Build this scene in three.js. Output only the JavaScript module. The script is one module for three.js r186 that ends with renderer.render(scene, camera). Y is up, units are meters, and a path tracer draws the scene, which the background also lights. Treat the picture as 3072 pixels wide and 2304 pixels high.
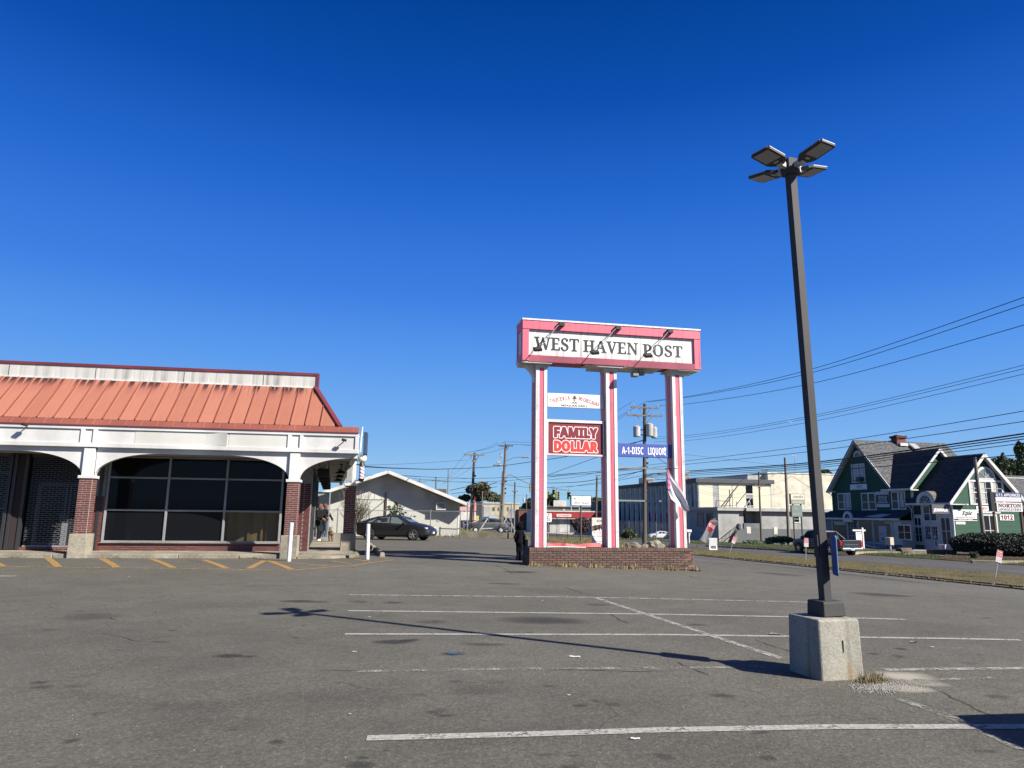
import * as THREE from 'three';
import { mergeGeometries, toCreasedNormals } from 'three/addons/utils/BufferGeometryUtils.js';
import { RoundedBoxGeometry } from 'three/addons/geometries/RoundedBoxGeometry.js';
import { MarchingCubes } from 'three/addons/objects/MarchingCubes.js';

// ---------- camera, sky, sun, exposure ----------
const scene = new THREE.Scene();
const EYE = 1.65, FOCAL = 2130, PITCH = 10.32 * Math.PI / 180, ROLL = 0.0126;
const camera = new THREE.PerspectiveCamera(2 * Math.atan(1152 / FOCAL) * 180 / Math.PI, 4 / 3, 0.1, 3000);
camera.rotation.order = 'YXZ';
camera.rotation.set(PITCH, 0, ROLL);
camera.position.set(0, EYE, 0);
camera.updateMatrixWorld(true);
const renderer = new THREE.WebGLRenderer({ antialias: true });
renderer.toneMapping = THREE.LinearToneMapping;
renderer.toneMappingExposure = 2;
renderer.shadowMap.enabled = true;
const SUN = new THREE.Vector3(6.54, 5.6, 4.03).normalize();
const sun = new THREE.DirectionalLight(new THREE.Color().setRGB(1, 0.945, 0.86), 5);
sun.position.copy(SUN).multiplyScalar(120);
sun.castShadow = true;
sun.shadow.mapSize.set(4096, 4096);
Object.assign(sun.shadow.camera, { left: -90, right: 90, top: 90, bottom: -90, near: 1, far: 400 });
scene.add(sun, sun.target);
{ // clear autumn sky: deep blue overhead, paler towards the horizon and a little brighter round the sun
  const W = 512, H = 256, px = new Float32Array(W * H * 4);
  const stops = [[-90, .10, .105, .11], [-4, .14, .15, .16], [-0.5, .36, .60, .82], [1.6, .34, .60, .85], [6.4, .195, .44, .86], [11.7, .105, .33, .85], [17, .050, .22, .77], [24.8, .018, .137, .62], [32, .004, .080, .43], [39, .001, .053, .30], [55, .001, .042, .24], [90, .002, .03, .20]];
  for (let j = 0; j < H; j++) {
    const el = (j + .5) / H * 180 - 90;
    let k = 0; while (k < stops.length - 2 && el > stops[k + 1][0]) k++;
    const a = stops[k], b = stops[k + 1], t = Math.min(1, Math.max(0, (el - a[0]) / (b[0] - a[0])));
    for (let i = 0; i < W; i++) {
      const az = ((i + .5) / W - .5) * 2 * Math.PI, e = el * Math.PI / 180;
      const c = Math.cos(e) * Math.cos(az) * SUN.x + Math.sin(e) * SUN.y + Math.cos(e) * Math.sin(az) * SUN.z;
      const glow = el > -1 ? Math.pow(Math.max(0, c), 7) * .15 + Math.pow(Math.max(0, c), 60) * .6 : 0;
      for (let n = 0; n < 3; n++) px[(j * W + i) * 4 + n] = (a[n + 1] + (b[n + 1] - a[n + 1]) * t) / 2 + glow * [1, .95, .85][n];
      px[(j * W + i) * 4 + 3] = 1;
    }
  }
  const sky = new THREE.DataTexture(px, W, H, THREE.RGBAFormat, THREE.FloatType);
  sky.mapping = THREE.EquirectangularReflectionMapping;
  sky.magFilter = sky.minFilter = THREE.LinearFilter; sky.wrapS = THREE.RepeatWrapping; sky.needsUpdate = true;
  scene.background = sky; scene.environment = sky;
}

// ---------- helpers ----------
let seedN = 7;
const rnd = () => { seedN = (seedN + 0x6d2b79f5) | 0; let t = Math.imul(seedN ^ (seedN >>> 15), 1 | seedN); t = (t + Math.imul(t ^ (t >>> 7), 61 | t)) ^ t; return ((t ^ (t >>> 14)) >>> 0) / 4294967296; };
const rr = (a, b) => a + (b - a) * rnd();
const sst = (x, a, b) => { const t = Math.min(1, Math.max(0, (x - a) / (b - a))); return t * t * (3 - 2 * t); };
const DEG = Math.PI / 180, V3 = (x, y, z) => new THREE.Vector3(x, y, z);
// height of the ground in metres: level car park, falling to the main road on the right and along it
const hgt = (x, z) => { const d = -z, r = .978 * x + .208 * d; return .15 * sst(d, 14, 21) * sst(-x, -6, 1) * (1 - sst(d, 32, 46)) - sst(r, 8, 22) * (.2 + .0125 * Math.min(170, Math.max(d, 0))) - .8 * sst(r, 34, 52) * sst(d, 62, 100); };
// survey of the photograph: the line of sight of one of its pixels, to a distance ahead or to the ground
const ray = (px, py) => V3((px - 1536) / FOCAL, -(py - 1152) / FOCAL, -1).applyQuaternion(camera.quaternion);
const D = (px, py, d) => { const r = ray(px, py); return V3(0, EYE, 0).addScaledVector(r, d / -r.z); };
const GT = (px, py) => { const r = ray(px, py); let lo = 1, hi = 400, d; for (d = 1; d < 400; d += .25) { const t = d / -r.z; if (EYE + r.y * t < hgt(r.x * t, -d)) break; } lo = d - .25; hi = d; for (let i = 0; i < 20; i++) { const m = (lo + hi) / 2, t = m / -r.z; if (EYE + r.y * t < hgt(r.x * t, -m)) hi = m; else lo = m; } const t = hi / -r.z; const x = r.x * t; return V3(x, hgt(x, -hi), -hi); };
const GX = (px, d) => { const x = (px - 1536) / FOCAL * d * 1.0; const p = D(px, 1545, d); return V3(p.x, hgt(p.x, -d), -d); };

const used = new Map();
function numbered(n) { const k = used.get(n) || 0; used.set(n, k + 1); return k ? n + '_' + String(k).padStart(3, '0') : n; }
function tag(o, label, category, group) { o.userData.label = label; o.userData.category = category; if (group) o.userData.group = group; return o; }
function thing(name, label, category, pos = [0, 0, 0], turn = 0, group) {
  const o = new THREE.Group(); o.name = numbered(name); scene.add(o);
  o.position.set(...(pos.isVector3 ? [pos.x, pos.y, pos.z] : pos)); o.rotation.y = turn;
  return tag(o, label, category, group);
}
function part(name, parent) { const o = new THREE.Group(); o.name = name; parent.add(o); return o; }
const flat = (a) => (Array.isArray(a) ? a.flat(Infinity) : [a]);
function merge(list) {
  list = flat(list).map((g) => { const q = g.index ? g.toNonIndexed() : g.clone(); for (const k of Object.keys(q.attributes)) if (!['position', 'normal', 'uv'].includes(k)) q.deleteAttribute(k); if (!q.attributes.uv) q.setAttribute('uv', new THREE.BufferAttribute(new Float32Array(q.attributes.position.count * 2), 2)); if (!q.attributes.normal) q.computeVertexNormals(); q.morphAttributes = {}; return q; });
  return list.length === 1 ? list[0] : mergeGeometries(list);
}
function metreUV(g) { // uv in metres from the dominant axis of each face
  const p = g.attributes.position, n = g.attributes.normal, u = g.attributes.uv;
  for (let i = 0; i < p.count; i++) { const a = Math.abs(n.getX(i)), b = Math.abs(n.getY(i)), c = Math.abs(n.getZ(i)); if (a >= b && a >= c) u.setXY(i, p.getZ(i), p.getY(i)); else if (b >= c) u.setXY(i, p.getX(i), p.getZ(i)); else u.setXY(i, p.getX(i), p.getY(i)); }
  return g;
}
function obj(name, geos, m, parent = scene, uv = true) {
  let g = merge(geos); if (uv) g = metreUV(g);
  const o = new THREE.Mesh(g, m); o.name = parent === scene ? numbered(name) : name; o.castShadow = o.receiveShadow = true; parent.add(o); return o;
}
function raw(name, g, m, parent = scene) { const o = new THREE.Mesh(g, m); o.name = parent === scene ? numbered(name) : name; o.castShadow = o.receiveShadow = true; parent.add(o); return o; }
const struct = (o, label) => { o.userData.kind = 'structure'; if (label) o.userData.label = label; return o; };
const stuff = (o, label, category) => { o.userData.kind = 'stuff'; if (label) tag(o, label, category); return o; };
const bx = (x0, x1, y0, y1, z0, z1) => new THREE.BoxGeometry(Math.abs(x1 - x0), Math.abs(y1 - y0), Math.abs(z1 - z0)).translate((x0 + x1) / 2, (y0 + y1) / 2, (z0 + z1) / 2);
const rb = (x0, x1, y0, y1, z0, z1, r = .02, s = 2) => new RoundedBoxGeometry(Math.abs(x1 - x0), Math.abs(y1 - y0), Math.abs(z1 - z0), s, r).translate((x0 + x1) / 2, (y0 + y1) / 2, (z0 + z1) / 2);
const cyl = (r0, r1, h, x, y, z, s = 14) => new THREE.CylinderGeometry(r1, r0, h, s).translate(x, y + h / 2, z);   // r0 at the foot
function rod(a, b, r, s = 6, r2 = r) { a = a.isVector3 ? a : V3(...a); b = b.isVector3 ? b : V3(...b); const d = b.clone().sub(a), g = new THREE.CylinderGeometry(r2, r, d.length(), s); g.translate(0, d.length() / 2, 0); g.applyQuaternion(new THREE.Quaternion().setFromUnitVectors(V3(0, 1, 0), d.clone().normalize())); return g.translate(a.x, a.y, a.z); }
function beam(a, b, w, h) { a = V3(...a); b = V3(...b); const d = b.clone().sub(a); const g = new THREE.BoxGeometry(w, h, d.length()); const m = new THREE.Matrix4().lookAt(b, a, V3(0, 1, 0)); g.applyMatrix4(m); const c = a.add(b).multiplyScalar(.5); return g.translate(c.x, c.y, c.z); }
const tube = (pts, r, seg = 24, rad = 5) => new THREE.TubeGeometry(new THREE.CatmullRomCurve3(pts.map((p) => (p.isVector3 ? p : V3(...p)))), seg, r, rad, false);
function poly(pts, z0, z1, holes) { // outline in x, y carried from z0 to z1
  const s = new THREE.Shape(pts.map((p) => new THREE.Vector2(p[0], p[1]))); if (holes) for (const h of holes) s.holes.push(new THREE.Path(h.map((p) => new THREE.Vector2(p[0], p[1]))));
  return new THREE.ExtrudeGeometry(s, { depth: z1 - z0, bevelEnabled: false, curveSegments: 8 }).translate(0, 0, z0);
}
const polyX = (pts, x0, x1, holes) => poly(pts.map(([z, y]) => [-z, y]), x0, x1, holes && holes.map((h) => h.map(([z, y]) => [-z, y]))).rotateY(Math.PI / 2);   // outline in z, y carried along x
function sheet(fn, nu, nv, uvS = 1) { // grid surface; fn(u, v) gives [x, y, z]
  const pos = [], uv = [], idx = [];
  for (let j = 0; j <= nv; j++) for (let i = 0; i <= nu; i++) { const p = fn(i / nu, j / nv); pos.push(p[0], p[1], p[2]); uv.push(p[3] ?? p[0], p[4] ?? p[2]); }
  for (let j = 0; j < nv; j++) for (let i = 0; i < nu; i++) { const a = j * (nu + 1) + i, b = a + 1, c = a + nu + 1, d = c + 1; idx.push(a, b, d, a, d, c); }
  const g = new THREE.BufferGeometry(); g.setAttribute('position', new THREE.Float32BufferAttribute(pos, 3)); g.setAttribute('uv', new THREE.Float32BufferAttribute(uv, 2)); g.setIndex(idx); g.computeVertexNormals(); return g;
}
// ---------- textures ----------
function lattice(P, seed) { const a = new Float32Array(P * P); let s = seed * 7919 + 13; for (let i = 0; i < P * P; i++) { s = Math.imul(s ^ (s >>> 13), 0x5bd1e995) + i * 2654435761 | 0; a[i] = ((s ^ (s >>> 15)) >>> 0) / 4294967296; } return a; }
function fbm(seed, base, oct, gain = .5) { // tiling noise on the unit square
  const L = []; for (let o = 0; o < oct; o++) L.push([base << o, lattice(base << o, seed + o * 31), Math.pow(gain, o)]);
  const tot = L.reduce((s, l) => s + l[2], 0);
  return (u, v) => { let r = 0; for (const [P, a, w] of L) { const x = u * P, y = v * P, i = Math.floor(x), j = Math.floor(y); let f = x - i, g = y - j; f = f * f * (3 - 2 * f); g = g * g * (3 - 2 * g); const i0 = ((i % P) + P) % P, i1 = (i0 + 1) % P, j0 = ((j % P) + P) % P, j1 = (j0 + 1) % P; r += w * ((a[j0 * P + i0] * (1 - f) + a[j0 * P + i1] * f) * (1 - g) + (a[j1 * P + i0] * (1 - f) + a[j1 * P + i1] * f) * g); } return r / tot; };
}
function tex(n, fn, metres, srgb = true) {
  const d = new Uint8Array(n * n * 4);
  for (let j = 0; j < n; j++) for (let i = 0; i < n; i++) { const c = fn((i + .5) / n, (j + .5) / n), k = (j * n + i) * 4; for (let q = 0; q < 3; q++) d[k + q] = Math.max(0, Math.min(255, (c.length ? c[q] : c) * 255)); d[k + 3] = 255; }
  const t = new THREE.DataTexture(d, n, n); t.wrapS = t.wrapT = THREE.RepeatWrapping; t.magFilter = t.minFilter = THREE.LinearFilter; if (srgb) t.colorSpace = THREE.SRGBColorSpace; t.repeat.set(1 / metres, 1 / metres); t.needsUpdate = true; return t;
}
const again = (t, m) => { const c = t.clone(); c.repeat.set(1 / m, 1 / m); c.needsUpdate = true; return c; };
function paint(w, h, draw) { const c = document.createElement('canvas'); c.width = w; c.height = h; draw(c.getContext('2d'), w, h); const t = new THREE.CanvasTexture(c); t.colorSpace = THREE.SRGBColorSpace; t.anisotropy = 8; return t; }
const nA = fbm(3, 4, 5), nB = fbm(11, 8, 5), nC = fbm(23, 64, 3, .7), nD = fbm(41, 3, 4), nE = fbm(57, 32, 4, .6);
const lattice14 = lattice(14, 5);
function fbmW(u, v) { return nB(u, v * .25 + .1); }
const T = {
  grime: tex(512, (u, v) => { const a = nA(u, v), b = nE(u, v); return .80 + .2 * Math.min(1, a * 1.1) - .12 * Math.max(0, b - .6); }, 3),
  rough: tex(512, (u, v) => nC(u, v) * .6 + nE(u, v) * .4, 1.2, false),
  concrete: tex(1024, (u, v) => { const a = nA(u, v), b = nE(u, v), c = nC(u, v), s = .6 + .34 * a + .16 * (b - .5) + .2 * (c - .5); return [s, s * .985, s * .95]; }, 2.5),
  wood: tex(512, (u, v) => { const s = .62 + .3 * fbmW(u * 1, v * .06) + .16 * (nC(u, v * .1) - .5); return [s, s * .96, s * .9]; }, 1.5),
  shingle: tex(1024, (u, v) => { const row = Math.floor(v * 14), off = (row % 2) * .5 + lattice14[row] * .4, k = Math.floor(u * 9 + off); const f = v * 14 - row, e = (u * 9 + off) - k; const tone = .62 + .3 * lattice14[(k * 5 + row * 11) % 196 < 0 ? 0 : (Math.abs(k * 5 + row * 11)) % 196] + .2 * (nC(u, v) - .5); const s = tone * (f < .12 ? .62 : 1) * (e < .05 ? .8 : 1); return [s, s, s * .99]; }, 2),
  streak: tex(512, (u, v) => { const st = sst(nB(u * 2, v * .06 + .2), .55, .74), sp = sst(nE(u, v), .70, .76); const s = .96 - .16 * st - .12 * sp + .05 * (nA(u, v) - .5); return [s, s * (1 - .03 * st - .05 * sp), s * (1 - .06 * st - .1 * sp)]; }, 1.6),
  soil: tex(512, (u, v) => { const a = nB(u, v), c = nC(u, v); return [.52 + .4 * a + .3 * (c - .5), .50 + .36 * a + .28 * (c - .5), .40 + .25 * a + .25 * (c - .5)]; }, 4),
};
// ---------- materials ----------
const lin = (r, g, b) => new THREE.Color().setRGB(r, g, b);
const mt = (r, g, b, rough = .8, o = {}) => new THREE.MeshStandardMaterial({ color: lin(r * .8, g * .8, b * .8), roughness: rough, metalness: 0, ...o });
const grimy = (r, g, b, rough = .75, o = {}) => mt(r, g, b, rough, { map: T.grime, ...o });
const M = {
  white: grimy(.80, .79, .76, .6), whiteDirty: grimy(.66, .65, .61, .7), offwhite: grimy(.72, .70, .62, .7), cream: grimy(.74, .64, .42, .8), concrete: mt(.52, .48, .40, .92, { map: T.concrete, bumpMap: T.rough, bumpScale: .006 }),
  darkConcrete: mt(.30, .29, .26, .9, { map: T.concrete }), mortar: mt(.50, .46, .42, .95, { map: T.rough }), darkMortar: mt(.13, .095, .075, .95, { map: T.rough }),
  maroon: grimy(.20, .035, .045, .5), salmon: grimy(.42, .15, .09, .45), salmonDark: grimy(.31, .095, .065, .55), pink: grimy(.74, .155, .26, .5), pinkDark: grimy(.42, .085, .13, .55), rose: grimy(.50, .12, .17, .6),
  black: mt(.012, .012, .014, .5), blackCloth: mt(.010, .010, .013, .95), darkMetal: mt(.035, .032, .03, .45, { metalness: .3 }), bronze: grimy(.048, .046, .046, .72), steel: mt(.42, .42, .42, .45, { metalness: .7 }), galv: grimy(.28, .29, .29, .55, { metalness: .25 }),
  frameDark: mt(.05, .05, .052, .5, { metalness: .4 }), alu: grimy(.34, .34, .345, .55), glassDark: mt(.010, .012, .015, .06), rubber: mt(.016, .016, .017, .85), pole: mt(.17, .15, .13, .9, { map: again(T.wood, 1.2) }), poleGrey: mt(.32, .305, .28, .9, { map: again(T.wood, 1.2) }),
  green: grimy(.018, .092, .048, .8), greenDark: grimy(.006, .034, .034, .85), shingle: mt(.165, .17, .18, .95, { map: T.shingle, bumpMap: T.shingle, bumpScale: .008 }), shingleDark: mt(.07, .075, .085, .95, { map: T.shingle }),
  grey: grimy(.40, .40, .40, .85), greyLight: grimy(.50, .50, .48, .85), greyDark: grimy(.10, .105, .115, .8), redPaint: grimy(.50, .035, .04, .5), plywood: mt(.50, .34, .18, .8, { map: again(T.wood, 1) }), wire: mt(.012, .012, .013, .7), skin: mt(.32, .17, .11, .6), blue: grimy(.004, .11, .40, .85),
  ins: mt(.35, .33, .32, .3), leafDark: mt(.030, .055, .018, .8), chrome: mt(.6, .6, .6, .2, { metalness: .9 }), silver: mt(.5, .5, .5, .4, { metalness: .6 }),
};
M.signWhite = mt(.80, .79, .77, .55, { map: T.streak }); M.signPink = mt(.76, .145, .215, .5, { map: T.streak });
M.glassDark = new THREE.MeshPhysicalMaterial({ color: lin(.006, .007, .009), roughness: .06, specularIntensity: .22 });
M.glass = new THREE.MeshPhysicalMaterial({ color: lin(.75, .78, .78), roughness: .04, transmission: 1, thickness: 0, ior: 1.5 });
M.blackCloth = new THREE.MeshPhysicalMaterial({ color: lin(.005, .005, .006), roughness: .95, specularIntensity: .15 });
M.curtain = mt(.5, .5, .48, .9);

// ---------- ground, car park, road ----------
const RS = (r, s) => [.978 * r - .208 * s, -(.208 * r + .978 * s)];
const bigN = fbm(77, 3, 5), midN = fbm(91, 16, 4, .6);
function shade(g, fn) { const p = g.attributes.position, c = new Float32Array(p.count * 3); for (let i = 0; i < p.count; i++) { const k = fn(p.getX(i), p.getY(i), p.getZ(i)); c[i * 3] = k[0]; c[i * 3 + 1] = k[1]; c[i * 3 + 2] = k[2]; } g.setAttribute('color', new THREE.BufferAttribute(c, 3)); return g; }
const asphaltTex = tex(2048, (u, v) => { const a = midN(u, v), f = nC(u * 3, v * 3), g = nC(u * 6 + .3, v * 6 + .1); let s = .72 + .14 * (a - .5) + .24 * (f - .5) + .26 * (g - .5); if (g > .72) s += .16; if (g < .25) s -= .10; return [s, s * .985, s * .945]; }, 6);
const asphaltBump = tex(1024, (u, v) => nC(u * 4, v * 4) * .6 + nC(u * 8, v * 8) * .4, 4, false);
const asphalt = mt(.228, .219, .185, .93, { map: asphaltTex, bumpMap: asphaltBump, bumpScale: .006, vertexColors: true });
const roadMat = mt(.145, .141, .134, .9, { map: again(asphaltTex, 6.7), vertexColors: true });
const soilMat = mt(.26, .22, .14, .95, { map: T.soil, vertexColors: true });
function rsSheet(r0, r1, s0, s1, nr, ns, lift, jag = 0) { return sheet((u, v) => { let r = r0 + (r1 - r0) * u; const s = s0 + (s1 - s0) * v; if (jag && u === 1) r += jag * (midN(s * .05, .3) - .5) * 2 + jag * .6 * (nC(s * .07, .6) - .5); if (jag && u === 0) r += jag * .4 * (midN(s * .06, .8) - .5); const [x, z] = RS(r, s); return [x, hgt(x, z) + lift, z, x, z]; }, nr, ns); }
const up = (g) => { const n = g.attributes.normal; if (n.getY(0) < 0) { const ix = g.index.array; for (let i = 0; i < ix.length; i += 3) { const t = ix[i]; ix[i] = ix[i + 1]; ix[i + 1] = t; } g.computeVertexNormals(); } return g; };
const rsOf = (x, z) => .978 * x - .208 * z;
{ // one sheet out to the horizon
  const ax = [], n = 120; for (let i = -n; i <= n; i++) ax.push(Math.sign(i) * (Math.abs(i) * .9 + Math.pow(Math.abs(i) / n, 5) * 1500));
  const g = up(sheet((u, v) => { const x = ax[Math.round(u * 2 * n)], z = ax[Math.round(v * 2 * n)]; return [x, hgt(x, z) - .03, z, x, z]; }, 2 * n, 2 * n));
  shade(g, (x, y, z) => { const a = bigN(x * .03, z * .03), d = -z; const far = sst(d, 150, 400); const s = .65 + .7 * a; const gr = sst(bigN(x * .02 + .5, z * .02), .4, .6); return [s * (1 - .35 * gr), s * (1 - .08 * gr), s * (1 - .35 * gr)].map((c) => c * (1 - .3 * far)); });
  struct(raw('ground', g, soilMat), 'dry grass and bare soil beyond the car park');
}
const lot = struct(raw('parking_lot', shade(up(rsSheet(-62, 20.3, -40, 49, 84, 92, 0, .9)), (x, y, z) => {
  const a = bigN(x * .037, z * .037), b = midN(x * .012, z * .022), tr = midN(z * .03 + 5, x * .006); const s = .80 + .30 * (a - .5) + .34 * (b - .5) + .22 * (tr - .5) + .14; return [s, s * .995, s * .98]; }), asphalt), 'worn grey asphalt car park');
struct(raw('side_street', shade(up(sheet((u, v) => { const x = -70 + 78 * u, z = -97 - 16 * v - (1 - u) * 4; return [x, hgt(x, z) + .03, z, x, z]; }, 80, 10)), () => [1, 1, 1]), roadMat), 'asphalt side street beyond the fence');
const road = struct(raw('main_road', shade(up(rsSheet(25.4, 33.4, -60, 200, 10, 200, .015)), (x, y, z) => { const r = rsOf(x, z), s = .95 + .16 * Math.cos((r - 25.4) * 1.7) * .4 + .25 * (midN(r * .03, z * .004) - .5); return [s, s, s]; }), roadMat), 'dark asphalt main road');
struct(raw('far_verge', shade(up(rsSheet(33.4, 41, 8, 95, 14, 80, .05)), (x, y, z) => { const s = .55 + .6 * midN(x * .05, z * .05); return [s * .55, s * .8, s * .35]; }), soilMat), 'grass verge across the main road');
struct(raw('shop_forecourt', shade(up(rsSheet(38.2, 70, -10, 66, 24, 40, .07)), () => [1, 1, 1]), roadMat), 'asphalt yard in front of the green house');
// painted markings
const wearTex = (seed, keep) => { const f = fbm(seed, 8, 5, .7), f2 = fbm(seed + 5, 64, 2), n = 512, d = new Uint8Array(n * n * 4); for (let j = 0; j < n; j++) for (let i = 0; i < n; i++) { const a = f(i / n, j / n) * .6 + f2(i / n, j / n) * .4, k = (j * n + i) * 4; const al = sst(a, keep - .17, keep + .15) * (.80 + .3 * (f2(i / n, j / n) - .5)); d[k] = d[k + 1] = d[k + 2] = 225 + 30 * (f2(i / n, j / n) - .5); d[k + 3] = 255 * al; } const t = new THREE.DataTexture(d, n, n); t.wrapS = t.wrapT = THREE.RepeatWrapping; t.magFilter = t.minFilter = THREE.LinearFilter; t.colorSpace = THREE.SRGBColorSpace; t.repeat.set(.8, .8); t.needsUpdate = true; return t; };
const wearA = wearTex(5, .36), wearB = wearTex(9, .47), wearC = wearTex(15, .56);
const lineMat = (c, m) => mt(...c, .8, { map: m, transparent: true });
const LM = { a: lineMat([.60, .58, .52], wearA), b: lineMat([.56, .54, .48], wearB), c: lineMat([.46, .44, .38], wearC), ya: lineMat([.62, .36, .10], wearA), yb: lineMat([.56, .36, .13], wearB), road: lineMat([.50, .49, .45], wearA) };
function ribbon(name, pts, w, m, parent, lift = .006) {
  const P = []; for (let k = 0; k < pts.length - 1; k++) { const a = pts[k], b = pts[k + 1], n = Math.max(1, Math.ceil(a.distanceTo(b) / .6)); for (let i = 0; i < n; i++) P.push(a.clone().lerp(b, i / n)); } P.push(pts[pts.length - 1]);
  let len = 0; const L = P.map((p, i) => (len += i ? p.distanceTo(P[i - 1]) : 0));
  const g = up(sheet((u, v) => { const i = Math.round(v * (P.length - 1)), p = P[i], q = P[Math.min(P.length - 1, i + 1)], o = P[Math.max(0, i - 1)]; const dx = q.x - o.x, dz = q.z - o.z, l = Math.hypot(dx, dz); const s = (u - .5) * w; const x = p.x - dz / l * s, z = p.z + dx / l * s; return [x, hgt(x, z) + lift, z, s, L[i]]; }, 1, P.length - 1));
  return raw(name, g, m, parent);
}
const px = (list) => list.map(([x, y]) => GT(x, y));
for (const [pts, w, m] of [
  [[[1045, 1785], [1795, 1793], [2440, 1808]], .10, 'b'], [[[1045, 1833], [1940, 1843], [2715, 1859]], .10, 'a'], [[[1035, 1903], [2000, 1905], [3060, 1921]], .10, 'a'],
  [[[1070, 2015], [1500, 2008], [2330, 2002]], .10, 'c'], [[[2655, 2011], [2850, 2008], [3250, 2004]], .10, 'b'], [[[1100, 2216], [1560, 2205], [2000, 2191], [2500, 2182], [3300, 2181]], .11, 'a'],
  [[[1785, 1793], [2050, 1880], [2345, 1977]], .10, 'b'], [[[2700, 2098], [2860, 2155], [3072, 2250]], .10, 'c'], [[[2810, 2039], [2985, 2035]], .08, 'c'], [[[-200, 1728], [48, 1729]], .1, 'a'], [[[2700, 1755], [2955, 1753]], .1, 'c'], [[[3010, 1773], [3200, 1772]], .1, 'c'],
  [[[-400, 1696], [0, 1700], [510, 1706], [880, 1711]], .09, 'yb'], [[[880, 1711], [1060, 1697], [1115, 1688], [1180, 1680]], .10, 'ya'], [[[143, 1675], [175, 1701]], .16, 'ya'], [[[-60, 1672], [8, 1699]], .16, 'ya'], [[[305, 1676], [350, 1702]], .16, 'ya'], [[[455, 1677], [520, 1704]], .15, 'ya'], [[[612, 1680], [680, 1706]], .15, 'ya'], [[[795, 1682], [748, 1706]], .15, 'ya'], [[[803, 1682], [875, 1709]], .15, 'ya'], [[[540, 1678], [795, 1681]], .07, 'yb'], [[[806, 1683], [985, 1699]], .09, 'ya'], [[[995, 1683], [1055, 1692]], .09, 'ya'], [[[1061, 1677], [1110, 1685]], .09, 'ya'], [[[1140, 1672], [1165, 1679]], .08, 'yb'],
]) ribbon('parking_line', px(pts), w * 1.15, LM[m], lot);
for (let s = -12; s < 140; s += 9) ribbon('lane_dash', [0, 1].map((k) => { const [x, z] = RS(28.1, s + k * 3.2); return V3(x, 0, z); }), .11, LM.road, road, .022);
for (const r of [25.8, 30.9]) ribbon('edge_line', [-40, 160].map((s) => { const [x, z] = RS(r, s); return V3(x, 0, z); }), .1, r > 30 ? LM.yb : LM.road, road, .022);
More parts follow.
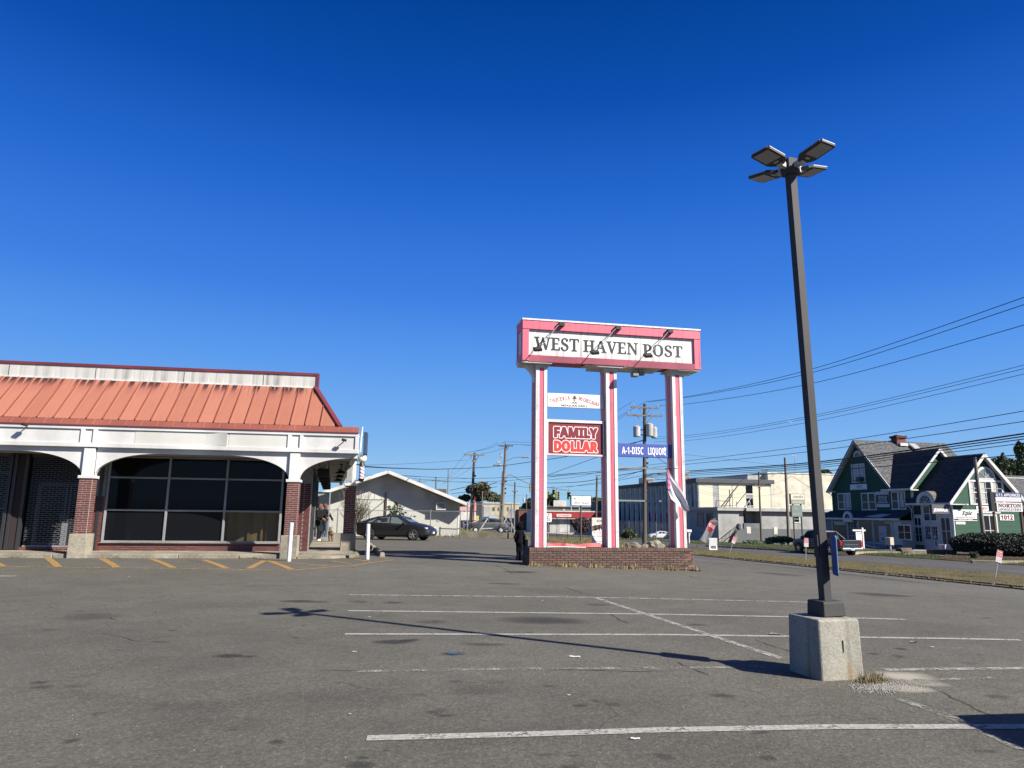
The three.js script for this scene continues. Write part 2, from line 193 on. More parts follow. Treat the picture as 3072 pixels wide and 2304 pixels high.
// oil stains, patches and cracks in the asphalt
{
  const pos = [], col = [], idx = [];
  const blob = (x, z, rx, rz, rot, al, c = [.022, .021, .02]) => {
    const n = 22, base = pos.length / 3, R = 3, ph = rr(0, 99); const put = (a, f, alpha) => { const q = 1 + .45 * (nB(.5 + Math.cos(a) * .11 + ph, .5 + Math.sin(a) * .11) - .5) * 2; const u = Math.cos(a) * rx * f * q, v = Math.sin(a) * rz * f * q; const X = x + u * Math.cos(rot) - v * Math.sin(rot), Z = z + u * Math.sin(rot) + v * Math.cos(rot); pos.push(X, hgt(X, Z) + .0045, Z); col.push(...c, alpha); };
    put(0, 0, al); for (let k = 1; k <= R; k++) for (let i = 0; i < n; i++) put(i / n * 2 * Math.PI, k / R, al * [1, .95, .6, 0][k]);
    for (let i = 0; i < n; i++) { const j = (i + 1) % n; idx.push(base, base + 1 + j, base + 1 + i); for (let k = 0; k < R - 1; k++) { const a = base + 1 + k * n + i, b = base + 1 + k * n + j, e = a + n, f = b + n; idx.push(a, b, f, a, f, e); } }
  };
  const spot = (x, y, w, hh, al, c) => { const a = GT(x - w / 2, y), b = GT(x + w / 2, y), f = GT(x, y - hh / 2), g = GT(x, y + hh / 2); const m = GT(x, y); blob(m.x, m.z, a.distanceTo(b) / 2 * 1.25, f.distanceTo(g) / 2 * 1.25, 0, al, c); };
  for (const s of [[1185, 1926, 120, 14, .72], [1235, 1921, 60, 8, .6], [1460, 1934, 130, 12, .35], [1360, 1962, 70, 12, .5], [1650, 1863, 240, 22, .5], [1300, 1866, 100, 12, .3], [690, 1968, 90, 12, .6], [740, 1970, 60, 8, .4], [890, 1804, 90, 9, .6], [950, 1806, 70, 6, .35], [275, 1852, 160, 18, .22], [1560, 1716, 80, 5, .6], [1520, 1752, 100, 4, .45], [1300, 2138, 60, 12, .35], [1335, 2148, 60, 8, .35], [1740, 2117, 44, 9, .4], [1085, 2296, 80, 26, .45], [1090, 2274, 34, 8, .4], [1250, 2085, 70, 10, .16], [1362, 2045, 50, 9, .28], [1440, 2075, 150, 20, .16], [1650, 2060, 40, 6, .35], [2165, 2088, 70, 10, .4], [2090, 1875, 60, 7, .35], [2700, 1947, 36, 6, .55], [2620, 1962, 30, 6, .4], [2700, 1970, 36, 10, .28], [2990, 2090, 60, 10, .35], [120, 2062, 60, 10, .3], [290, 2142, 40, 9, .3], [215, 2060, 60, 7, .2], [2650, 1785, 110, 7, .5], [2330, 1722, 70, 5, .4], [1080, 1806, 60, 9, .3], [700, 2190, 30, 3, .4], [150, 1890, 60, 6, .2], [480, 1926, 60, 3, .4], [1180, 1808, 60, 6, .4], [1990, 2270, 60, 22, .25], [1720, 2268, 40, 8, .3], [1640, 2266, 60, 8, .3], [1160, 2252, 24, 7, .35], [2960, 2255, 70, 12, .3], [1800, 1815, 70, 4, .5], [1500, 2048, 90, 10, .14], [600, 2120, 300, 40, .10], [1480, 2200, 400, 60, .09]]) spot(...s);
  for (let i = 0; i < 90; i++) { const d = Math.pow(rnd(), 1.6) * 26 + 4.2, x = rr(-.72, .75) * d; blob(x, -d, rr(.03, .12), rr(.03, .09), rr(0, 3), rr(.12, .45)); }
  for (let i = 0; i < 34; i++) { const d = rr(5, 30), x = rr(-.7, .6) * d; blob(x, -d, rr(.5, 1.8), rr(.3, .8), rr(0, 3), rr(.03, .09)); }
  for (let i = 0; i < 22; i++) { const d = rr(5, 28), x = rr(-.7, .6) * d; blob(x, -d, rr(.4, 1.5), rr(.3, .8), rr(0, 3), rr(.04, .10), [.22, .21, .18]); }
  // patch of pale gravel and dust by the lamp's block
  for (const s of [[2700, 2030, 160, 26, .7], [2790, 2052, 120, 20, .45], [2740, 2068, 130, 22, .6]]) spot(...s, [.42, .39, .32]);
  const crack = (a, b, w = .010) => { let p = GT(...a); const q = GT(...b), n = Math.ceil(p.distanceTo(q) / .12); const dir = q.clone().sub(p), base = pos.length / 3; const nx = -dir.z / dir.length(), nz = dir.x / dir.length(); let off = 0; for (let i = 0; i <= n; i++) { off += rr(-.035, .035); const f = i / n, X = p.x + dir.x * f + nx * off, Z = p.z + dir.z * f + nz * off, ww = w * rr(.4, 1.3) * Math.min(1, 4 * f + .2, 4 * (1 - f) + .2); for (const s of [-1, 1]) { const xx = X + nx * ww * s, zz = Z + nz * ww * s; pos.push(xx, hgt(xx, zz) + .005, zz); col.push(.02, .019, .018, .75); } if (i) { const e = base + i * 2; idx.push(e - 2, e - 1, e + 1, e - 2, e + 1, e); } } };
  for (const [a, b, w] of [[[2260, 1920], [2400, 1962]], [[1820, 1840], [1900, 1872]], [[540, 1675], [620, 1702]], [[960, 2014], [1080, 2012]], [[1600, 2010], [2050, 2014], .012], [[2800, 2060], [3000, 2160]], [[150, 1845], [330, 1842]], [[320, 1852], [352, 1862]], [[1690, 1760], [1800, 1790], .012], [[1480, 1695], [1540, 1725], .012], [[2030, 1985], [2130, 2030], .012], [[2200, 2060], [2330, 2090], .008], [[300, 1900], [420, 1925], .008], [[2470, 1745], [3000, 1800], .014], [[2100, 1720], [2400, 1745], .014], [[700, 1760], [1000, 1752], .012]]) crack(a, b, w);
  const wander = (x, z, a, len, w, depth) => { const n = Math.ceil(len / .09), base = pos.length / 3; for (let i = 0; i <= n; i++) { const k = w * rr(.5, 1.3) * (1 - .7 * i / n); for (const s of [-1, 1]) { const X = x - Math.sin(a) * k * s, Z = z + Math.cos(a) * k * s; pos.push(X, hgt(X, Z) + .0048, Z); col.push(.018, .017, .016, .55 * (1 - .5 * i / n)); } if (i) { const e = base + i * 2; idx.push(e - 2, e - 1, e + 1, e - 2, e + 1, e); } a += rr(-.34, .34); x += Math.cos(a) * .09; z += Math.sin(a) * .09; if (depth && rnd() < .045) later.push([x, z, a + (rnd() < .5 ? 1 : -1) * rr(.5, 1.2), len * rr(.25, .55), w * .75, depth - 1]); } };
  const later = []; for (let i = 0; i < 26; i++) { const d = 4.6 + rnd() * 18, x = rr(-.7, .62) * d; later.push([x, -d, rr(0, 6.28), rr(.8, 3.4), rr(.0035, .0075), 2]); } while (later.length) wander(...later.shift());
  const g = new THREE.BufferGeometry(); g.setAttribute('position', new THREE.Float32BufferAttribute(pos, 3)); g.setAttribute('color', new THREE.Float32BufferAttribute(col, 4)); g.setIndex(idx); g.computeVertexNormals(); up(g);
  stuff(raw('oil_stains', g, new THREE.MeshStandardMaterial({ roughness: .9, vertexColors: true, transparent: true }), lot));
}
// small blue puddle
{ const c = GT(1358, 1961); const g = new THREE.CircleGeometry(.06, 20); g.rotateX(-Math.PI / 2); const p = g.attributes.position; for (let i = 1; i < p.count; i++) p.setX(i, p.getX(i) * (1.25 + .3 * Math.sin(i * 2.1))); const o = raw('puddle', g.translate(c.x, c.y + .009, c.z), mt(.05, .05, .05, .02)); struct(o, 'small puddle reflecting blue sky in the car park'); }
// ---------- the shop building on the left ----------
const A9 = 9 * DEG, A11 = 11 * DEG, A12 = 12 * DEG;
const shopAt = V3(-13.06, 0, -22.2);
const shop = thing('shop_building', 'vacant single storey shop with orange metal mansard roof and white arched arcade', 'building', shopAt, A9);
const brickGeos = {}; const brickMatRed = [0, 1, 2, 3].map((i) => mt([.15, .122, .18, .135][i], [.035, .030, .045, .029][i], [.028, .025, .035, .024][i], .85, { map: T.grime })), brickMatBrown = [0, 1, 2, 3, 4].map((i) => mt([.165, .14, .185, .125, .19][i], [.105, .088, .12, .08, .10][i], [.082, .071, .092, .066, .076][i], .9, { map: T.grime }));
function brick(parent, w, h, d, x, y, z, mats, turn = 0) { const k = [w, h, d].map((q) => q.toFixed(3)).join(); const g = brickGeos[k] ||= metreUV(merge(new THREE.BoxGeometry(w, h, d))); const o = new THREE.Mesh(g, mats[Math.floor(rnd() * mats.length)]); o.name = 'brick'; o.position.set(x, y, z); o.rotation.y = turn; o.castShadow = o.receiveShadow = true; parent.add(o); return o; }
const SW = .28; // top of the pavement
const TH = 5.2 * DEG, PV = V3(8.1, 0, -.3); const sided = (o) => { o.rotation.y = TH; o.position.copy(PV.clone().sub(PV.clone().applyAxisAngle(V3(0, 1, 0), TH))); return o; };
function pier(x0, z1, right = true, left = false, yb = .1, side = false) {
  const p = part('brick_pier', shop), w = .38, x1 = x0 + w, z0 = z1 - w;
  obj('concrete_base', rb(x0 - .07, x1 + .07, yb - .2, .87, z0 - .07, z1 + .08, .015), M.concrete, p);
  obj('mortar', bx(x0 + .003, x1 - .003, .87, 2.55, z0 + .003, z1 - .002), mt(.66, .58, .52, .95, { map: T.rough }), p);
  if (side) sided(p);
  const hC = .0672, n = 25;
  for (let i = 0; i < n; i++) {
    const y = .875 + hC * (i + .5), s = i % 2 ? .235 : .125;
    const b = (a0, a1, face) => { const L = a1 - a0 - .014; if (face === 'f') brick(p, L, .050, .03, x0 + (a0 + a1) / 2, y, z1 - .012 + rr(-.001, .001), brickMatRed); else { const xx = face === 'r' ? x1 - .012 : x0 + .012; brick(p, .03, .050, L, xx + rr(-.001, .001), y, z1 - (a0 + a1) / 2, brickMatRed); } };
    b(.002, s, 'f'); b(s, w - .002, 'f');
    if (right) { b(.03, w - s, 'r'); b(w - s, w, 'r'); }
  }
  obj('capital', rb(x0 - .04, x1 + .04, 2.55, 2.64, z0 - .04, z1 + .04, .012), M.white, p);
  obj('white_post', rb(x0 + .03, x1 - .03, 2.64, 3.50, z0 + .03, z1 - .02, .012), M.white, p);
}
pier(-.28, .02); pier(5.92, .02); pier(7.79, -2.5, true, true, .1, true);
pier(-6.5, .02, false);

// arches between the piers
const archCurve = (xa, xb, a, b, top, y0) => { const pts = []; for (let i = 0; i <= 14; i++) { const t = i / 14 * Math.PI / 2; pts.push([xa + (1 - Math.cos(t)) * a * Math.sign(xb - xa), y0 + Math.sin(t) * b]); } return pts; };
const spandrel = (x, dir, a = 1.85, end = 1.9) => poly([...archCurve(x, x + dir, a, .73, 0, 2.64), [x + dir * end, 3.37], [x + dir * end, 3.56], [x, 3.56]], -.26, -.10);
obj('arch', [spandrel(.10, 1), spandrel(5.94, -1), bx(2.0, 4.05, 3.37, 3.56, -.26, -.10)], M.white, shop);
obj('arch', [spandrel(-.28, -1), spandrel(-6.14, 1), bx(-4.24, -2.18, 3.37, 3.56, -.26, -.10)], M.white, shop);
obj('arch', [spandrel(6.28, 1, 1.6, 1.65), bx(7.9, 8.08, 3.37, 3.56, -.26, -.10)], M.white, shop);
sided(obj('side_beam', [bx(7.86, 8.02, 3.3, 3.56, -24, -.26)], M.whiteDirty, shop)); sided(obj('side_post', [rb(7.82, 8.02, 2.64, 3.5, -2.86, -2.52, .01)], M.white, shop));
obj('soffit', bx(-8, 8.0, 3.40, 3.46, -1.9, -.27), M.grey, shop); sided(obj('soffit', bx(6.0, 8.02, 3.465, 3.52, -24, -1.7), M.grey, shop));
// fascia with recessed panels
const fx = [[-8, -6.6], [-6.02, -.39], [-.27, -.03], [.10, 5.85], [5.97, 6.23], [6.34, 8.0]];
const fascia = part('fascia', shop);
obj('fascia_board', [bx(-8, 8.1, 3.55, 4.18, -.34, -.012)], M.white, fascia);
obj('fascia_rail', [bx(-8, 8.1, 4.085, 4.185, -.012, .04)], M.white, fascia); obj('fascia_rail', [rb(-8, 8.12, 3.52, 3.652, -.30, .04, .01)], M.white, fascia);
for (let i = 0; i < fx.length; i++) { const a = fx[i][1], b = i < fx.length - 1 ? fx[i + 1][0] : 8.1; if (b - a > .02) obj('fascia_stile', bx(a, b, 3.652, 4.085, -.012, .035), M.white, fascia); }
const sheetStain = mt(.72, .71, .67, .6, { map: tex(512, (u, v) => { const st = Math.pow(nB(u * 1, v * .02 + .4), 2); const s = .86 + .13 * nA(u, v) - .20 * st * sst(v, .2, .95); return [s, s, s * .985]; }, 3) });
obj('fascia_sheet', [bx(1.2, 3.98, 3.655, 4.08, -.012, -.002)], sheetStain, fascia);
obj('fascia_sheet', [sheet((u, v) => [3.35 + .63 * u, 3.66 + .41 * v, .002 + .10 * u * u * (.6 + .4 * v)], 8, 4)], sheetStain, fascia);
obj('fascia_sheet', [bx(4.02, 5.82, 3.655, 4.08, -.012, -.003)], sheetStain, fascia);
sided(obj('side_fascia', [bx(8.0, 8.1, 3.52, 4.18, -24, -.34)], M.white, fascia));
obj('gutter_skirt', polyX([[.06, 4.2], [.08, 4.19], [-.13, 4.41], [-.15, 4.40]], -8, 8.1), M.salmonDark, fascia);
for (let x = -7.6; x < 8; x += .47) obj('skirt_rib', [beam([x, 4.215, .04], [x, 4.42, -.16], .03, .04)], M.salmon, fascia);
obj('skirt_edge', [bx(-8, 8.1, 4.185, 4.215, -.1, .075)], M.maroon, fascia);
// mansard of standing seam panels
const roof = part('mansard_roof', shop), y0 = 4.42, z0r = -.15, y1 = 5.94, z1r = -1.72, slopeL = Math.hypot(y1 - y0, z1r - z0r), tilt = Math.atan2(z0r - z1r, y1 - y0);
const panelMats = [0, 1, 2, 3, 4, 5].map((s) => mt(.43 * (.94 + .025 * s), .168 * (.92 + .035 * s), .106 * (.92 + .04 * s), .5, { map: (() => { const t = tex(256, (u, v) => { const top = sst(v, .55, 1.0), so = sst(nB(u * .7 + s * .3, v * .18 + s * .2), .42, .62) * top; const k = .93 + .07 * nA(u, v + s * .3) - .55 * so * sst(v, .75, 1) - .10 * so; return [k, k * (1 - .05 * so), k]; }, 1); t.wrapS = t.wrapT = THREE.ClampToEdgeWrapping; return t; })() }));
const rakeX = (y) => 7.45 + (6.42 - 7.45) * (y - y0) / (y1 - y0);
const pw = .478; const pGeo = sheet((u, v) => [(u - .5) * (pw - .016), y0 + (y1 - y0) * v, z0r + (z1r - z0r) * v, u, v], 1, 6), seamGeo = metreUV(merge(beam([0, y0 + .015, z0r + .02], [0, y1, z1r + .02], .022, .05)));
for (let k = 0; k < 36; k++) {
  const x = 7.30 - pw * (k + .5); if (x < -8) break;
  if (x + pw / 2 > 6.42) { // cut by the rake
    const a = x - pw / 2, b = x + pw / 2; const yt = (X) => Math.min(y1, y0 + (y1 - y0) * (7.45 - X) / (7.45 - 6.42)); const ya = yt(a), yb = yt(b), zz = (y) => z0r + (z1r - z0r) * (y - y0) / (y1 - y0);
    const g = sheet((u, v) => { const X = a + .008 + (b - a - .016) * u, Y = y0 + (yt(X) - y0) * v; return [X, Y, zz(Y), u, (Y - y0) / (y1 - y0)]; }, 4, 6); raw('roof_panel', g, panelMats[k % 3], roof);
    if (ya < y1) obj('roof_seam', [beam([a, y0 + .015, z0r + .02], [a, ya, zz(ya) + .02], .022, .05)], M.salmonDark, roof); else { const s = raw('roof_seam', seamGeo, M.salmonDark, roof); s.position.x = a; }
    continue;
  }
  const o = raw('roof_panel', pGeo, panelMats[Math.floor(rnd() * 6)], roof); o.position.x = x;
  const s = raw('roof_seam', seamGeo, M.salmonDark, roof); s.position.x = x - pw / 2;
}
obj('roof_backing', [sheet((u, v) => { const Y = y0 + (y1 - y0) * v; return [-8 + (rakeX(Y) + 8) * u, Y - .03, z0r + (z1r - z0r) * v - .03]; }, 1, 1), sheet((u, v) => { const Y = y0 + (y1 - y0) * v, zz = (z0r + (z1r - z0r) * v) * (1 - u) - 22 * u; return [rakeX(Y) + (zz + .3) * Math.tan(TH) * u, Y, zz]; }, 1, 1)], M.salmonDark, roof);
obj('rake_cap', [beam([6.42, 5.97, -1.70], [7.47, 4.42, -.13], .16, .07)], M.maroon, roof);
const bandTex = tex(1024, (u, v) => { const st = sst(nB(u * 8 + .2, .3 + v * .02), .36, .60), dr = sst(nC(u * 4, .1 + v * .004), .60, .72), m = nA(u * 4, v * .3), big = sst(nA(u + .3, .7), .4, .62); const s = .88 - .34 * st * (.4 + .6 * m) * (.35 + .65 * big) + .14 * dr * (1 - v * .3); return [s, s, s * .985]; }, 1); bandTex.repeat.set(.1, 2.2);
obj('white_band', [bx(-8, 6.44, 5.90, 6.40, -2.0, -1.78)], mt(.74, .73, .70, .7, { map: bandTex }), roof);
obj('band_trim', [bx(-8, 6.44, 5.92, 5.985, -1.79, -1.74)], M.white, roof);
for (const x of [-3.6, -.9, 1.95, 4.6]) obj('band_joint', bx(x, x + .02, 5.99, 6.35, -1.79, -1.772), M.greyDark, roof);
obj('roof_cap', [bx(-8, 6.50, 6.40, 6.49, -2.05, -1.74), bx(6.42, 6.5, 5.9, 6.40, -2.05, -1.745)], M.maroon, roof);
sided(obj('side_parapet', [polyX([[-.9, 4.18], [-.9, 4.40], [-6, 5.0], [-6, 4.18]], 7.98, 8.06)], M.white, roof));
obj('roof_deck', [bx(-8, 4.2, 5.75, 5.85, -22, -2)], M.grey, roof);
// body of the building, storefront and entrance
const brickSkin = tex(512, (u, v) => { const row = Math.floor(v * 15), f = v * 15 - row, e = (u * 4 + (row % 2) * .5) % 1, m = f < .14 || e < .04; const t = .7 + .3 * nB(u, v); return m ? [.62, .56, .50] : [.50 * t, .22 * t, .18 * t]; }, 1);
const wallMat = mt(.9, .9, .9, .9, { map: brickSkin });
obj('wall', [bx(-8, -.6, .05, .38, -1.95, -1.78), bx(-3.15, -2.9, .1, 3.4, -2.1, -1.80)], wallMat, shop);
obj('back_wall', [bx(-8, 4.3, 0, 5.75, -22, -4.2), bx(-8, 6.1, 3.3, 5.75, -4.2, -1.86)], M.greyDark, shop);
obj('floor_slab', [bx(-8, 6.1, .05, .34, -4.2, -1.84)], M.darkConcrete, shop);
{ // knee wall of bricks under the shop window
  const g = []; for (let i = 0; i < 4; i++) for (let x = -.42; x < 5.56; x += .2) { const w = Math.min(.19, 5.56 - x); if (w > .05) g.push(bx(x + (i % 2) * .0, x + w, .30 + i * .066, .30 + i * .066 + .050, -1.80, -1.745 + rr(0, .006))); }
  obj('wall', [bx(-.45, 5.58, .1, .55, -1.9, -1.752)], M.mortar, shop); stuff(obj('knee_wall_bricks', g, brickMatRed[2], shop));
  const h = []; for (let i = 0; i < 34; i++) for (const [xa, xb] of [[5.86, 6.05], [6.06, 6.25], [6.26, 6.48]]) h.push(bx(xa + (i % 2) * .03, xb - .006, .30 + i * .0672, .30 + i * .0672 + .054, -1.8, -1.745 + rr(0, .006)));
  obj('wall', [bx(5.84, 6.5, .1, 3.4, -1.95, -1.752)], M.mortar, shop); stuff(obj('corner_bricks', h, brickMatRed[3], shop));
  const c = []; for (let i = 0; i < 26; i++) for (const [xa, xb] of [[-.62, -.36], [-.35, -.16]]) c.push(bx(xa, xb, .30 + i * .0672, .30 + i * .0672 + .054, -1.8, -1.745 + rr(0, .006)));
  stuff(obj('corner_bricks', c, brickMatRed[0], shop)); obj('wall', [bx(-.66, -.14, .1, 3.4, -1.95, -1.752)], M.mortar, shop);
}
const win = part('shop_window', shop);
{
  const xs = [-.07, 1.82, 3.68, 5.52], ys = [.58, 1.60, 2.67, 3.36];
  for (const x of xs) obj('window_frame', rb(x - .035, x + .035, .55, 3.38, -1.80, -1.70, .006), M.alu, win);
  for (let i = 0; i < 3; i++) for (const y of ys) obj('window_frame', rb(xs[i] + .036, xs[i + 1] - .036, y - .028, y + .028, -1.79, -1.705, .006), M.alu, win);
  obj('window_sill', rb(-.12, 5.57, .53, .55, -1.80, -1.66, .004), M.concrete, win);
  for (let i = 0; i < 3; i++) for (let j = 0; j < 3; j++) obj('pane', bx(xs[i] + .03, xs[i + 1] - .03, ys[j] + .02, ys[j + 1] - .02, -1.765, -1.757), i === 2 && j === 0 ? M.glass : M.glassDark, win);
  const bd = part('boarding', shop);
  obj('plywood_sheet', [bx(3.7, 5.5, .55, 1.62, -2.30, -2.28)], M.plywood, bd);
  for (const x of [3.98, 4.42, 4.86, 5.26]) obj('wood_stud', rb(x - .04, x + .04, .55, 1.62, -2.27, -2.18, .004), mt(.48, .27, .12, .8, { map: again(T.wood, .6) }), bd);
  obj('inner_box', [bx(3.68, 3.7, .5, 1.66, -2.4, -1.85), bx(3.68, 5.52, 1.62, 1.66, -2.4, -1.85), bx(5.5, 5.52, .5, 1.66, -2.4, -1.85)], M.black, bd);
}
// left entrance behind a roll-down grille
M.grilleM = mt(.17, .17, .18, .5, { metalness: .2 });
{
  const en = part('shop_entrance', shop);
  obj('dark_interior', [bx(-8, -.66, .33, 3.4, -4.1, -4.0)], M.black, en);
  for (const [x0, x1] of [[-2.30, -2.18], [-1.45, -1.36], [-1.32, -1.24], [-.74, -.66]]) obj('door_frame', rb(x0, x1, .34, 2.44, -2.02, -1.94, .005), M.frameDark, en);
  obj('door_frame', rb(-2.3, -.66, 2.36, 2.46, -2.02, -1.94, .005), M.frameDark, en); obj('door_frame', [bx(-2.18, -1.45, .34, .52, -2.0, -1.96), bx(-1.24, -.74, .34, .52, -2.0, -1.96)], M.frameDark, en);
  obj('door_pull', rb(-1.44, -1.25, .42, 1.15, -1.93, -1.90, .01), M.alu, en);
  obj('lock_box', bx(-1.52, -1.22, 1.22, 1.44, -1.93, -1.89), M.frameDark, en);
  obj('door_glass', [bx(-2.18, -1.45, .52, 2.36, -1.985, -1.975), bx(-1.24, -.74, .52, 2.36, -1.985, -1.975)], M.glassDark, en);
  const gr = (x0, x1, y0, y1, z) => { const g = []; let r = 0; for (let y = y0; y < y1; y += .068, r++) { g.push(bx(x0, x1, y - .006, y + .006, z - .005, z + .005)); for (let x = x0 + (r % 2) * .11 + .05; x < x1; x += .22) g.push(bx(x - .005, x + .005, y + .006, Math.min(y1, y + .062), z - .003, z + .003)); } return g; };
  stuff(obj('security_grille', gr(-2.50, -.68, .44, 3.38, -1.84), M.grilleM, en));
  stuff(obj('security_grille', gr(-7.8, -3.05, .55, 3.38, -1.84), M.grilleM, en));
  obj('grille_rail', [bx(-2.5, -.68, .36, .43, -1.87, -1.82)], M.alu, en); obj('grille_rail', [bx(-7.8, -3.05, .40, .54, -1.87, -1.80)], M.alu, en);
  for (const x of [-2.62, -2.95, -.30, -3.1]) obj('grille_guide', rb(x - .05, x + .05, .30, 3.38, -1.86, -1.72, .008), M.frameDark, en);
  obj('dark_column', rb(-2.90, -2.60, .3, 3.4, -1.9, -1.76, .01), mt(.03, .018, .018, .9), en);
  for (const y of [1.62, 2.75]) obj('window_rail', bx(-7.8, -3.1, y - .04, y + .04, -1.98, -1.90), M.frameDark, en);
  obj('window_glass', [bx(-7.8, -3.15, .4, 3.4, -1.97, -1.96)], M.glassDark, en);
  obj('paper_notice', bx(-3.7, -3.15, .60, .66, -1.935, -1.93), M.white, en);
}
// shops along the side walk
{
  const s = sided(part('side_storefront', shop));
  obj('side_wall', [bx(6.38, 6.5, 0.1, 3.42, -22, -1.95)], M.frameDark, s);
  for (let z = -2.4; z > -20; z -= 1.55) { obj('pilaster', rb(6.5, 6.62, SW, 3.3, z - .1, z + .1, .008), M.frameDark, s); obj('stall_riser', bx(6.5, 6.56, SW, .62, z - 1.4, z - .12), M.greyDark, s); obj('side_pane', bx(6.505, 6.515, .64, 2.9, z - 1.42, z - .12), M.glassDark, s); }
  obj('roller_shutter', [...Array(22)].map((_, i) => rb(6.56, 6.60, .45 + i * .055, .50 + i * .055, -3.75, -2.5, .01)), M.cream, s);
  obj('sign_band', [bx(6.5, 6.58, 2.95, 3.38, -20, -2.2)], M.greyDark, s);
  obj('open_glass_door', [bx(6.6, 7.3, .32, 2.5, -12.02, -11.98)].concat([]), M.glass, s); obj('door_rim', [bx(6.58, 6.64, .32, 2.55, -12.04, -11.96), bx(7.26, 7.32, .32, 2.55, -12.04, -11.96), bx(6.64, 7.26, 2.47, 2.55, -12.04, -11.96), bx(6.64, 7.26, .32, .42, -12.04, -11.96)], M.alu, s);
  for (let i = 0; i < 5; i++) obj('wall_bracket', beam([6.55, 3.05, -4 - i * 2.4], [7.05, 3.32, -4 - i * 2.4], .05, .05), M.grey, s);
}
const sloc = (x, y, z) => { const p = V3(x, y, z).sub(PV).applyAxisAngle(V3(0, 1, 0), TH).add(PV); return local(shop, p.x, p.y, p.z); };
function local(o, x, y, z) { return V3(x, y, z).applyAxisAngle(V3(0, 1, 0), o.rotation.y).add(o.position); }
// pavement round the shop, kerb slab by slab
{
  const pv = new THREE.Group(); pv.name = 'pavement'; scene.add(pv); pv.position.copy(shopAt); pv.rotation.y = A9; struct(pv, 'concrete pavement round the shop');
  const slab = mt(.50, .45, .355, .93, { map: T.concrete, bumpMap: T.rough, bumpScale: .004 });
  for (let x = -8; x < 6.4; x += 1.8) { const x1 = Math.min(6.4, x + 1.79); obj('paving_slab', rb(x, x1, .02, SW + rr(-.004, .004), -1.78, -.17, .008), slab, pv); obj('kerb_stone', rb(x + .01, x1 + .0, 0, SW - .01 + rr(-.006, .003), -.165, -.01 + rr(-.015, .015), .02), M.concrete, pv); }
  for (let k = 0; k < 12; k++) sided(obj('paving_slab', rb(6.2, 8.15, .0, SW + rr(-.004, .004), -1.15 - k * 1.9 - 1.89, -1.15 - k * 1.9, .008), slab, pv));
  obj('paving_slab', [poly([[6.405, .99], [8.15, .99], [8.05, .35], [7.5, .02], [6.405, -.12]], 0, SW - .04).rotateX(-Math.PI / 2)], slab, pv);
  for (const q of pv.children) if (q.name === 'paving_slab') q.castShadow = true;
  for (let k = 0; k < 10; k++) sided(obj('kerb_stone', rb(8.16, 8.32, -.05, SW - .02 + rr(-.02, .01), -.9 - k * 2 - 1.98, -.9 - k * 2, .03), mt(.50, .43, .27, .9, { map: T.concrete }), pv));
}
// security floods on the fascia
function spotLight(x, y, label) { const t = thing('wall_floodlight', label, 'floodlight', local(shop, x, y, -.01), A9, 'floodlights on the shop fascia'); obj('bracket', [rod([0, 0, 0], [.02, .03, .22], .018)], M.darkMetal, t); obj('lamp_head', [rb(-.05, .11, -.0, .08, .2, .34, .02).rotateZ(-.2)], M.darkMetal, t); }
spotLight(7.62, 3.90, 'small dark floodlight on the white fascia near the corner of the shop');
spotLight(-1.95, 4.10, 'broken dark floodlight on the white fascia at the left picture edge');
